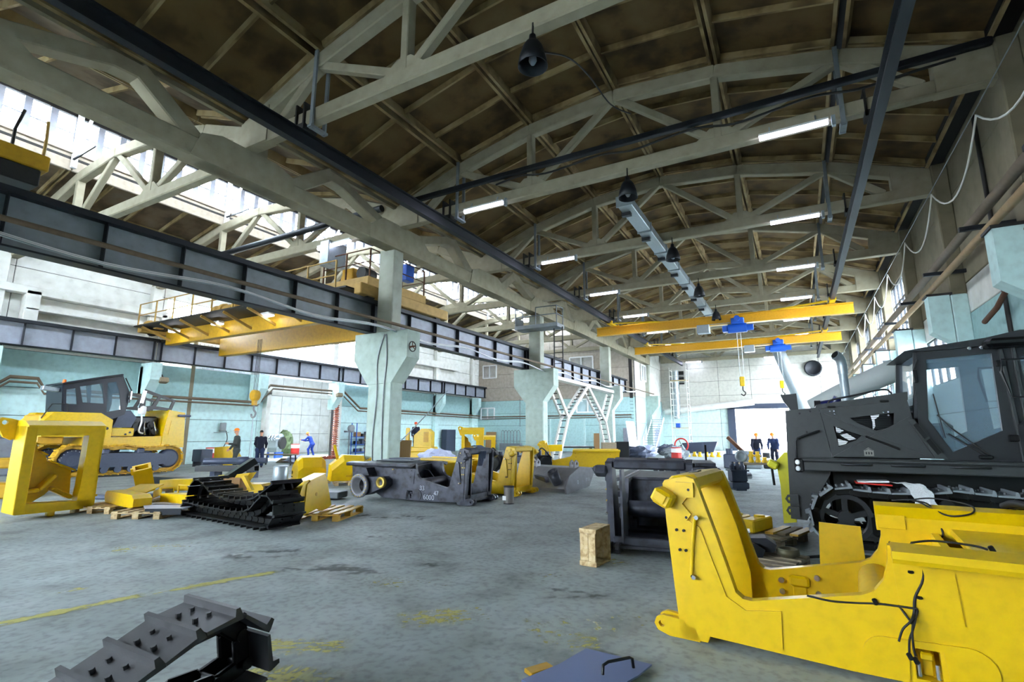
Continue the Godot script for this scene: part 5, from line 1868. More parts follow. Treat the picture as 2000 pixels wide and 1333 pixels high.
func yellow_dozer():
	var d = Vector2(-0.03, 1.0)
	var o = thing("bulldozer", "yellow crawler bulldozer with tilted black cab and opened hood, by the left wall", "bulldozer", Vector3(-23.4, 0, -12.7), facing(d))
	# local x to the rear, y up; facing(d): z points to -x of the hall, so the camera side is z = 0 and the body lies at z > 0
	var st = mb()
	plate(st, v2([-0.28, 1.05, -0.2, 2.56, 0.46, 2.66, 0.5, 2.5, 0.62, 1.54, 0.62, 1.05]), 2.0, XF(Vector3(0, 0, 0.4), Vector3.RIGHT, Vector3.UP, Vector3.BACK))
	part("radiator_guard", st, M.yellow, o)
	st = mb()
	zplate(st, [0.3, 1.6, 0.42, 1.6, 0.34, 2.2, 0.24, 2.2], 0.39, 0.03)
	part("guard_door", st, M.yellow, o)
	st = mb()
	box(st, Vector3(-0.12, 2.42, 0.3), Vector3(0.5, 0.1, 0.18), Basis.IDENTITY, 0.02)
	part("head_lamp", st, M.slate, o)
	st = mb()
	plate(st, v2([-0.2, 1.1, 3.4, 1.1, 3.4, 1.5, 0.6, 1.54, -0.2, 1.4]), 1.9, XF(Vector3(0, 0, 0.45), Vector3.RIGHT, Vector3.UP, Vector3.BACK))
	part("main_frame", st, M.yellow, o)
	st = mb()
	box(st, Vector3(2.15, 1.71, 0.55), Vector3(0.8, 0.34, 0.5), Basis.IDENTITY, 0.03)
	part("step_box", st, M.yellow, o)
	for p in [[1.9, 1.7], [2.05, 1.62]]:
		st = mb()
		disc(st, Vector3(p[0], p[1], 0.29), Vector3.BACK, 0.04, 0.03)
		part("step_cap", st, M.black, o)
	st = mb()
	plate(st, v2([2.57, 1.5, 2.57, 2.18, 3.0, 2.44, 4.43, 2.44, 4.7, 2.1, 4.7, 1.55]), 0.75, XF(Vector3(0, 0, 0.2), Vector3.RIGHT, Vector3.UP, Vector3.BACK))
	part("rear_fender", st, M.yellow, o)
	st = mb()
	plate(st, v2([2.57, 1.5, 2.57, 2.18, 3.0, 2.44, 4.43, 2.44, 4.7, 2.1, 4.7, 1.55]), 0.75, XF(Vector3(0, 0, 1.85), Vector3.RIGHT, Vector3.UP, Vector3.BACK))
	part("rear_fender", st, M.yellow, o)
	st = mb()
	for q in [[2.75, 1.85], [3.4, 2.0]]: disc(st, Vector3(q[0], q[1], 0.19), Vector3.BACK, 0.06, 0.03)
	part("fender_cap", st, M.black, o)
	st = mb()
	box(st, Vector3(4.3, 1.8, 1.4), Vector3(0.8, 1.1, 1.6), Basis.IDENTITY, 0.05)
	part("fuel_tank", st, M.yellow_dirty, o)
	st = mb()
	tube(st, [Vector3(4.0, 2.45, 0.3), Vector3(4.05, 2.75, 0.3), Vector3(4.5, 2.72, 0.3), Vector3(4.75, 2.2, 0.3)], 0.02, 6)
	part("rear_handrail", st, M.iron, o)
	# tilted cab
	for s in [0, 1]:
		var z = 0.62 if s == 0 else 2.1
		st = mb()
		var win = v2([3.5, 2.84, 2.8, 2.82, 2.95, 3.62, 3.66, 3.44])
		var win2 = v2([2.68, 2.5, 2.2, 2.62, 2.32, 3.3, 2.5, 3.72, 2.78, 3.66])
		var win3 = v2([4.0, 2.75, 3.66, 2.75, 3.78, 3.36, 4.06, 3.3])
		zplate(st, [4.04, 2.5, 3.48, 2.48, 2.5, 2.2, 2.05, 2.42, 1.97, 2.9, 2.0, 3.34, 2.3, 3.98, 2.9, 3.82, 4.18, 3.46], z, 0.06, [win, win2, win3])
		part("cab_side", st, M.navy, o)
		for w in [win, win2, win3]:
			st = mb()
			plate(st, w, 0.01, XF(Vector3(0, 0, z - 0.005), Vector3.RIGHT, Vector3.UP, Vector3.BACK))
			part("cab_glass", st, M.cabglass, o)
	st = mb()
	bar(st, Vector3(4.22, 3.5, 1.36), Vector3(2.28, 4.03, 1.36), 1.64, 0.07, Vector3.UP, 0.02)
	part("roof", st, M.navy, o)
	st = mb()
	bar(st, Vector3(2.3, 3.98, 1.36), Vector3(2.0, 3.34, 1.36), 1.5, 0.06, Vector3.RIGHT)
	bar(st, Vector3(4.08, 2.5, 1.36), Vector3(4.16, 3.46, 1.36), 1.5, 0.06, Vector3.RIGHT)
	bar(st, Vector3(2.05, 2.42, 1.36), Vector3(4.04, 2.5, 1.36), 1.5, 0.06, Vector3.UP)
	part("cab_shell", st, M.navy, o)
	st = mb()
	tube(st, [Vector3(2.2, 3.9, 0.55), Vector3(1.95, 3.4, 0.5), Vector3(1.98, 2.9, 0.5)], 0.025, 6)
	part("mirror_arm", st, M.black, o)
	st = mb()
	box(st, Vector3(1.96, 3.2, 0.5), Vector3(0.05, 0.36, 0.18), Basis.IDENTITY, 0.015)
	part("mirror", st, M.bright, o)
	st = mb()
	box(st, Vector3(4.45, 3.3, 0.9), Vector3(0.5, 0.16, 0.3), Basis(Vector3.BACK, 0.12), 0.02)
	part("rear_lamp", st, M.zinc, o)
	st = mb()
	cyl(st, Vector3(4.1, 3.52, 0.75), Vector3(4.1, 3.68, 0.75), 0.07, 0.05, 12)
	part("beacon", st, paint(Color(0.9, 0.4, 0.05), 0.3), o)
	# engine bay, open
	st = mb()
	box(st, Vector3(1.1, 1.95, 1.4), Vector3(1.0, 0.85, 0.9), Basis.IDENTITY, 0.06)
	part("engine_block", st, M.black, o)
	for q in [[0.8, 1.75, 0.3], [1.0, 2.0, 0.24], [1.25, 1.7, 0.2]]:
		st = mb()
		cyl(st, Vector3(q[0], q[1], 0.7), Vector3(q[0], q[1], 1.0), q[2] * 0.5, -1, 12)
		part("engine_pulley", st, M.iron, o)
	for k in 4:
		st = mb()
		tube(st, curve([Vector3(0.75 + 0.2 * k, 1.6, 0.75), Vector3(0.8 + 0.22 * k, 1.8 + 0.05 * k, 0.66), Vector3(0.85 + 0.17 * k, 2.15, 0.8)], 5), 0.03, 7)
		part("engine_hose", st, M.rubber if k % 2 else M.bright, o)
	st = mb()
	lathe(st, Vector3(1.42, 2.45, 0.62), Vector3.UP, [[0, 0.1], [0.05, 0.15], [0.3, 0.15], [0.36, 0.08]], 14)
	part("expansion_tank", st, M.white, o)
	st = mb()
	tube(st, curve([Vector3(1.42, 2.45, 0.62), Vector3(1.4, 2.1, 0.6), Vector3(1.45, 1.75, 0.62), Vector3(1.25, 1.66, 0.7)], 5), 0.035, 8)
	part("coolant_pipe", st, M.white, o)
	st = mb()
	plate(st, v2([1.75, 1.9, 2.4, 1.9, 2.2, 2.5, 1.85, 2.6, 1.6, 2.3]), 1.5, XF(Vector3(0, 0, 0.6), Vector3.RIGHT, Vector3.UP, Vector3.BACK))
	part("cab_floor", st, M.slate, o)
	# opened hood flap
	st = mb()
	var h1 = v2([1.36, 2.78, 1.1, 2.82, 0.92, 3.2, 1.38, 3.35])
	var h2 = v2([0.95, 2.8, 0.42, 2.74, 0.32, 3.05, 0.8, 3.18])
	zplate(st, [1.44, 3.5, 0.19, 3.09, 0.33, 2.62, 1.59, 2.7], 0.55, 0.05, [h1, h2])
	part("hood_flap", st, M.black, o)
	st = mb()
	zplate(st, [1.44, 3.5, 0.19, 3.09, 0.33, 2.62, 1.59, 2.7], 2.2, 0.05, [h1, h2])
	part("hood_flap", st, M.black, o)
	st = mb()
	bar(st, Vector3(1.5, 3.42, 0.4), Vector3(1.58, 2.9, 0.4), 0.14, 0.05)
	part("flap_edge", st, M.bright, o)
	# undercarriage
	var path = track_path(Vector2(0.4, 0.62), 0.5, Vector2(3.72, 0.66), 0.55, 0.07, 40)
	var sh = shoe_mesh(0.235, 0.5, 0.06)
	var lk = link_mesh(0.235, 0.12)
	for z in [0.25, 2.4]:
		add_track(o, path, z, sh, lk, M.yellow_dirty, M.yellow_dirty)
		st = mb()
		lathe(st, Vector3(0.4, 0.62, z - 0.16), Vector3.BACK, [[0, 0.3], [0.02, 0.38], [0.1, 0.38], [0.22, 0.38], [0.3, 0.38], [0.32, 0.3]], 24)
		part("idler_wheel", st, M.slate, o)
		st = mb()
		lathe(st, Vector3(3.72, 0.66, z - 0.22), Vector3.BACK, [[0, 0.2], [0.04, 0.3], [0.1, 0.42], [0.3, 0.42], [0.34, 0.3]], 24)
		part("drive_sprocket", st, M.slate, o)
		st = mb()
		for k in 18:
			var a = PI2 * k / 18.0
			disc(st, Vector3(3.72 + 0.36 * cos(a), 0.66 + 0.36 * sin(a), z - 0.14), Vector3.BACK, 0.018, 0.06, 6)
		part("sprocket_bolt", st, M.zinc, o).set_meta("kind", "stuff")
		st = mb()
		plate(st, v2([0.2, 0.5, 0.9, 0.36, 3.2, 0.36, 3.3, 0.75, 2.6, 0.9, 0.95, 0.86, 0.5, 0.78]), 0.42, XF(Vector3(0, 0, z - 0.21), Vector3.RIGHT, Vector3.UP, Vector3.BACK))
		part("track_frame", st, M.slate, o)
		for q in [0.9, 1.35, 1.8, 2.25, 2.7, 3.1]:
			st = mb()
			cyl(st, Vector3(q, 0.27, z - 0.2), Vector3(q, 0.27, z + 0.2), 0.13, -1, 12)
			part("track_roller", st, M.slate, o)
		for q in [1.5, 2.7]:
			st = mb()
			box(st, Vector3(q, 0.96, z - 0.05), Vector3(0.26, 0.22, 0.3), Basis.IDENTITY, 0.04)
			part("carrier_roller", st, M.slate, o)

# ================================================================ parts on the floor
func even(pts: Array, n: int, closed: bool) -> Array:
	var m = pts.size()
	var last = m if closed else m - 1
	var L = 0.0
	for i in last: L += pts[i].distance_to(pts[(i + 1) % m])
	var out = []
	var step = L / n
	var acc = 0.0
	var nx = step * 0.5
	for i in last:
		var a = pts[i]
		var b = pts[(i + 1) % m]
		var l = a.distance_to(b)
		while nx < acc + l and out.size() < n:
			out.append([a.lerp(b, (nx - acc) / l), (b - a).normalized()])
			nx += step
		acc += l
	return out

func smooth2(a: Array, closed: bool) -> Array:
	var p = []
	for q in v2(a): p.append(Vector3(q.x, q.y, 0))
	if closed: p.append(p[0])
	var c = curve(p, 5)
	var o = []
	for q in c: o.append(Vector2(q.x, q.y))
	if closed: o.pop_back()
	return o

func crawler(label: String, at: Vector3, d: Vector2, pts: Array, closed: bool, pitch: float, width: float, ms: Material, ml: Material):
	var o = thing("crawler_track", label, "crawler track", at, facing(d), "loose crawler tracks")
	var s = smooth2(pts, closed)
	var L = 0.0
	for i in s.size() - 1: L += s[i].distance_to(s[i + 1])
	var path = even(s, int(L / pitch), closed)
	var sh = shoe_mesh(pitch * 1.04, width, 0.075)
	var lk = link_mesh(pitch, 0.11)
	for p in path:
		var tang = Vector3(p[1].x, p[1].y, 0)
		var outw = Vector3(p[1].y, -p[1].x, 0)
		var b = Basis(tang, outw, tang.cross(outw))
		inst("track_shoe", sh, ms, o, Transform3D(b, Vector3(p[0].x, p[0].y, 0)))
		inst("track_link", lk, ml, o, Transform3D(b, Vector3(p[0].x, p[0].y, 0)))
	return o

var pallet0: Node3D = null
func pallet(label: String, at: Vector3, yaw: float, m: Material = null):
	var o: Node3D
	if pallet0: o = copy(pallet0, label, at, yaw)
	else:
		o = thing("pallet", label, "pallet", at, yaw, "wooden pallets")
		pallet0 = o
		for k in 5:
			var st = mb()
			box(st, Vector3(-0.42 + k * 0.21, 0.135, 0), Vector3(0.13, 0.022, 1.2), Basis.IDENTITY, 0.004)
			part("plank", st, M.wood, o)
		for z in [-0.55, 0.0, 0.55]:
			var st = mb()
			box(st, Vector3(0, 0.112, z), Vector3(1.0, 0.022, 0.1), Basis.IDENTITY, 0.004)
			part("plank", st, M.wood, o)
			for x in [-0.42, 0.0, 0.42]:
				st = mb()
				box(st, Vector3(x, 0.062, z), Vector3(0.13, 0.078, 0.1), Basis.IDENTITY, 0.004)
				part("block", st, M.wood, o)
		for x in [-0.42, 0.0, 0.42]:
			var st = mb()
			box(st, Vector3(x, 0.012, 0), Vector3(0.13, 0.022, 1.2), Basis.IDENTITY, 0.004)
			part("plank", st, M.wood, o)
	if m:
		for c in o.get_children(): c.material_override = m
	return o

# a plain fabricated part: extruded outline (x, y), thickness along z, placed and turned
func fab(called: String, label: String, cat: String, at: Vector3, yaw: float, outline: Array, t: float, m: Material, tilt := Vector3.ZERO, holes := [], group := "") -> MeshInstance3D:
	var st = mb()
	plate(st, v2(outline), t, XF(Vector3(0, 0, -t * 0.5), Vector3.RIGHT, Vector3.UP, Vector3.BACK), holes)
	var o = solo(called, st, m, label, cat, group)
	o.position = at
	o.basis = Basis(Vector3.UP, yaw) * Basis.from_euler(tilt)
	return o

func channel(called: String, label: String, cat: String, a: Vector3, b: Vector3, w: float, h: float, m: Material, group := "", wall := 0.02) -> MeshInstance3D:
	# open channel between two points, web on top
	var st = mb()
	var d = (b - a).normalized()
	var r = d.cross(Vector3.UP).normalized()
	var u = r.cross(d)
	plate(st, v2([-w * 0.5, 0, -w * 0.5, h, w * 0.5, h, w * 0.5, 0, w * 0.5 - wall, 0, w * 0.5 - wall, h - wall, -w * 0.5 + wall, h - wall, -w * 0.5 + wall, 0]), a.distance_to(b), XF(a, r, u, d))
	return solo(called, st, m, label, cat, group)

func hood(label: String, at: Vector3, yaw: float, prof: Array, w: float, ch: float) -> Node3D:
	# sheet-metal engine hood: outline along x, chamfered towards both sides
	var o = thing("engine_hood", label, "engine hood", at, yaw, "yellow engine hoods")
	var st = mb()
	var rings = []
	for q in [[-w * 0.5, ch], [-w * 0.5 + ch, 0.0], [w * 0.5 - ch, 0.0], [w * 0.5, ch]]:
		var r = []
		for p in v2(prof):
			var c = Vector2(p.x, p.y)
			c.y -= q[1] * (0.9 if c.y > 0.3 else 0.0)
			c.x *= 1.0 - q[1] * 0.25
			r.append(Vector3(c.x, c.y, q[0]))
		rings.append(r)
	loft(st, rings)
	part("shell", st, M.yellow, o)
	return o

func build_mid():
	# ---- lower left: folded track with its pads towards the camera
	crawler("dark crawler track folded on the floor in the lower left corner, wide bolted pads", Vector3(-3.36, 0, -1.1), Vector2(0, -1), [-0.3, 0.11, 0.0, 0.13, 0.4, 0.14, 0.8, 0.13, 1.1, 0.13, 1.24, 0.2, 1.24, 0.36, 1.16, 0.5, 1.02, 0.56, 0.85, 0.54, 0.6, 0.45, 0.3, 0.34, 0.0, 0.22, -0.35, 0.15], true, 0.215, 0.56, M.pad, M.black)
	# ---- middle: two glossy black tracks, one folded loop under a sagging strip
	var trk = Vector3(-11.12, 0, -6.5)
	var td = Vector2(0.996, 0.09)
	crawler("glossy black crawler track lying as a flat loop in the middle of the hall", trk, td, [0.0, 0.14, 0.15, 0.1, 1.0, 0.1, 2.0, 0.1, 2.85, 0.1, 3.1, 0.16, 3.22, 0.34, 3.12, 0.54, 2.9, 0.6, 2.7, 0.5, 2.45, 0.34, 2.0, 0.26, 1.2, 0.26, 0.5, 0.27, 0.1, 0.28, -0.05, 0.22], true, 0.2, 0.6, M.black_gloss, M.black_gloss)
	crawler("glossy black crawler track sagging on top of the flat loop of track", trk + Vector3(0.02, 0.02, -0.12), td, [2.95, 0.78, 2.8, 0.7, 2.6, 0.6, 2.3, 0.48, 1.8, 0.42, 1.2, 0.43, 0.8, 0.5, 0.5, 0.62, 0.25, 0.7, 0.05, 0.66, -0.1, 0.5, -0.12, 0.32, -0.1, 0.16], false, 0.2, 0.6, M.black_gloss, M.black_gloss)
	# ---- steel plate with handle in front
	var pl = thing("cover_plate", "blue-grey steel cover plate with bar handle at the bottom edge of the picture", "plate", Vector3(-1.4, 0.03, -3.78), 0.0)
	var st = mb()
	plate(st, v2([-0.2, 0.3, 0.32, 0.27, 0.28, 0.05, 0.1, -0.5, -0.4, -0.4, -0.27, -0.05]), 0.012, XF(Vector3.ZERO, Vector3.RIGHT, Vector3.FORWARD, Vector3.UP))
	part("sheet", st, paint(Color(0.42, 0.47, 0.62), 0.5, 0.1), pl)
	st = mb()
	tube(st, [Vector3(0.06, 0.0, 0.06), Vector3(0.065, 0.07, 0.055), Vector3(0.09, 0.085, 0.02), Vector3(0.2, 0.085, -0.12), Vector3(0.215, 0.075, -0.14), Vector3(0.22, 0.0, -0.15)], 0.011, 8)
	part("bar_handle", st, M.black, pl)
	st = mb()
	box(st, Vector3(-0.38, -0.01, 0.16), Vector3(0.1, 0.03, 0.2), Basis(Vector3.UP, -0.5), 0.004)
	solo("batten", st, M.yellow_dirty, "short yellow batten under the blue-grey cover plate", "batten").position = pl.position
	# ---- pile of yellow parts on pallets, left
	pallet("worn wooden pallet under the long yellow box beam", Vector3(-13.5, 0, -6.05), 0.35)
	pallet("worn wooden pallet under the grey folded sheet", Vector3(-11.95, 0, -6.12), 0.5)
	pallet("wooden pallet deep in the pile of yellow parts", Vector3(-13.3, 0, -7.35), 0.3)
	var gs = thing("folded_sheet", "grey folded steel sheet lying across a pallet, dark slot along it", "steel sheet", Vector3(-11.75, 0.15, -6.2), 0.25)
	st = mb()
	plate(st, v2([-0.75, 0.1, 0.1, -0.55, 0.75, -0.32, 0.6, 0.5, -0.4, 0.5]), 0.015, XF(Vector3(0, 0.03, 0), Vector3.RIGHT, Vector3.FORWARD, Vector3(0, 1, 0)))
	part("sheet", st, paint(Color(0.74, 0.74, 0.78), 0.5), gs)
	st = mb()
	bar(st, Vector3(0.1, -0.01, 0.55), Vector3(0.75, -0.01, 0.32), 0.015, 0.12)
	part("folded_edge", st, M.steel_dark, gs)
	st = mb()
	bar(st, Vector3(-0.35, 0.05, -0.02), Vector3(0.42, 0.05, -0.2), 0.07, 0.008)
	part("slot_strip", st, M.black, gs)
	var G = "yellow parts piled on pallets at the left"
	fab("box_beam", "long yellow box beam with rounded end at the front of the pile", "beam", Vector3(-12.95, 0.28, -6.02), -0.12, [-0.85, 0.0, -0.81, 0.09, -0.72, 0.13, 0.7, 0.13, 0.85, 0.06, 0.85, -0.1, 0.7, -0.13, -0.72, -0.13, -0.81, -0.09], 0.34, M.yellow, Vector3.ZERO, [], G)
	fab("flat_plate", "thin yellow plate lying tilted on the pile", "plate", Vector3(-13.45, 0.42, -6.5), 0.25, [-0.4, -0.14, 0.34, -0.16, 0.46, 0.2, -0.2, 0.16], 0.02, M.yellow, Vector3(-1.1, 0, 0), [], G)
	for k in 4: fab("stacked_plate", "yellow plate in the small stack behind the tall yellow frame, " + ["lowest", "second from below", "third from below", "topmost"][k], "plate", Vector3(-14.75 + k * 0.04, 0.022 + 0.041 * k, -6.75), 0.3 - 0.1 * k, [-0.35 + 0.03 * k, -0.02, 0.35 - 0.04 * k, -0.02, 0.33 - 0.04 * k, 0.02, -0.33 + 0.03 * k, 0.02], 0.3, M.yellow, Vector3.ZERO, [], G)
	channel("channel_beam", "long yellow channel at the right of the pile with loop handle above it", "beam", Vector3(-12.5, 0.16, -6.6), Vector3(-11.3, 0.2, -6.65), 0.3, 0.2, M.yellow, G)
	channel("channel_beam", "yellow channel lying under the long one at the right of the pile", "beam", Vector3(-12.6, 0.15, -7.0), Vector3(-11.6, 0.15, -7.2), 0.34, 0.16, M.yellow, G)
	channel("channel_beam", "upper yellow channel at the back of the pile", "beam", Vector3(-13.7, 0.3, -7.2), Vector3(-12.5, 0.36, -7.45), 0.4, 0.26, M.yellow, G)
	channel("channel_beam", "yellow channel crossing the middle of the pile", "beam", Vector3(-13.6, 0.15, -7.0), Vector3(-12.7, 0.3, -6.7), 0.26, 0.16, M.yellow, G)
	st = mb()
	tube(st, [Vector3(-12.0, 0.4, -6.55), Vector3(-12.0, 0.56, -6.55), Vector3(-11.6, 0.56, -6.6), Vector3(-11.6, 0.42, -6.6)], 0.02, 6)
	solo("lifting_loop", st, M.yellow, "yellow loop handle on the long yellow channel", "handle")
	# hollow square box standing tilted
	var hb = thing("hollow_box", "hollow yellow square box section standing tilted on the pile", "box section", Vector3(-14.35, 0.3, -7.05), 0.55, G)
	hb.basis = Basis(Vector3(0.485, 0, 0.874).normalized(), 0.3) * Basis(Vector3(0.447, 0, -0.894).normalized(), 0.55) * Basis(Vector3.UP, 1.1)
	st = mb()
	plate(st, v2([-0.19, -0.17, 0.19, -0.17, 0.19, 0.17, -0.19, 0.17]), 0.62, XF(Vector3.ZERO, Vector3.RIGHT, Vector3.FORWARD, Vector3.UP), [v2([-0.13, -0.11, 0.13, -0.11, 0.13, 0.11, -0.13, 0.11])])
	part("tube_section", st, M.yellow, hb)
	st = mb()
	box(st, Vector3(0, 0.3, 0), Vector3(0.3, 0.02, 0.26))
	part("inner_plate", st, M.black, hb)
	st = mb()
	box(st, Vector3(-0.2, 0.6, 0.1), Vector3(0.05, 0.16, 0.06))
	part("stub", st, M.yellow, hb)
	for q in [[-15.6, 0.06, -6.9, "first"], [-15.3, 0.06, -7.3, "second"], [-16.0, 0.06, -7.4, "third"]]:
		st = mb()
		box(st, Vector3.ZERO, Vector3(0.9, 0.12, 0.2), Basis.IDENTITY, 0.03)
		var b = solo("steel_bar", st, M.slate, "blue-grey steel bar on the floor behind the tall yellow frame, " + q[3] + " of three", "bar", "blue-grey bars")
		b.position = Vector3(q[0], q[1], q[2])
		b.rotation.y = 0.3 + q[0]
	# ---- black profiles behind
	channel("black_profile", "matt black channel profile behind the yellow pile", "steel profile", Vector3(-17.6, 0.05, -9.0), Vector3(-15.2, 0.05, -9.4), 0.4, 0.3, M.black)
	channel("black_profile", "cranked black profile rising behind the glossy tracks", "steel profile", Vector3(-15.6, 0.05, -9.7), Vector3(-15.2, 0.75, -10.6), 0.5, 0.2, M.black)
	channel("black_profile", "flat black profile under the grey cylinder tube", "steel profile", Vector3(-19.4, 0.3, -11.2), Vector3(-17.6, 0.3, -12.3), 0.4, 0.2, M.black)
	# grey-blue hydraulic tube on trestles
	st = mb()
	lathe(st, Vector3(-19.9, 0.62, -11.7), Vector3(1.9, 0.02, -1.25), [[0, 0.12], [1.2, 0.12], [1.22, 0.16], [1.6, 0.16], [1.62, 0.11], [2.3, 0.11]], 14)
	box(st, Vector3(-19.5, 0.25, -11.95), Vector3(0.3, 0.5, 0.3))
	box(st, Vector3(-18.4, 0.25, -12.7), Vector3(0.3, 0.5, 0.3))
	solo("hydraulic_cylinder", st, M.slate, "blue-grey hydraulic cylinder lying behind the black profiles", "hydraulic cylinder")
	# wedges and boxes behind the black tracks
	G = "yellow parts behind the black tracks"
	pallet("wooden pallet behind the black tracks, under yellow parts", Vector3(-13.2, 0.0, -8.6), 0.4)
	fab("wedge_bracket", "pointed yellow bracket behind the black tracks", "bracket", Vector3(-13.75, 0.15, -8.6), 0.5, [-0.22, 0, 0.24, 0, 0.2, 0.1, -0.02, 0.42, -0.12, 0.3], 0.25, M.yellow, Vector3.ZERO, [], G)
	fab("wedge_bracket", "slanting yellow plate bracket behind the cardboard box", "bracket", Vector3(-13.15, 0.15, -8.75), 0.4, [-0.3, 0, 0.0, 0.0, 0.34, 0.5, -0.02, 0.46], 0.3, M.yellow, Vector3.ZERO, [], G)
	fab("cover_box", "low yellow box with lid right of the slanting bracket", "box", Vector3(-12.3, 0.15, -8.6), 0.4, [-0.38, 0, 0.36, 0, 0.36, 0.2, 0.28, 0.27, -0.3, 0.27, -0.38, 0.2], 0.45, M.yellow, Vector3.ZERO, [], G)
	fab("strap_plate", "narrow yellow strap leaning beside the cardboard box", "plate", Vector3(-10.2, 0.5, -7.05), 0.4, [-0.04, 0, 0.04, 0, -0.16, 0.3, -0.24, 0.28], 0.1, M.yellow, Vector3.ZERO, [], G)
	var cb = thing("cardboard_box", "open brown cardboard box standing among the black tracks", "box", Vector3(-10.62, 0.48, -6.95), 0.45)
	st = mb()
	for q in [[0, 0.13, 0.14, 0.36, 0.26, 0.006], [0, 0.13, -0.14, 0.36, 0.26, 0.006], [0.18, 0.13, 0, 0.006, 0.26, 0.28], [-0.18, 0.13, 0, 0.006, 0.26, 0.28], [0, 0.004, 0, 0.36, 0.006, 0.28]]: box(st, Vector3(q[0], q[1], q[2]), Vector3(q[3], q[4], q[5]))
	part("carton", st, M.card, cb)
	st = mb()
	bar(st, Vector3(-0.18, 0.25, 0), Vector3(-0.3, 0.2, 0.02), 0.26, 0.006)
	part("flap", st, M.card, cb)
	# ---- silver drum
	st = mb()
	lathe(st, Vector3(0, 0, 0), Vector3.UP, [[0, 0.2], [0.02, 0.22], [0.68, 0.22], [0.71, 0.2], [0.715, 0.05]], 24)
	var dr = solo("filter_drum", st, M.zinc, "silver cylindrical drum standing behind the black tracks", "drum")
	dr.position = Vector3(-13.77, 0, -10.43)
	# ---- hoods on pallets
	pallet("wooden pallet under the rounded yellow hood", Vector3(-14.85, 0, -12.4), -0.5)
	pallet("wooden pallet under the two-part yellow hood", Vector3(-13.4, 0, -12.8), 0.9)
	var h1 = hood("rounded yellow engine hood with a round hole, left of the pair", Vector3(-14.85, 0.15, -12.35), -0.46, [-0.52, 0, 0.52, 0, 0.54, 0.4, 0.36, 0.72, 0.1, 0.78, -0.34, 0.6, -0.52, 0.4], 0.9, 0.14)
	st = mb()
	disc(st, Vector3(-0.36, 0.2, 0.45), Vector3.BACK, 0.06, 0.03, 14)
	part("round_hole", st, M.black, h1)
	st = mb()
	for x in [-0.42, -0.3]: disc(st, Vector3(x, 0.06, 0.45), Vector3.BACK, 0.025, 0.03, 8)
	part("bolt_hole", st, M.black, h1)
	var h2 = hood("two-faced yellow engine hood with upright tab, right of the pair", Vector3(-13.4, 0.15, -12.75), 0.95, [-0.62, 0, 0.62, 0, 0.62, 0.5, 0.45, 0.78, -0.2, 0.82, -0.6, 0.5], 0.95, 0.2)
	st = mb()
	bar(st, Vector3(-0.35, 0.6, 0.1), Vector3(-0.5, 1.15, 0.1), 0.12, 0.08)
	part("tab", st, M.yellow, h2)
	st = mb()
	box(st, Vector3(0.1, 0.3, 0.48), Vector3(0.05, 0.34, 0.02), Basis(Vector3.BACK, -0.3))
	box(st, Vector3(-0.02, 0.15, 0.48), Vector3(0.2, 0.04, 0.02))
	part("edge_trim", st, M.yellow_dirty, h2)
	st = mb()
	plate(st, v2([0.5, 0.6, 0.95, 0.86, 1.0, 0.7, 0.75, 0.45, 0.55, 0.4]), 0.5, XF(Vector3(0, 0, -0.25), Vector3.RIGHT, Vector3.UP, Vector3.BACK))
	part("side_wing", st, M.yellow, h2)
	# ---- yellow gear case on a yellow pallet
	pallet("yellow painted pallet in front of the black tracks' right end", Vector3(-8.62, 0, -7.75), 0.39, M.yellow_dirty)
	var gc = thing("guard_casing", "yellow guard casing with rounded back standing on the yellow pallet", "casing", Vector3(-8.36, 0.15, -7.05), facing(Vector2(-0.38, -0.92)))
	st = mb()
	zplate(st, [-0.27, 0.02, -0.21, 0.58, -0.1, 0.62, 0.48, 0.7, 0.56, 0.66, 0.84, 0.06, 0.46, 0.0, 0.24, 0.08, -0.17, 0.03], 0.0, 0.04)
	part("face_plate", st, M.yellow, gc)
	st = mb()
	lathe(st, Vector3(-0.12, 0.36, 0.0), Vector3(0, 0, -1), [[0, 0.3], [0.22, 0.3], [0.3, 0.2]], 24)
	box(st, Vector3(0.12, 0.3, -0.14), Vector3(0.5, 0.5, 0.26), Basis.IDENTITY, 0.04)
	part("drum_back", st, M.yellow, gc)
	st = mb()
	bar(st, Vector3(-0.12, 0.63, -0.1), Vector3(0.5, 0.72, -0.1), 0.26, 0.03)
	part("top_flange", st, M.yellow, gc)
	st = mb()
	disc(st, Vector3(0.16, 0.36, 0.02), Vector3.BACK, 0.035, 0.02, 8)
	part("boss", st, M.yellow_dirty, gc)
	# low steel parts between the casing and the hoods
	for k in 3:
		st = mb()
		box(st, Vector3.ZERO, Vector3(1.3 - 0.2 * k, 0.16, 0.5), Basis.IDENTITY, 0.02)
		var b = solo("steel_tray", st, [M.steel_pale, M.black, M.steel][k], ["pale steel tray on the floor right of the silver drum", "black steel tray behind the yellow casing", "grey steel tray between the casing and the hub of the blackish frame"][k], "tray")
		b.position = [Vector3(-11.9, 0.3, -9.6), Vector3(-11.9, 0.12, -9.6), Vector3(-10.9, 0.12, -9.7)][k]
		b.rotation.y = 0.3
	# ---- grey blade lying on the floor
	var gb = thing("dozer_moldboard", "raw grey steel blade with lugs lying between the yellow frames", "blade", Vector3(-5.75, 0, -13.95), facing(Vector2(-0.975, -0.22)))
	# x runs to the left of the picture, z away from the camera
	st = mb()
	plate(st, v2([-0.1, 0.0, 0.1, -0.02, 0.12, 0.3, 0.75, 0.62, 1.25, 0.64, 1.3, 0.55, 0.85, 0.4, 0.3, 0.1]), 3.2, XF(Vector3(0.1, 0.03, 0), Vector3(0, 0, 1), Vector3.UP, Vector3.RIGHT))
	part("blade_body", st, M.raw_pale, gb)
	st = mb()
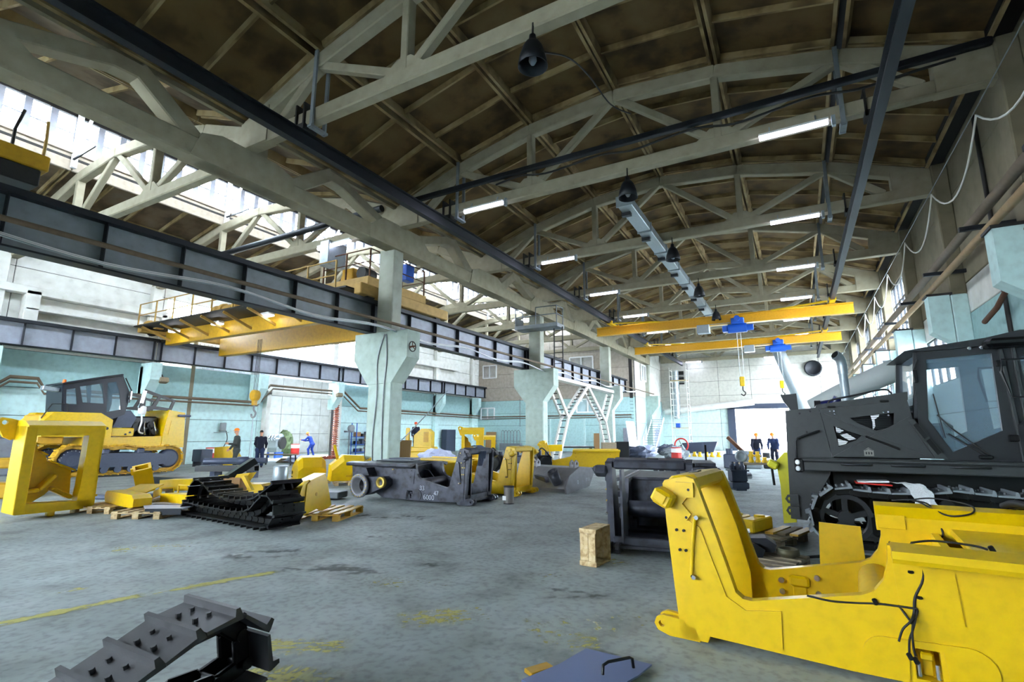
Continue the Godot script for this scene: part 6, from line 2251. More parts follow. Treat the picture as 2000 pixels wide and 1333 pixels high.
	plate(st, v2([-0.25, 0.0, 0.9, 0.14, 1.15, 0.5, 1.05, 0.66, 0.4, 0.72, -0.1, 0.5, -0.3, 0.2]), 0.06, XF(Vector3(0.04, 0.0, 0), Vector3(0, 0, 1), Vector3.UP, Vector3.RIGHT))
	part("end_plate", st, M.raw_pale, gb)
	for q in [[0.55, 0.5, 1.0], [1.9, 0.5, 0.8]]:
		for w in [0.0, 0.16]:
			st = mb()
			plate(st, v2([-0.12, 0, 0.12, 0, 0.1, 0.2, 0.0, 0.28, -0.1, 0.2]), 0.05, XF(Vector3(q[0] + w, q[1] + 0.1, q[2]), Vector3(0, 0, 1), Vector3.UP, Vector3.RIGHT), [circle2(Vector2(0, 0.17), 0.045, 10)])
			part("lug", st, M.raw_pale, gb)
	st = mb()
	lathe(st, Vector3(0.55, 0.42, -0.12), Vector3(0.1, 0.9, -0.5), [[-0.2, 0.14], [0.22, 0.17], [0.22, 0.12], [0.0, 0.1]], 14)
	part("socket", st, M.raw, gb)
	for q in [[0.95, 0.25, 0.16], [2.0, 0.22, 0.14]]:
		st = mb()
		plate(st, v2([0, 0, 0.4, 0.1, 0.45, 0.2, 0.05, 0.14]), 0.2, XF(Vector3(q[0], q[1], q[2] - 0.2), Vector3.RIGHT, Vector3.UP, Vector3.BACK))
		part("stop_block", st, M.raw, gb)
	chalk(gb, "0", Vector3(0.0, 0.3, 0.25), 0.14, PI * 0.5)
	chalk(gb, "/ / 1", Vector3(0.0, 0.35, 0.75), 0.12, PI * 0.5)
	# ---- perforated filter
	var fc = thing("filter_cartridge", "perforated grey filter cartridge with white label, before the second yellow frame", "filter", Vector3(-6.33, 0, -11.25))
	st = mb()
	cyl(st, Vector3(0, 0.02, 0), Vector3(0, 0.4, 0), 0.125, -1, 20)
	part("mesh_body", st, paint(Color(0.55, 0.52, 0.5), 0.6, 0.3, ntex(0.09, g3(0.4, 0.8, 1.0), 91), 6.0), fc)
	st = mb()
	cyl(st, Vector3(0, 0, 0), Vector3(0, 0.025, 0), 0.13, -1, 20)
	cyl(st, Vector3(0, 0.39, 0), Vector3(0, 0.42, 0), 0.132, -1, 20)
	part("rim", st, M.steel_dark, fc)
	st = mb()
	box(st, Vector3(-0.06, 0.14, 0.108), Vector3(0.1, 0.1, 0.03))
	part("paper_label", st, M.white, fc)
	# ---- wooden crate
	var cr = thing("wooden_crate", "open wooden crate standing on its end beside the dark frame", "crate", Vector3(-2.5, 0, -6.82), -0.08)
	for k in 2:
		st = mb()
		box(st, Vector3(-0.053 + 0.108 * k, 0.235, 0.235), Vector3(0.104, 0.44, 0.012), Basis.IDENTITY, 0.003)
		part("plank", st, M.wood, cr)
		st = mb()
		box(st, Vector3(-0.053 + 0.108 * k, 0.235, -0.235), Vector3(0.104, 0.44, 0.012), Basis.IDENTITY, 0.003)
		part("plank", st, M.wood, cr)
	for k in 4:
		for y in [0.008, 0.462]:
			st = mb()
			box(st, Vector3(0, y, -0.18 + 0.12 * k), Vector3(0.22, 0.014, 0.115), Basis.IDENTITY, 0.003)
			part("plank", st, M.wood, cr)
		st = mb()
		box(st, Vector3(-0.112, 0.235, -0.18 + 0.12 * k), Vector3(0.012, 0.45, 0.115), Basis.IDENTITY, 0.003)
		part("plank", st, M.wood, cr)
	for q in [[0.0, 0.44, 0.248, 0.24, 0.06], [0.0, 0.04, 0.248, 0.24, 0.06]]:
		st = mb()
		box(st, Vector3(q[0], q[1], q[2]), Vector3(q[3], q[4], 0.014), Basis.IDENTITY, 0.003)
		part("batten", st, M.wood, cr)
	for q in [[0.075, 0.248], [0.06, -0.225]]:
		st = mb()
		box(st, Vector3(q[0], 0.24, q[1]), Vector3(0.06, 0.4, 0.014), Basis.IDENTITY, 0.003)
		part("batten", st, M.wood, cr)
	# ---- cloth strap over the black frame portal
	st = mb()
	var sx = -6.98
	for k in 3:
		var pts = [Vector3(sx - 0.02 * k, 0.9, -11.18 - 0.1 * k + 0.28), Vector3(sx + 0.02, 1.25, -11.2 - 0.1 * k + 0.28), Vector3(sx - 0.1, 1.385, -11.2 - 0.1 * k + 0.28), Vector3(sx - 0.26, 1.36, -11.2 - 0.1 * k + 0.28)]
		var c = curve(pts, 4)
		for i in c.size() - 1: bar(st, c[i], c[i + 1], 0.1, 0.008)
	solo("grey_cloth", st, paint(Color(0.33, 0.37, 0.46), 0.9), "grey-blue cloth hanging over the portal of the blackish frame", "cloth")
	# loose panels on the black frame deck
	for k in 3:
		st = mb()
		box(st, Vector3.ZERO, Vector3(1.1 - 0.2 * k, 0.03, 0.5), Basis.IDENTITY, 0.006)
		var b = solo("loose_sheet", st, [M.steel_dark, M.steel, M.slate][k], "thin dark steel panel lying on the deck of the blackish frame, " + ["lowest", "middle", "topmost"][k], "sheet", "panels on the blackish frame")
		b.position = Vector3(-9.6 + 0.12 * k, 0.95 + 0.035 * k, -10.9)
		b.rotation.y = 0.15 * k
	# ---- between the frames at the right: pallets, parts, spool
	pallet("yellow-grey pallet behind the foreground frame carrying two yellow blocks", Vector3(-0.75, 0, -9.55), 1.2, M.wood_grey)
	pallet("grey pallet close behind the foreground frame with dark brackets", Vector3(-0.72, 0, -7.6), 1.3, M.wood_grey)
	for k in 2:
		var yb = thing("yellow_block", "yellow machined block with round boss on the grey pallet, " + ("left one" if k == 0 else "right one"), "machined block", Vector3(-1.05 + 0.33 * k, 0.15, -9.5 + 0.05 * k), -0.35, "two yellow blocks on the pallet")
		st = mb()
		box(st, Vector3(0, 0.11, 0), Vector3(0.22, 0.2, 0.7), Basis.IDENTITY, 0.02)
		part("body", st, M.yellow, yb)
		st = mb()
		lathe(st, Vector3(0, 0.2, -0.12), Vector3.UP, [[0, 0.085], [0.03, 0.085], [0.04, 0.07]], 16)
		part("boss", st, M.yellow, yb)
	for k in 3: fab("yellow_board", "yellow painted board on the pallet under the push frame, " + ["left", "middle", "right"][k], "board", Vector3(-0.42 + 0.17 * k, 0.17, -9.6), -0.3, [-0.06, -0.015, 0.06, -0.015, 0.06, 0.015, -0.06, 0.015], 0.8, M.yellow_dirty if k != 1 else M.wood_grey, Vector3.ZERO, [], "boards on the pallet")
	for q in [[-0.85, 0.25, -7.5, 0.5, "nearer"], [-0.7, 0.3, -7.75, 0.1, "farther"]]:
		var b = fab("dark_bracket", "dark folded steel bracket on the pallet behind the foreground frame, " + q[4], "bracket", Vector3(q[0], q[1] - 0.05, q[2]), q[3], [-0.3, -0.05, 0.28, -0.05, 0.32, 0.04, 0.2, 0.12, -0.05, 0.1, -0.26, 0.16], 0.3, M.steel_dark, Vector3.ZERO, [], "dark brackets on a pallet")
	fab("pale_sheet", "pale lilac sheet on the dark brackets", "sheet", Vector3(-0.9, 0.42, -7.75), 0.1, [-0.22, -0.01, 0.22, -0.01, 0.22, 0.01, -0.22, 0.01], 0.2, M.wrap)
	var sp = thing("steel_spool", "grey-brown double flanged steel roller standing on the floor", "roller", Vector3(-0.25, 0, -7.72))
	st = mb()
	lathe(st, Vector3.ZERO, Vector3.UP, [[0, 0.12], [0.0, 0.13], [0.06, 0.135], [0.08, 0.09], [0.16, 0.085], [0.18, 0.135], [0.25, 0.13], [0.25, 0.1], [0.2, 0.09], [0.19, 0.01]], 24)
	part("roller_body", st, paint(Color(0.34, 0.32, 0.24), 0.6, 0.3), sp)
	st = mb()
	tube(st, curve([Vector3(-0.35, 0.03, -7.95), Vector3(-0.1, 0.06, -8.2), Vector3(0.2, 0.09, -8.3), Vector3(0.5, 0.05, -8.5)], 6), 0.02, 6)
	solo("black_hose", st, M.rubber, "black hose on the floor behind the steel roller", "hose")
	# small dark gearbox on the floor
	var gx = thing("gearbox", "blue-grey gearbox with bolted flange standing alone on the floor in front of the gate", "gearbox", Vector3(-1.75, 0, -17.4), 0.45)
	st = mb()
	box(st, Vector3(0, 0.42, 0), Vector3(0.46, 0.34, 0.4), Basis.IDENTITY, 0.03)
	box(st, Vector3(0, 0.58, 0), Vector3(0.54, 0.04, 0.46))
	part("housing", st, M.slate, gx)
	st = mb()
	box(st, Vector3(0, 0.14, 0), Vector3(0.5, 0.2, 0.5), Basis.IDENTITY, 0.03)
	box(st, Vector3(0, 0.04, 0), Vector3(0.3, 0.08, 0.5))
	part("base", st, M.slate, gx)
	for x in [-0.15, 0.0, 0.15]:
		st = mb()
		lathe(st, Vector3(x, 0.6, 0), Vector3.UP, [[0, 0.08], [0.12, 0.08], [0.13, 0.05], [0.24, 0.05]], 12)
		part("valve", st, M.slate, gx)
	st = mb()
	cyl(st, Vector3(0.2, 0.4, 0), Vector3(0.4, 0.42, 0), 0.09, -1, 12)
	part("flange", st, M.bright, gx)
	# low dark trolley deck behind the dark frame
	var tr = thing("deck_trolley", "low dark steel deck with stake behind the dark frame", "trolley", Vector3(-2.9, 0, -15.6), 0.35)
	st = mb()
	plate(st, v2([-1.0, -0.9, 0.6, -0.9, 0.85, 0.9, -1.0, 0.9]), 0.08, XF(Vector3(0, 0.82, 0), Vector3.RIGHT, Vector3.FORWARD, Vector3.UP))
	part("deck", st, M.raw, tr)
	st = mb()
	box(st, Vector3(0.1, 0.62, 0.2), Vector3(1.3, 0.3, 1.2), Basis.IDENTITY, 0.03)
	for x in [-0.8, 0.6]:
		for z in [-0.7, 0.7]: box(st, Vector3(x, 0.4, z), Vector3(0.12, 0.8, 0.12))
	part("underframe", st, M.raw, tr)
	st = mb()
	bar(st, Vector3(0.7, 0.85, -0.8), Vector3(0.7, 1.35, -0.8), 0.05, 0.05)
	part("stake", st, M.black, tr)
	# trestle table with yellow castings
	var tb = thing("trestle_table", "steel trestle table with pale top carrying yellow castings near the gate", "table", Vector3(-1.25, 0, -19.0), 0.45)
	st = mb()
	box(st, Vector3(0, 0.72, 0), Vector3(1.3, 0.05, 0.8))
	part("top", st, M.wood_grey, tb)
	for x in [-0.55, 0.55]:
		for z in [-0.33, 0.33]:
			st = mb()
			bar(st, Vector3(x, 0.7, z), Vector3(x * 1.08, 0, z), 0.06, 0.06)
			part("leg", st, M.iron, tb)
	for k in 5:
		var at = Vector3(-1.45 + 0.2 * (k % 3), 0.75 + (0.18 if k > 2 else 0.0), -18.9 - 0.12 * (k % 2))
		st = mb()
		lathe(st, Vector3.ZERO, Vector3.UP, [[0, 0.08], [0.06, 0.1], [0.1, 0.06], [0.18, 0.07]], 10)
		var b = solo("yellow_casting", st, M.yellow, "small yellow casting on the trestle table near the gate, " + ["left", "middle", "right", "upper left", "upper right"][k], "casting", "castings on the trestle table")
		b.position = at
	st = mb()
	lathe(st, Vector3(-1.75, 0.95, -18.9), Vector3(0.3, 0, 1), [[0, 0.2], [0.06, 0.2], [0.07, 0.12], [0.02, 0.1]], 18)
	solo("steel_ring", st, M.zinc, "pale steel ring leaning on the trestle table", "ring")
	# ---- cables on the foreground frame
	cables()

func cables():
	var sets = [
		[[0.62, 0.95, -4.62], [0.66, 0.75, -4.6], [0.6, 0.6, -4.6], [0.58, 0.5, -4.58], [0.55, 0.44, -4.54]],
		[[0.56, 0.85, -5.2], [0.53, 0.7, -5.0], [0.56, 0.58, -4.7], [0.6, 0.52, -4.6], [0.55, 0.46, -4.53], [0.5, 0.4, -4.53], [0.47, 0.32, -4.53]],
		[[0.6, 0.52, -4.58], [0.56, 0.42, -4.53], [0.53, 0.34, -4.53], [0.52, 0.26, -4.53]],
		[[0.58, 0.5, -4.57], [0.55, 0.4, -4.52], [0.545, 0.3, -4.52], [0.55, 0.25, -4.52]],
		[[0.6, 0.53, -4.58], [0.4, 0.52, -4.62], [0.25, 0.5, -4.64], [0.1, 0.49, -4.64], [-0.05, 0.5, -4.66]],
		[[0.62, 0.95, -4.62], [0.75, 0.97, -4.65], [0.95, 0.965, -4.62], [1.02, 0.95, -4.6]],
		[[0.5, 0.72, -4.75], [0.47, 0.6, -4.68], [0.52, 0.5, -4.6], [0.56, 0.44, -4.55]]]
	for k in sets.size():
		var p = []
		for q in sets[k]: p.append(Vector3(q[0], q[1], q[2]))
		var st = mb()
		tube(st, curve(p, 6), 0.0075 if k != 0 else 0.0095, 6)
		solo("wiring_cable", st, M.rubber, "thin black wiring cable on the yellow foreground frame, " + ["thick upper strand", "strand from the far box", "long hanging strand", "hanging strand beside it", "strand lying along the rail", "strand on the ledge", "strand in the corner"][k], "cable", "wiring on the foreground frame")
	for q in [[0.52, 0.24, -4.52, "lower left"], [0.55, 0.22, -4.52, "lower right"], [0.37, 0.53, -4.62, "on the rail"], [1.04, 0.955, -4.6, "on the ledge"]]:
		var st = mb()
		box(st, Vector3(q[0], q[1], q[2]), Vector3(0.03, 0.045, 0.025), Basis(Vector3.BACK, 0.4), 0.006)
		solo("cable_plug", st, M.black, "black plug at the end of a wiring cable, " + q[3], "plug", "plugs of the wiring")
	var st = mb()
	tube(st, curve([Vector3(0.7, 1.09, -5.98), Vector3(0.85, 1.11, -5.9), Vector3(0.95, 1.06, -5.78), Vector3(1.05, 1.02, -5.68), Vector3(1.2, 1.05, -5.7), Vector3(1.22, 1.1, -5.85), Vector3(1.0, 1.13, -5.95), Vector3(0.85, 1.1, -5.98), Vector3(0.95, 1.08, -5.85), Vector3(0.98, 0.9, -5.66), Vector3(0.97, 0.84, -5.66)], 8), 0.007, 6)
	solo("loose_cable", st, M.rubber, "thin black cable looped on top of the far yellow box girder", "cable")
	st = mb()
	tube(st, curve([Vector3(1.45, 1.1, -5.9), Vector3(1.5, 1.14, -5.75), Vector3(1.62, 1.1, -5.5), Vector3(1.75, 1.0, -5.2), Vector3(1.78, 0.93, -5.0)], 8), 0.028, 8)
	tube(st, curve([Vector3(1.5, 1.08, -5.9), Vector3(1.54, 1.12, -5.75), Vector3(1.66, 1.07, -5.5), Vector3(1.8, 0.97, -5.2), Vector3(1.82, 0.93, -5.0)], 8), 0.02, 8)
	solo("corrugated_hose", st, M.rubber, "thick black corrugated hose bent over the yellow foreground frame", "hose")
	st = mb()
	box(st, Vector3(1.95, 0.95, -4.85), Vector3(0.36, 0.012, 0.22), Basis(Vector3.UP, 0.2) * Basis(Vector3.BACK, 0.04))
	solo("printed_sheet", st, M.white, "crumpled white paper on the ledge of the foreground frame", "paper")

# ================================================================ smaller things round the hall
func barrel(label: String, at: Vector3) -> Node3D:
	var o = thing("steel_barrel", label, "barrel", at, 0, "red and white barrels")
	var st = mb()
	lathe(st, Vector3.ZERO, Vector3.UP, [[0, 0.27], [0.02, 0.29], [0.3, 0.29], [0.31, 0.3], [0.33, 0.29], [0.6, 0.29]], 20)
	part("lower_drum", st, M.red, o)
	st = mb()
	lathe(st, Vector3(0, 0.6, 0), Vector3.UP, [[0, 0.29], [0.01, 0.3], [0.03, 0.29], [0.24, 0.29]], 20)
	part("white_band", st, M.white, o)
	st = mb()
	lathe(st, Vector3(0, 0.84, 0), Vector3.UP, [[0, 0.29], [0.04, 0.29], [0.05, 0.26], [0.051, 0.02]], 20)
	part("rim", st, M.red, o)
	return o

func lump(called: String, label: String, cat: String, at: Vector3, size: Vector3, m: Material, sd: int, group := "") -> MeshInstance3D:
	# crumpled wrapped bundle
	var n := FastNoiseLite.new()
	n.seed = sd
	n.frequency = 1.4
	var st = mb()
	var rings = []
	for i in 13:
		var a = PI * i / 12.0
		var r = []
		for k in 20:
			var b = PI2 * k / 20.0
			var d = Vector3(sin(a) * cos(b), cos(a), sin(a) * sin(b))
			var q = d * (0.5 + 0.2 * n.get_noise_3dv(d * 1.3) + 0.1 * n.get_noise_3dv(d * 4.0 + Vector3(7, 0, 0)))
			q = Vector3(q.x * size.x, max(q.y * size.y + size.y * 0.42, 0.0), q.z * size.z)
			r.append(q)
		rings.append(r)
	loft(st, rings, false, false)
	var o = solo(called, st, m, label, cat, group)
	o.position = at
	return o

func build_small():
	barrel("red and white steel barrel by the left wall, behind the grey cabinet box", Vector3(-28.2, 0, -16.9))
	barrel("red and white steel barrel in the gateway beside the man in blue", Vector3(-31.9, 0, -25.2))
	barrel("orange-red and white steel barrel far down the hall towards the gate", Vector3(-6.3, 0, -31.0))
	var st = mb()
	box(st, Vector3(0, 0.55, 0), Vector3(0.75, 0.6, 0.6), Basis.IDENTITY, 0.02)
	for x in [-0.3, 0.3]: box(st, Vector3(x, 0.125, 0), Vector3(0.1, 0.25, 0.5))
	var o = solo("metal_box", st, M.slate, "blue-grey metal box on feet in front of the barrel at the left wall", "box")
	o.position = Vector3(-26.6, 0, -15.5)
	st = mb()
	box(st, Vector3(0, 0.3, 0), Vector3(0.7, 0.34, 0.4), Basis.IDENTITY, 0.02)
	box(st, Vector3(0, 0.07, 0), Vector3(0.5, 0.14, 0.3))
	o = solo("metal_box", st, M.yellow, "small bright yellow box on the floor right of the yellow bulldozer", "box")
	o.position = Vector3(-26.9, 0, -14.2)
	fab("hood_half", "slanted yellow hood half standing near the man in the helmet", "hood", Vector3(-24.3, 0, -15.4), 0.5, [-0.45, 0, 0.55, 0, 0.5, 0.5, 0.15, 1.05, -0.5, 1.0], 0.7, M.yellow)
	# electrical boxes with cables at the left wall
	for q in [[-17.8, 2.0, 0.5, "left of the two men"], [-13.2, 1.5, 0.35, "behind the yellow bulldozer's nose"]]:
		var e = thing("wall_box", "grey electrical box with hanging cable on the left wall, " + q[3], "electrical box", Vector3(-28.9, q[1], q[0]), 0, "electrical boxes on the left wall")
		st = mb()
		box(st, Vector3(0.08, 0, 0), Vector3(0.18, q[2], 0.3), Basis.IDENTITY, 0.02)
		box(st, Vector3(0.12, -q[2] * 0.6, 0.1), Vector3(0.3, 0.03, 0.7))
		part("case", st, M.steel, e)
		st = mb()
		tube(st, curve([Vector3(0.08, -0.2, -0.2), Vector3(0.1, -0.7, -0.3), Vector3(0.08, -1.3, -0.05)], 5), 0.025, 6)
		part("cable", st, M.rubber, e)
	var fp = thing("pedestal_fan", "grey blower on a thin post right of the brick jamb", "blower", Vector3(-28.3, 0, -26.85))
	st = mb()
	tube(st, [Vector3(0, 0, 0), Vector3(0, 1.8, 0)], 0.04, 8)
	part("post", st, M.steel, fp)
	st = mb()
	lathe(st, Vector3(-0.05, 2.0, 0), Vector3.RIGHT, [[0, 0.12], [0.1, 0.25], [0.3, 0.27], [0.35, 0.2]], 14)
	box(st, Vector3(0, 1.78, 0), Vector3(0.3, 0.12, 0.8), Basis.IDENTITY, 0.02)
	part("blower_head", st, M.steel, fp)
	# engine in the gateway, wrapped
	var en = thing("engine", "pale silver diesel engine standing in the gateway", "engine", Vector3(-31.6, 0, -23.1), 0.4)
	st = mb()
	box(st, Vector3(0, 1.0, 0), Vector3(1.3, 0.7, 1.1), Basis.IDENTITY, 0.08)
	box(st, Vector3(0, 1.45, 0.3), Vector3(1.1, 0.3, 0.3), Basis(Vector3.RIGHT, 0.4), 0.05)
	box(st, Vector3(0, 1.45, -0.3), Vector3(1.1, 0.3, 0.3), Basis(Vector3.RIGHT, -0.4), 0.05)
	box(st, Vector3(0, 0.55, 0), Vector3(1.1, 0.35, 0.6), Basis.IDENTITY, 0.04)
	part("block", st, M.zinc, en)
	for k in 6:
		st = mb()
		tube(st, curve([Vector3(0.5 - 0.2 * k, 1.2, 0.56), Vector3(0.5 - 0.2 * k, 1.35, 0.62), Vector3(0.45 - 0.2 * k, 1.55, 0.4)], 4), 0.05, 8)
		part("manifold_pipe", st, M.bright, en)
	st = mb()
	cyl(st, Vector3(0.66, 1.0, 0), Vector3(0.78, 1.0, 0), 0.42, -1, 20)
	part("flywheel", st, M.iron, en)
	st = mb()
	for x in [-0.5, 0.5]: box(st, Vector3(x, 0.19, 0), Vector3(0.12, 0.38, 0.9))
	part("stand", st, M.blue, en)
	lump("tarpaulin", "olive green tarpaulin heap behind the engine in the gateway", "tarpaulin", Vector3(-33.4, 0.0, -25.4), Vector3(1.3, 2.0, 1.2), paint(Color(0.36, 0.42, 0.28), 0.8), 5)
	# bench and planks in front of the gateway
	var bn = thing("steel_bench", "low steel trestle bench in front of the gateway", "bench", Vector3(-24.3, 0, -18.2), 0.4)
	st = mb()
	box(st, Vector3(0, 0.55, 0), Vector3(1.8, 0.05, 0.6))
	part("top", st, M.wood_grey, bn)
	for x in [-0.8, 0.8]:
		for z in [-0.25, 0.25]:
			st = mb()
			bar(st, Vector3(x, 0.55, z), Vector3(x * 1.05, 0, z), 0.05, 0.05)
			part("leg", st, M.iron, bn)
	for k in 5:
		st = mb()
		box(st, Vector3.ZERO, Vector3(2.2 - 0.15 * k, 0.05, 0.18))
		o = solo("plank", st, M.wood if k % 2 else M.wood_grey, "loose plank in the low heap before the gateway, " + ["lowest", "second", "third", "fourth", "topmost"][k], "plank", "planks before the gateway")
		o.position = Vector3(-25.6 + 0.1 * k, 0.03 + 0.052 * k, -20.4 + 0.1 * k)
		o.rotation.y = 0.9 + 0.12 * sin(k * 4.0)
	lump("scrap_heap", "low grey scrap heap on the floor before the gateway", "scrap", Vector3(-24.6, 0, -20.0), Vector3(2.0, 0.5, 1.6), M.wrap, 9)
	var rub = mb()
	for k in 60:
		var p = Vector3(-26.9 + rng.randf_range(-1.0, 1.0), 0.035 + rng.randf() * 0.12, -24.2 + rng.randf_range(-1.3, 1.3))
		box(rub, p, Vector3(0.24, 0.062, 0.12), Basis.from_euler(Vector3(rng.randf_range(-0.4, 0.4), rng.randf() * 6.0, rng.randf_range(-0.4, 0.4))), 0.006)
	solo("brick_rubble", rub, M.brick, "scattered broken bricks on the floor at the brick jamb", "rubble").set_meta("kind", "stuff")
	# shelves right of the gateway
	for s in 2:
		var sh = thing("steel_shelf", "blue steel shelf unit against the left wall, " + ("nearer the gateway" if s == 0 else "behind the nearest column"), "shelf", Vector3(-28.5, 0, -28.3 - 1.9 * s), 0, "blue shelf units")
		for z in [-0.8, 0.8]:
			for x in [-0.25, 0.25]:
				st = mb()
				box(st, Vector3(x, 1.05 if s == 1 else 1.2, z), Vector3(0.05, 2.1 if s == 1 else 2.4, 0.05))
				part("post", st, M.blue, sh)
		for y in [0.3, 0.85, 1.4]:
			st = mb()
			box(st, Vector3(0, y, 0), Vector3(0.55, 0.04, 1.6))
			part("shelf_board", st, M.blue, sh)
		for k in 9:
			var y = [0.32, 0.87, 1.42][k % 3]
			st = mb()
			var hh = rng.randf_range(0.2, 0.42)
			box(st, Vector3(0, hh * 0.5, 0), Vector3(0.4, hh, rng.randf_range(0.28, 0.42)), Basis.IDENTITY, 0.02)
			var it = solo("storage_bin", st, [M.slate, M.black, M.card, M.steel][k % 4], "stored bin on the " + ["lower", "middle", "upper"][k % 3] + " board of the " + ("nearer" if s == 0 else "farther") + " blue shelf, " + ["near end", "middle", "far end"][k / 3], "bin", "bins on the blue shelves")
			it.position = Vector3(-28.5, y, -28.3 - 1.9 * s + 0.5 - 0.5 * (k / 3))
	st = mb()
	box(st, Vector3.ZERO, Vector3(0.4, 0.7, 0.8), Basis.IDENTITY, 0.03)
	o = solo("blue_cabinet", st, M.blue, "bright blue wall cabinet above the shelf, left of the nearest column", "cabinet")
	o.position = Vector3(-28.7, 2.0, -29.9)
	# board leaning against the nearest column
	st = mb()
	box(st, Vector3(0, 0.72, 0), Vector3(0.9, 1.44, 0.04), Basis(Vector3.RIGHT, -0.1))
	o = solo("hardboard_sheet", st, M.card, "brown hardboard sheet leaning beside the foot of the nearest column", "board")
	o.position = Vector3(-12.55, 0.0, -14.35)
	# cables on the nearest column
	for k in 2:
		st = mb()
		var x = [-12.7, -12.28][k]
		tube(st, curve([Vector3(x, 0.3, -13.17), Vector3(x - 0.07, 1.5, -13.17), Vector3(x + 0.05 - 0.12 * k, 3.0, -13.15), Vector3(x + 0.02, 4.2, -13.14), Vector3(x + 0.3 - 0.35 * k, 5.1, -13.13)], 6), 0.02, 6)
		solo("column_cable", st, M.steel, "grey cable running up the front of the nearest column, " + ["left", "right"][k] + " one", "cable", "cables on the nearest column")
	st = mb()
	tube(st, sag(Vector3(-12.95, 0.4, -13.1), Vector3(-11.0, 3.2, -15.0), 0.15, 8), 0.02, 6)
	solo("stay_wire", st, M.zinc, "slanting pale wire in front of the foot of the nearest column", "wire")
	var vw = thing("hand_valve", "rusty hand wheel on the end of the nearest column's corbel", "hand wheel", Vector3(-11.37, 4.6, -13.3))
	st = mb()
	var rp = []
	for k in 17: rp.append(Vector3(0.1, 0.17 * cos(PI2 * k / 16.0), 0.17 * sin(PI2 * k / 16.0)))
	tube(st, rp, 0.018, 6)
	part("rim", st, M.iron, vw)
	st = mb()
	for k in 3: bar(st, Vector3(0.1, 0.16 * cos(PI2 * k / 3.0), 0.16 * sin(PI2 * k / 3.0)), Vector3(0.1, 0, 0), 0.02, 0.02)
	cyl(st, Vector3(-0.05, 0, 0), Vector3(0.2, 0, 0), 0.03, -1, 8)
	part("spindle", st, M.rust, vw)
	# hook block of the bridge crane
	var hk = thing("crane_hook", "yellow hook block of the old bridge crane hanging in front of the left wall", "crane hook", Vector3(-22.2, 0, -15.1))
	st = mb()
	for q in [-0.14, -0.05, 0.05, 0.14]: tube(st, [Vector3(q, 6.1, 0), Vector3(q, 3.6, 0)], 0.012, 5)
	part("rope", st, M.iron, hk)
	st = mb()
	lathe(st, Vector3(0, 3.42, 0.14), Vector3(0, 0, -1), [[0, 0.2], [0.03, 0.26], [0.25, 0.26], [0.28, 0.2]], 18)
	box(st, Vector3(0, 3.1, 0), Vector3(0.2, 0.3, 0.2), Basis.IDENTITY, 0.03)
	part("sheave_block", st, M.yellow_dirty, hk)
	st = mb()
	tube(st, curve([Vector3(0, 2.95, 0), Vector3(0, 2.75, 0), Vector3(0.16, 2.6, 0), Vector3(0.08, 2.42, 0), Vector3(-0.1, 2.42, 0), Vector3(-0.16, 2.55, 0)], 5), 0.045, 8)
	part("hook", st, M.steel, hk)
	st = mb()
	tube(st, [Vector3(-22.2, 2.46, -15.1), Vector3(-22.4, 0.02, -15.2)], 0.02, 5)
	tube(st, [Vector3(-22.2, 2.46, -15.1), Vector3(-22.1, 0.02, -15.1)], 0.02, 5)
	solo("chain_sling", st, M.zinc, "pale sling hanging from the crane hook between the two men", "sling")
	for q in [[-13.9, "left of the gateway"], [-25.4, "right of the gateway"]]:
		var w = thing("wall_floodlight", "old floodlight fixed under the corbel " + q[1], "floodlight", Vector3(-27.95, 4.3, q[0]), 0, "floodlights on the left wall")
		st = mb()
		box(st, Vector3(0, 0, 0), Vector3(0.3, 0.26, 0.44), Basis(Vector3.BACK, 0.3), 0.03)
		part("case", st, M.wood_grey, w)
		st = mb()
		bar(st, Vector3(0.0, 0.1, 0), Vector3(-0.2, 0.3, 0), 0.05, 0.05)
		part("arm", st, M.iron, w)
	# ---- yellow machines and wrapped parts in the middle distance
	var ex = thing("slewing_body", "yellow machine upper body with rounded casing, behind the nearest column", "machine body", Vector3(-20.4, 0, -25.0), 0.45)
	st = mb()
	box(st, Vector3(0, 0.35, 0), Vector3(2.4, 0.5, 1.6), Basis.IDENTITY, 0.05)
	part("base_frame", st, M.yellow, ex)
	st = mb()
	plate(st, v2([-0.2, 0.0, 0.85, 0.0, 0.85, 0.9, 0.6, 1.1, 0.25, 1.1, -0.2, 0.7]), 1.0, XF(Vector3(0, 0.85, -0.5), Vector3.RIGHT, Vector3.UP, Vector3.BACK))
	part("casing", st, M.yellow, ex)
	st = mb()
	box(st, Vector3(0.55, 1.45, 0.51), Vector3(0.3, 0.6, 0.03))
	part("casing_hatch", st, M.yellow_dirty, ex)
	st = mb()
	box(st, Vector3(-0.65, 1.3, 0.2), Vector3(0.22, 1.4, 0.2), Basis.IDENTITY, 0.03)
	part("mast", st, M.yellow, ex)
	st = mb()
	box(st, Vector3(0.1, 0.72, 0), Vector3(1.9, 0.28, 1.3), Basis.IDENTITY, 0.04)
	lathe(st, Vector3(0.9, 0.35, 0.7), Vector3(0, 0, 1), [[0, 0.4], [0.2, 0.4], [0.25, 0.3]], 18)
	part("turntable", st, M.yellow, ex)
	for q in [[-17.3, -19.0, 1.3, 1.0, "left of the pair"], [-15.4, -20.2, 2.0, 0.85, "right of the pair"]]:
		pallet("wooden pallet under the wrapped parts, " + q[4], Vector3(q[0], 0, q[1]), 0.4)
		lump("wrapped_parts", "machine parts wrapped in pale plastic film, " + q[4], "wrapped parts", Vector3(q[0], 0.15, q[1]), Vector3(q[2], q[3], 1.2), M.wrap, int(-q[0] * 7), "parts wrapped in plastic film")
	var pf = left_frame("tall open yellow frame in the middle distance behind the blackish frame", Vector2(-13.3, -19.4), Vector2(0.87, -0.49), M.yellow)
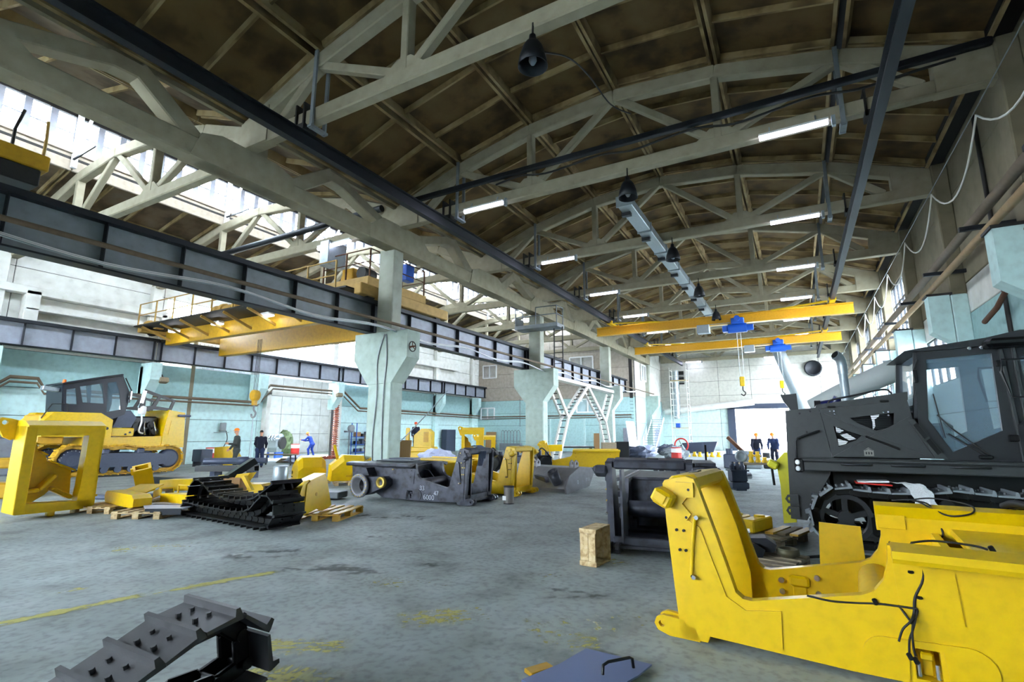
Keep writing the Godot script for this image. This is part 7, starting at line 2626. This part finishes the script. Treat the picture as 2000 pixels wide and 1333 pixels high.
	pf.scale = Vector3(0.75, 1.0, 0.7)
	var pf2 = left_frame("lower open yellow frame half hidden left of the tall one in the middle distance", Vector2(-15.5, -24.0), Vector2(0.87, -0.49), M.yellow)
	pf2.scale = Vector3(0.8, 0.8, 0.8)
	channel("channel_beam", "long yellow beam lying in front of the office wall", "beam", Vector3(-14.2, 0.6, -25.0), Vector3(-11.6, 0.72, -26.6), 0.5, 0.35, M.yellow)
	st = mb()
	for k in 5: box(st, Vector3(0, 0.055 + 0.11 * k, 0), Vector3(2.4 - 0.1 * k, 0.11, 0.6), Basis(Vector3.UP, 0.05 * sin(k * 5.0)), 0.02)
	o = solo("steel_stack", st, M.black, "stack of black steel profiles behind the tall yellow frame in the middle distance", "stack")
	o.set_meta("kind", "stuff")
	o.position = Vector3(-11.3, 0, -21.4)
	o.rotation.y = 0.45
	for k in 3:
		var e2 = thing("drive_unit", "dark drive unit with hoses standing behind the second yellow frame, " + ["left", "middle", "right"][k], "drive unit", Vector3(-10.8 + 0.75 * k, 0, -18.3 - 0.5 * k), 0.4 * k, "dark drive units")
		st = mb()
		box(st, Vector3(0, 0.45, 0), Vector3(0.7, 0.7, 0.6), Basis.IDENTITY, 0.06)
		cyl(st, Vector3(0, 0.5, 0.3), Vector3(0, 0.5, 0.45), 0.26, -1, 14)
		box(st, Vector3(0, 0.05, 0), Vector3(0.5, 0.1, 0.5))
		part("case", st, M.black if k != 1 else M.slate, e2)
		st = mb()
		cyl(st, Vector3(-0.15, 0.8, 0), Vector3(-0.15, 1.0, 0), 0.12, -1, 10)
		cyl(st, Vector3(0.18, 0.8, 0.1), Vector3(0.18, 0.95, 0.1), 0.09, -1, 10)
		part("motor", st, M.slate, e2)
		st = mb()
		tube(st, curve([Vector3(-0.3, 0.75, 0.2), Vector3(-0.1, 1.1, 0.25), Vector3(0.3, 0.7, 0.3)], 5), 0.03, 6)
		part("hose", st, M.rubber, e2)
	# cabinets, boards and bottles along the office wall and the left wall
	st = mb()
	box(st, Vector3(0, 1.0, 0), Vector3(0.6, 2.0, 1.4), Basis.IDENTITY, 0.02)
	o = solo("steel_cabinet", st, M.slate, "dark grey steel cabinet at the left wall near the office corner", "cabinet")
	o.position = Vector3(-28.5, 0, -39.2)
	for q in [[-27.2, 1.5, 0.9, "left"], [-15.8, 1.4, 0.75, "right"]]:
		st = mb()
		box(st, Vector3(0, q[1] * 0.6, 0), Vector3(q[2] * 1.3, q[1] * 1.2, 0.06), Basis(Vector3.RIGHT, -0.08))
		o = solo("hardboard_sheet", st, M.card, "brown board leaning on the office wall, " + ("near its left corner" if q[3] == "left" else "between the columns and the lattice brace"), "board")
		o.position = Vector3(q[0], 0, -44.6)
	st = mb()
	for k in 6:
		var x = -25.9 + 0.35 * k
		tube(st, curve([Vector3(x, 0.6, -44.5), Vector3(x, 1.7, -44.5), Vector3(x + 0.17, 1.95, -44.5), Vector3(x + 0.34, 1.7, -44.5), Vector3(x + 0.34, 0.6, -44.5)], 5), 0.03, 6)
	box(st, Vector3(-24.8, 0.35, -44.4), Vector3(2.3, 0.7, 0.4))
	solo("pipe_rack", st, M.steel, "rack of bent pipes in front of the office wall", "pipe rack")
	var dt = thing("work_table", "long dark work table with sheets on it, behind the farther yellow frame", "table", Vector3(-12.4, 0, -29.6), 0.45)
	st = mb()
	box(st, Vector3(0, 0.85, 0), Vector3(3.0, 0.08, 1.0))
	part("top", st, M.iron, dt)
	for x in [-1.3, 1.3]:
		st = mb()
		box(st, Vector3(x, 0.4, 0), Vector3(0.1, 0.8, 0.9))
		part("leg", st, M.iron, dt)
	st = mb()
	for k in 4: box(st, Vector3(-0.9 + 0.6 * k, 0.905 + 0.004 * k, 0.05 * k), Vector3(0.55, 0.01, 0.4), Basis(Vector3.UP, 0.3 * k))
	part("paper_sheet", st, M.white, dt).set_meta("kind", "stuff")
	for q in [[-10.9, -32.6, 0.9, 1.1, "brown"], [-10.2, -33.2, 0.8, 1.15, "black"]]:
		st = mb()
		box(st, Vector3(0, q[3] * 0.5, 0), Vector3(q[2], q[3], 0.8), Basis.IDENTITY, 0.02)
		o = solo("parts_chest", st, M.wood_grey if q[4] == "brown" else M.black, q[4] + " chest of parts right of the farther yellow frame", "chest")
		o.position = Vector3(q[0], 0, q[1])
		o.rotation.y = 0.45
	for k in 4:
		lump("parts_heap", "heap of blue-grey parts on the far floor, " + ["first from the black chest", "second from the black chest", "before the scaffold", "beside the far barrel"][k], "parts heap", Vector3([-9.6, -9.9, -9.0, -7.4][k], 0, [-34.6, -38.0, -41.0, -36.0][k]), Vector3(1.7, 0.9, 1.4), [M.slate, M.wrap, M.slate, M.steel][k], 30 + k, "blue-grey part heaps")
	st = mb()
	tube(st, [Vector3(-28.4, 3.3, -44.8), Vector3(-12.8, 3.3, -44.8)], 0.06, 8)
	tube(st, [Vector3(-28.4, 3.1, -44.8), Vector3(-12.8, 3.1, -44.8)], 0.04, 8)
	solo("heating_pipe", st, M.pipe, "brown pair of pipes along the office wall below the lower windows", "pipe")
	for q in [[-24.0, 2.3, 5.0], [-21.5, 0.0, 3.1]]:
		st = mb()
		tube(st, [Vector3(q[0], q[1], -44.85), Vector3(q[0], q[2], -44.85)], 0.03, 6)
		solo("conduit", st, M.steel, "thin vertical conduit on the office wall, " + ("left one" if q[0] < -23.0 else "right one"), "conduit")
	# wall pieces near the last column
	st = mb()
	box(st, Vector3.ZERO, Vector3(0.75, 1.2, 0.3), Basis.IDENTITY, 0.03)
	o = solo("switch_cabinet", st, M.steel_pale, "pale grey switch cabinet on the office wall behind the third column", "cabinet")
	o.position = Vector3(-13.2, 1.55, -44.81)
	st = mb()
	box(st, Vector3(0, 1.35, 0), Vector3(0.05, 2.7, 2.4), Basis(Vector3.BACK, 0.12))
	o = solo("white_board", st, M.white, "large white panel leaning left of the stairs", "panel")
	o.position = Vector3(-12.4, 0, -43.4)
	st = mb()
	for k in 12: box(st, Vector3(0, 1.05, -1.0 + 0.17 * k), Vector3(0.06 + 0.03 * (k % 2), 2.1, 0.165))
	o = solo("corrugated_sheet", st, paint(Color(0.55, 0.58, 0.68), 0.5), "blue-grey corrugated door panel below the stairs", "door panel")
	o.position = Vector3(-12.45, 0, -52.2)
	# stairs
	var sr = thing("steel_stairs", "white steel stairs with open treads by the last column", "stairs", Vector3(-11.9, 0, -45.6))
	for k in 14:
		st = mb()
		box(st, Vector3(0.3, 0.22 + 0.21 * k, -0.28 * k), Vector3(1.05, 0.035, 0.26))
		part("tread", st, M.steel, sr)
	for x in [-0.25, 0.85]:
		st = mb()
		bar(st, Vector3(x, 0.1, 0.15), Vector3(x, 3.1, -3.9), 0.06, 0.2)
		part("stringer", st, M.white_wall, sr)
		st = mb()
		for k in 4: bar(st, Vector3(x, 0.3 + 0.72 * k, -0.95 * k), Vector3(x, 1.2 + 0.72 * k, -0.95 * k), 0.03, 0.03)
		tube(st, [Vector3(x, 1.2, 0.0), Vector3(x, 4.0, -3.8)], 0.025, 6)
		part("handrail", st, M.steel_pale, sr)
	# scaffold tower
	var sc = thing("scaffold_tower", "cream scaffold tower in front of the back wall", "scaffold", Vector3(-10.9, 0, -53.4))
	for x in [0.0, 1.6]:
		for z in [0.0, 1.2]:
			st = mb()
			cyl(st, Vector3(x, 0, z), Vector3(x, 8.2, z), 0.035, -1, 8)
			part("upright", st, M.white_wall, sc)
	st = mb()
	for k in 14:
		for z in [0.0, 1.2]: bar(st, Vector3(0, 0.4 + 0.58 * k, z), Vector3(1.6, 0.4 + 0.58 * k, z), 0.035, 0.035)
		for x in [0.0, 1.6]: bar(st, Vector3(x, 0.4 + 0.58 * k, 0), Vector3(x, 0.4 + 0.58 * k, 1.2), 0.035, 0.035)
	part("ledger", st, M.white_wall, sc).set_meta("kind", "stuff")
	st = mb()
	box(st, Vector3(0.8, 2.2, 0.6), Vector3(1.6, 0.05, 1.2))
	box(st, Vector3(0.8, 6.9, 0.6), Vector3(1.6, 0.05, 1.2))
	part("platform", st, M.wood, sc)
	st = mb()
	box(st, Vector3(-10.4, 2.45, -52.8), Vector3(0.4, 0.45, 0.4), Basis.IDENTITY, 0.03)
	solo("blue_box", st, M.blue, "small blue box on the lower platform of the scaffold tower", "box")
	# fans on the back wall
	st = mb()
	box(st, Vector3(-10.6, 7.5, ZB + 0.12), Vector3(0.9, 1.4, 0.24))
	solo("wall_fan", st, M.black, "black square fan opening on the back wall behind the vertical duct", "fan")
	st = mb()
	lathe(st, Vector3(1.7, 7.8, ZB + 0.02), Vector3.BACK, [[0, 0.75], [0.25, 0.75], [0.26, 0.6], [0.1, 0.55], [0.09, 0.05]], 20)
	solo("wall_fan", st, M.steel_dark, "round dark fan on the back wall beside the slanting duct", "fan")
	# skip, reel and bits towards the gate
	var sk = thing("parts_skip", "dark blue open skip on the far floor left of the gate", "skip", Vector3(-7.6, 0, -47.6), 0.1)
	st = mb()
	loft(st, [[Vector3(-1.0, 0.0, -0.5), Vector3(1.0, 0.0, -0.5), Vector3(1.0, 0.0, 0.5), Vector3(-1.0, 0.0, 0.5)], [Vector3(-1.5, 0.85, -0.7), Vector3(1.4, 1.0, -0.7), Vector3(1.4, 1.0, 0.7), Vector3(-1.5, 0.85, 0.7)]])
	part("tub", st, M.slate, sk)
	var rl = thing("hose_reel", "red hose reel standing on the far floor behind the barrel", "hose reel", Vector3(-8.9, 0, -46.0))
	st = mb()
	var rr = []
	for k in 21: rr.append(Vector3(0.55 * cos(PI2 * k / 20.0), 0.7 + 0.55 * sin(PI2 * k / 20.0), 0))
	tube(st, rr, 0.07, 6)
	part("hose", st, M.red, rl)
	st = mb()
	for k in 4: bar(st, Vector3(0, 0.7, 0), Vector3(0.5 * cos(PI2 * k / 4.0 + 0.4), 0.7 + 0.5 * sin(PI2 * k / 4.0 + 0.4), 0), 0.04, 0.04)
	bar(st, Vector3(-0.3, 0, 0.1), Vector3(0, 0.7, 0.1), 0.05, 0.05)
	bar(st, Vector3(0.3, 0, 0.1), Vector3(0, 0.7, 0.1), 0.05, 0.05)
	part("frame", st, M.iron, rl)
	for k in 6:
		st = mb()
		lathe(st, Vector3.ZERO, Vector3.UP, [[0, 0.16], [0.12, 0.18], [0.2, 0.1], [0.34, 0.12]], 10)
		o = solo("yellow_casting", st, M.yellow, "yellow casting in the row on the far floor, " + ["first", "second", "third", "fourth", "fifth", "sixth"][k] + " from the left", "casting", "castings on the far floor")
		o.position = Vector3(-7.3 + 0.42 * k, 0, -40.0 - 0.3 * (k % 2))
	# clutter in front of the gate where the men work
	for k in 3:
		st = mb()
		box(st, Vector3(0, 0.35 - 0.075 * k, 0), Vector3(0.9 - 0.1 * k, 0.7 - 0.15 * k, 0.7), Basis.IDENTITY, 0.05)
		cyl(st, Vector3(-0.2, 0.7 - 0.1 * k, 0), Vector3(-0.2, 0.95 - 0.1 * k, 0), 0.16, -1, 12)
		o = solo("machine_part", st, [M.slate, M.steel, M.iron][k], "dark machine part on the floor where two men bend down, " + ["left", "middle", "right"][k], "machine part", "parts before the gate")
		o.position = Vector3(-2.9 + 0.8 * k, 0, -27.8 - 0.4 * k)
	st = mb()
	bar(st, Vector3(-3.3, 1.5, -29.4), Vector3(-1.95, 0.08, -29.0), 0.16, 0.16)
	solo("leaning_bar", st, M.rust, "rust-red bar leaning among the parts before the gate", "bar")
	# far left edge
	st = mb()
	box(st, Vector3(0, 0.2, 0), Vector3(2.2, 0.4, 0.6), Basis.IDENTITY, 0.04)
	box(st, Vector3(0, 0.9, 0), Vector3(2.4, 0.26, 0.6), Basis.IDENTITY, 0.04)
	box(st, Vector3(-0.9, 0.6, 0), Vector3(0.3, 0.5, 0.5))
	o = solo("yellow_beam_set", st, M.yellow_dirty, "yellow beams at the left picture edge behind the tall frame", "beam")
	o.position = Vector3(-18.6, 0, -5.2)
	o.rotation.y = 1.1
	st = mb()
	box(st, Vector3(0, 0.75, 0), Vector3(1.2, 1.5, 1.6), Basis.IDENTITY, 0.06)
	box(st, Vector3(0, 1.55, 0), Vector3(1.3, 0.1, 1.7), Basis.IDENTITY, 0.03)
	o = solo("tool_locker", st, M.steel_pale, "pale grey locker at the left wall at the picture edge", "locker")
	o.position = Vector3(-27.9, 0, -8.3)
	# brace that holds the extraction hose
	st = mb()
	bar(st, Vector3(4.4, 3.3, -13.62), Vector3(1.75, 3.24, -13.62), 0.06, 0.06)
	solo("hose_support", st, M.steel, "steel arm holding the pale extraction hose off the right wall", "arm")

# ================================================================ people
# smooth union of tapered capsules [a, b, ra, rb], meshed as surface nets
func blob(st: SurfaceTool, bones: Array, cell: float, k := 45.0):
	var lo = Vector3(1e9, 1e9, 1e9)
	var hi = -lo
	for b in bones:
		var r = max(b[2], b[3]) + 0.06
		for p in [b[0], b[1]]:
			lo = lo.min(p - Vector3(r, r, r))
			hi = hi.max(p + Vector3(r, r, r))
	var n = Vector3i(((hi - lo) / cell).ceil()) + Vector3i(2, 2, 2)
	var f := PackedFloat32Array()
	f.resize(n.x * n.y * n.z)
	for b in bones:
		var a: Vector3 = b[0]
		var d: Vector3 = b[1] - a
		var dd = max(d.length_squared(), 1e-9)
		var r0: float = b[2]
		var dr: float = b[3] - r0
		var r = max(b[2], b[3]) + 0.05
		var l0 = Vector3i(((a.min(b[1]) - lo - Vector3(r, r, r)) / cell).floor()).clamp(Vector3i.ZERO, n - Vector3i.ONE)
		var l1 = Vector3i(((a.max(b[1]) - lo + Vector3(r, r, r)) / cell).ceil()).clamp(Vector3i.ZERO, n - Vector3i.ONE)
		for z in range(l0.z, l1.z + 1):
			for y in range(l0.y, l1.y + 1):
				var row = (z * n.y + y) * n.x
				for x in range(l0.x, l1.x + 1):
					var p = lo + Vector3(x, y, z) * cell - a
					var t = clampf(p.dot(d) / dd, 0.0, 1.0)
					f[row + x] += exp(-k * ((p - d * t).length() - r0 - dr * t))
	var vid := {}
	var vp := []
	var sx = [1, n.x, n.x * n.y]
	for z in n.z - 1:
		for y in n.y - 1:
			for x in n.x - 1:
				var i = (z * n.y + y) * n.x + x
				var c0 = f[i] > 1.0
				var mixed = false
				for q in 8:
					if (f[i + (q & 1) + (n.x if q & 2 else 0) + (sx[2] if q & 4 else 0)] > 1.0) != c0:
						mixed = true
						break
				if not mixed: continue
				var sum = Vector3.ZERO
				var cnt = 0
				for e in [[0, 1], [2, 3], [4, 5], [6, 7], [0, 2], [1, 3], [4, 6], [5, 7], [0, 4], [1, 5], [2, 6], [3, 7]]:
					var qa = e[0]
					var qb = e[1]
					var fa = f[i + (qa & 1) + (n.x if qa & 2 else 0) + (sx[2] if qa & 4 else 0)]
					var fb = f[i + (qb & 1) + (n.x if qb & 2 else 0) + (sx[2] if qb & 4 else 0)]
					if (fa > 1.0) == (fb > 1.0): continue
					var la = log(max(fa, 1e-6))
					var lb = log(max(fb, 1e-6))
					var t = la / (la - lb)
					var pa = Vector3(qa & 1, (qa >> 1) & 1, (qa >> 2) & 1)
					var pb = Vector3(qb & 1, (qb >> 1) & 1, (qb >> 2) & 1)
					sum += pa.lerp(pb, t)
					cnt += 1
				vid[i] = vp.size()
				vp.append(lo + (Vector3(x, y, z) + sum / cnt) * cell)
	st.set_smooth_group(0)
	for i in vid:
		var x = i % n.x
		var y = (i / n.x) % n.y
		var z = i / sx[2]
		if x == 0 or y == 0 or z == 0: continue
		for ax in 3:
			var j = i + sx[ax]
			if (f[i] > 1.0) == (f[j] > 1.0): continue
			var u = sx[(ax + 1) % 3]
			var v = sx[(ax + 2) % 3]
			var q = [i, i - u, i - u - v, i - v]
			var ok = true
			for w in q:
				if not vid.has(w): ok = false
			if not ok: continue
			if f[i] > 1.0: quad(st, vp[vid[q[0]]], vp[vid[q[1]]], vp[vid[q[2]]], vp[vid[q[3]]])
			else: quad(st, vp[vid[q[0]]], vp[vid[q[3]]], vp[vid[q[2]]], vp[vid[q[1]]])
	st.set_smooth_group(-1)

# pose: joints in metres, facing +z; keys: pelvis, chest, neck, head, l/r shoulder elbow wrist hip knee ankle
func pose(lean := 0.0, la := Vector2(0.1, 0.25), ra := Vector2(0.1, 0.25), stride := 0.08, turn := 0.0) -> Dictionary:
	var P := {}
	P.pelvis = Vector3(0, 0.93, -0.12 * sin(lean))
	var up = Vector3(0, cos(lean), sin(lean))
	P.chest = P.pelvis + up * 0.36
	P.neck = P.pelvis + up * 0.56
	var hu = Vector3(0, cos(lean * 0.7 + 0.1), sin(lean * 0.7 + 0.1))
	P.head = P.neck + hu * 0.17
	P.hu = hu
	for s in [-1, 1]:
		var n = "l" if s < 0 else "r"
		var arm = la if s < 0 else ra
		P[n + "sh"] = P.pelvis + up * 0.5 + Vector3(s * 0.19, 0, 0)
		var a = arm.x
		P[n + "el"] = P[n + "sh"] + Vector3(s * 0.06, -cos(a) * 0.29, sin(a) * 0.29)
		var b = a + arm.y
		P[n + "wr"] = P[n + "el"] + Vector3(-s * 0.03, -cos(b) * 0.26, sin(b) * 0.26)
		P[n + "fd"] = Vector3(-s * 0.02, -cos(b + 0.2), sin(b + 0.2)).normalized()
		P[n + "hip"] = P.pelvis + Vector3(s * 0.1, -0.06, 0)
		P[n + "kn"] = Vector3(s * 0.12, 0.5, s * stride * 0.6 + 0.05 + 0.1 * sin(lean))
		P[n + "an"] = Vector3(s * 0.13, 0.09, s * stride)
	return P

func person(label: String, at: Vector3, turn: float, P: Dictionary, jacket: Material, trousers: Material, helmet: Material, scale := 1.0) -> Node3D:
	var o = thing("person", label, "person", at, turn)
	o.scale = Vector3.ONE * scale
	var hu: Vector3 = P.hu
	var st = mb()
	var body = [[P.pelvis, P.chest, 0.1, 0.095], [P.chest, P.neck - hu * 0.06, 0.09, 0.045], [P.neck, P.head, 0.052, 0.06]]
	for n in ["l", "r"]:
		body.append_array([[P[n + "sh"], P[n + "el"], 0.05, 0.04], [P[n + "el"], P[n + "wr"], 0.04, 0.028], [P[n + "hip"], P[n + "kn"], 0.085, 0.055], [P[n + "kn"], P[n + "an"], 0.055, 0.038], [P[n + "an"] + Vector3(0, -0.04, -0.03), P[n + "an"] + Vector3(0, -0.055, 0.13), 0.038, 0.028], [P.chest + Vector3(0, 0.06, 0), P[n + "sh"], 0.06, 0.045]])
	blob(st, body, 0.022, 50.0)
	# head with brow, nose, jaw and ears on a finer grid
	var fw = Vector3.RIGHT.cross(hu)
	var hc: Vector3 = P.head + hu * 0.05
	blob(st, [[hc + fw * -0.015, hc + hu * 0.03 + fw * 0.005, 0.078, 0.078], [hc - hu * 0.06 + fw * 0.035, hc - hu * 0.02 + fw * 0.03, 0.05, 0.055], [hc + fw * 0.085, hc - hu * 0.03 + fw * 0.1, 0.009, 0.014], [hc + hu * 0.02 + fw * 0.07 + Vector3(0.025, 0, 0), hc + hu * 0.02 + fw * 0.07 - Vector3(0.025, 0, 0), 0.016, 0.016], [hc - hu * 0.065 + fw * 0.075 + Vector3(0.015, 0, 0), hc - hu * 0.065 + fw * 0.075 - Vector3(0.015, 0, 0), 0.011, 0.011], [hc + Vector3(0.078, 0, 0), hc + Vector3(0.082, 0, 0) - hu * 0.03, 0.014, 0.01], [hc - Vector3(0.078, 0, 0), hc - Vector3(0.082, 0, 0) - hu * 0.03, 0.014, 0.01], [P.neck, hc - hu * 0.05, 0.05, 0.052]], 0.008, 130.0)
	# hands: palm, four fingers, thumb
	for n in ["l", "r"]:
		var s = -1.0 if n == "l" else 1.0
		var d: Vector3 = P[n + "fd"]
		var w: Vector3 = P[n + "wr"]
		var side = d.cross(Vector3.RIGHT).normalized()
		var hb = [[w, w + d * 0.06, 0.026, 0.026], [w + d * 0.03 + side * 0.018, w + d * 0.085 + side * 0.028, 0.018, 0.014], [w + d * 0.03 - side * 0.018, w + d * 0.085 - side * 0.028, 0.018, 0.014]]
		for q in 4:
			var b0 = w + d * 0.085 + side * (0.03 - 0.02 * q)
			var L = [0.07, 0.08, 0.075, 0.058][q]
			var m1 = b0 + d * L * 0.5
			var m2 = m1 + (d - Vector3(s * 0.5, 0, 0)).normalized() * L * 0.5
			hb.append([b0, m1, 0.0095, 0.009])
			hb.append([m1, m2, 0.009, 0.0075])
		hb.append([w + d * 0.025 + side * 0.025, w + d * 0.06 + side * 0.055 - Vector3(s * 0.015, 0, 0), 0.013, 0.011])
		hb.append([w + d * 0.06 + side * 0.055 - Vector3(s * 0.015, 0, 0), w + d * 0.095 + side * 0.05 - Vector3(s * 0.03, 0, 0), 0.011, 0.009])
		blob(st, hb, 0.007, 220.0)
	part("body", st, M.skin, o)
	for q in [-1, 1]:
		st = mb()
		lathe(st, hc + hu * 0.004 + fw * 0.082 + Vector3(q * 0.03, 0, 0), fw, [[-0.006, 0.012], [0.0, 0.011], [0.004, 0.006]], 8)
		part("eye", st, M.black, o)
	st = mb()
	var jk = [[P.pelvis + Vector3(-0.05, -0.06, 0), P.chest + Vector3(-0.05, 0, 0), 0.125, 0.125], [P.pelvis + Vector3(0.05, -0.06, 0), P.chest + Vector3(0.05, 0, 0), 0.125, 0.125], [P.chest, P.neck - hu * 0.02, 0.13, 0.075]]
	for n in ["l", "r"]:
		jk.append_array([[P.chest + Vector3(0, 0.07, 0), P[n + "sh"], 0.09, 0.075], [P[n + "sh"], P[n + "el"], 0.072, 0.06], [P[n + "el"], P[n + "wr"], 0.06, 0.048]])
	blob(st, jk, 0.022, 50.0)
	part("jacket", st, jacket, o)
	st = mb()
	var tr = [[P.lhip, P.rhip, 0.125, 0.125]]
	for n in ["l", "r"]:
		tr.append_array([[P[n + "hip"], P[n + "kn"], 0.105, 0.078], [P[n + "kn"], P[n + "an"] + Vector3(0, 0.03, 0), 0.078, 0.068]])
	blob(st, tr, 0.022, 50.0)
	part("trousers", st, trousers, o)
	for n in ["l", "r"]:
		st = mb()
		blob(st, [[P[n + "an"] + Vector3(0, -0.03, -0.04), P[n + "an"] + Vector3(0, -0.045, 0.14), 0.05, 0.042]], 0.014, 80.0)
		part("shoe", st, M.black, o)
	st = mb()
	if helmet == M.black:
		blob(st, [[hc + hu * 0.035 - fw * 0.025, hc + hu * 0.05 - fw * 0.0, 0.083, 0.075]], 0.012, 90.0)
		part("hair", st, paint(Color(0.13, 0.1, 0.08), 0.8), o)
	else:
		lathe(st, hc + hu * 0.035, hu, [[0, 0.13], [0.012, 0.125], [0.02, 0.108], [0.06, 0.1], [0.095, 0.07], [0.11, 0.02]], 20)
		box(st, hc + hu * 0.04 + fw * 0.13, Vector3(0.13, 0.012, 0.06), Basis(Vector3.RIGHT, hu, fw), 0.004)
		part("helmet", st, helmet, o)
	return o

func build_people():
	var orange = paint(Color(0.95, 0.5, 0.1), 0.4)
	var grey = paint(Color(0.2, 0.22, 0.21), 0.9)
	var navy = paint(Color(0.06, 0.08, 0.16), 0.9)
	var navy2 = paint(Color(0.1, 0.16, 0.3), 0.9)
	var cobalt = paint(Color(0.08, 0.2, 0.55), 0.9)
	var tan = paint(Color(0.36, 0.32, 0.27), 0.9)
	person("man in dark grey work clothes and orange helmet, standing by the crane hook", Vector3(-22.6, 0, -14.7), -0.35, pose(0.05, Vector2(0.15, 0.5), Vector2(0.3, 1.3), 0.05), grey, grey, orange, 1.03)
	person("bareheaded man in navy jacket and blue work trousers before the gateway", Vector3(-23.39, 0, -16.44), -2.3, pose(0.12, Vector2(0.3, 0.5), Vector2(0.35, 0.6), 0.1), navy, navy2, M.black, 1.0)
	person("man in bright blue overalls and orange helmet bending over work in the gateway", Vector3(-31.4, 0, -26.2), -1.2, pose(0.55, Vector2(0.7, 0.7), Vector2(0.8, 0.8), 0.12), cobalt, cobalt, orange, 1.0)
	person("man in a brown jacket and dark cap-coloured helmet at the blue shelves", Vector3(-27.1, 0, -27.5), 0.9, pose(0.2, Vector2(0.5, 1.0), Vector2(0.6, 1.1), 0.06), tan, M.iron, M.iron, 1.0)
	person("man in navy with orange helmet bending down before the gate, left of two", Vector3(-2.1, 0, -31.2), 0.2, pose(0.6, Vector2(0.2, 0.2), Vector2(0.3, 0.3), 0.1), navy, navy2, orange, 1.0)
	person("man in grey-blue bending down before the gate, right of two", Vector3(-1.25, 0, -31.9), -0.1, pose(0.55, Vector2(0.3, 0.2), Vector2(0.2, 0.3), 0.1), navy2, navy, orange, 1.0)
	person("man with orange-red helmet behind the yellow machine body, mostly hidden", Vector3(-23.3, 0.6, -28.2), 0.4, pose(0.1), navy, navy, paint(Color(0.85, 0.28, 0.12), 0.4), 1.0)
	var bx = mb()
	box(bx, Vector3(-23.3, 0.29, -28.2), Vector3(1.2, 0.58, 1.0), Basis.IDENTITY, 0.03)
	solo("work_stand", bx, M.iron, "low dark work stand under the man behind the yellow machine body", "stand")
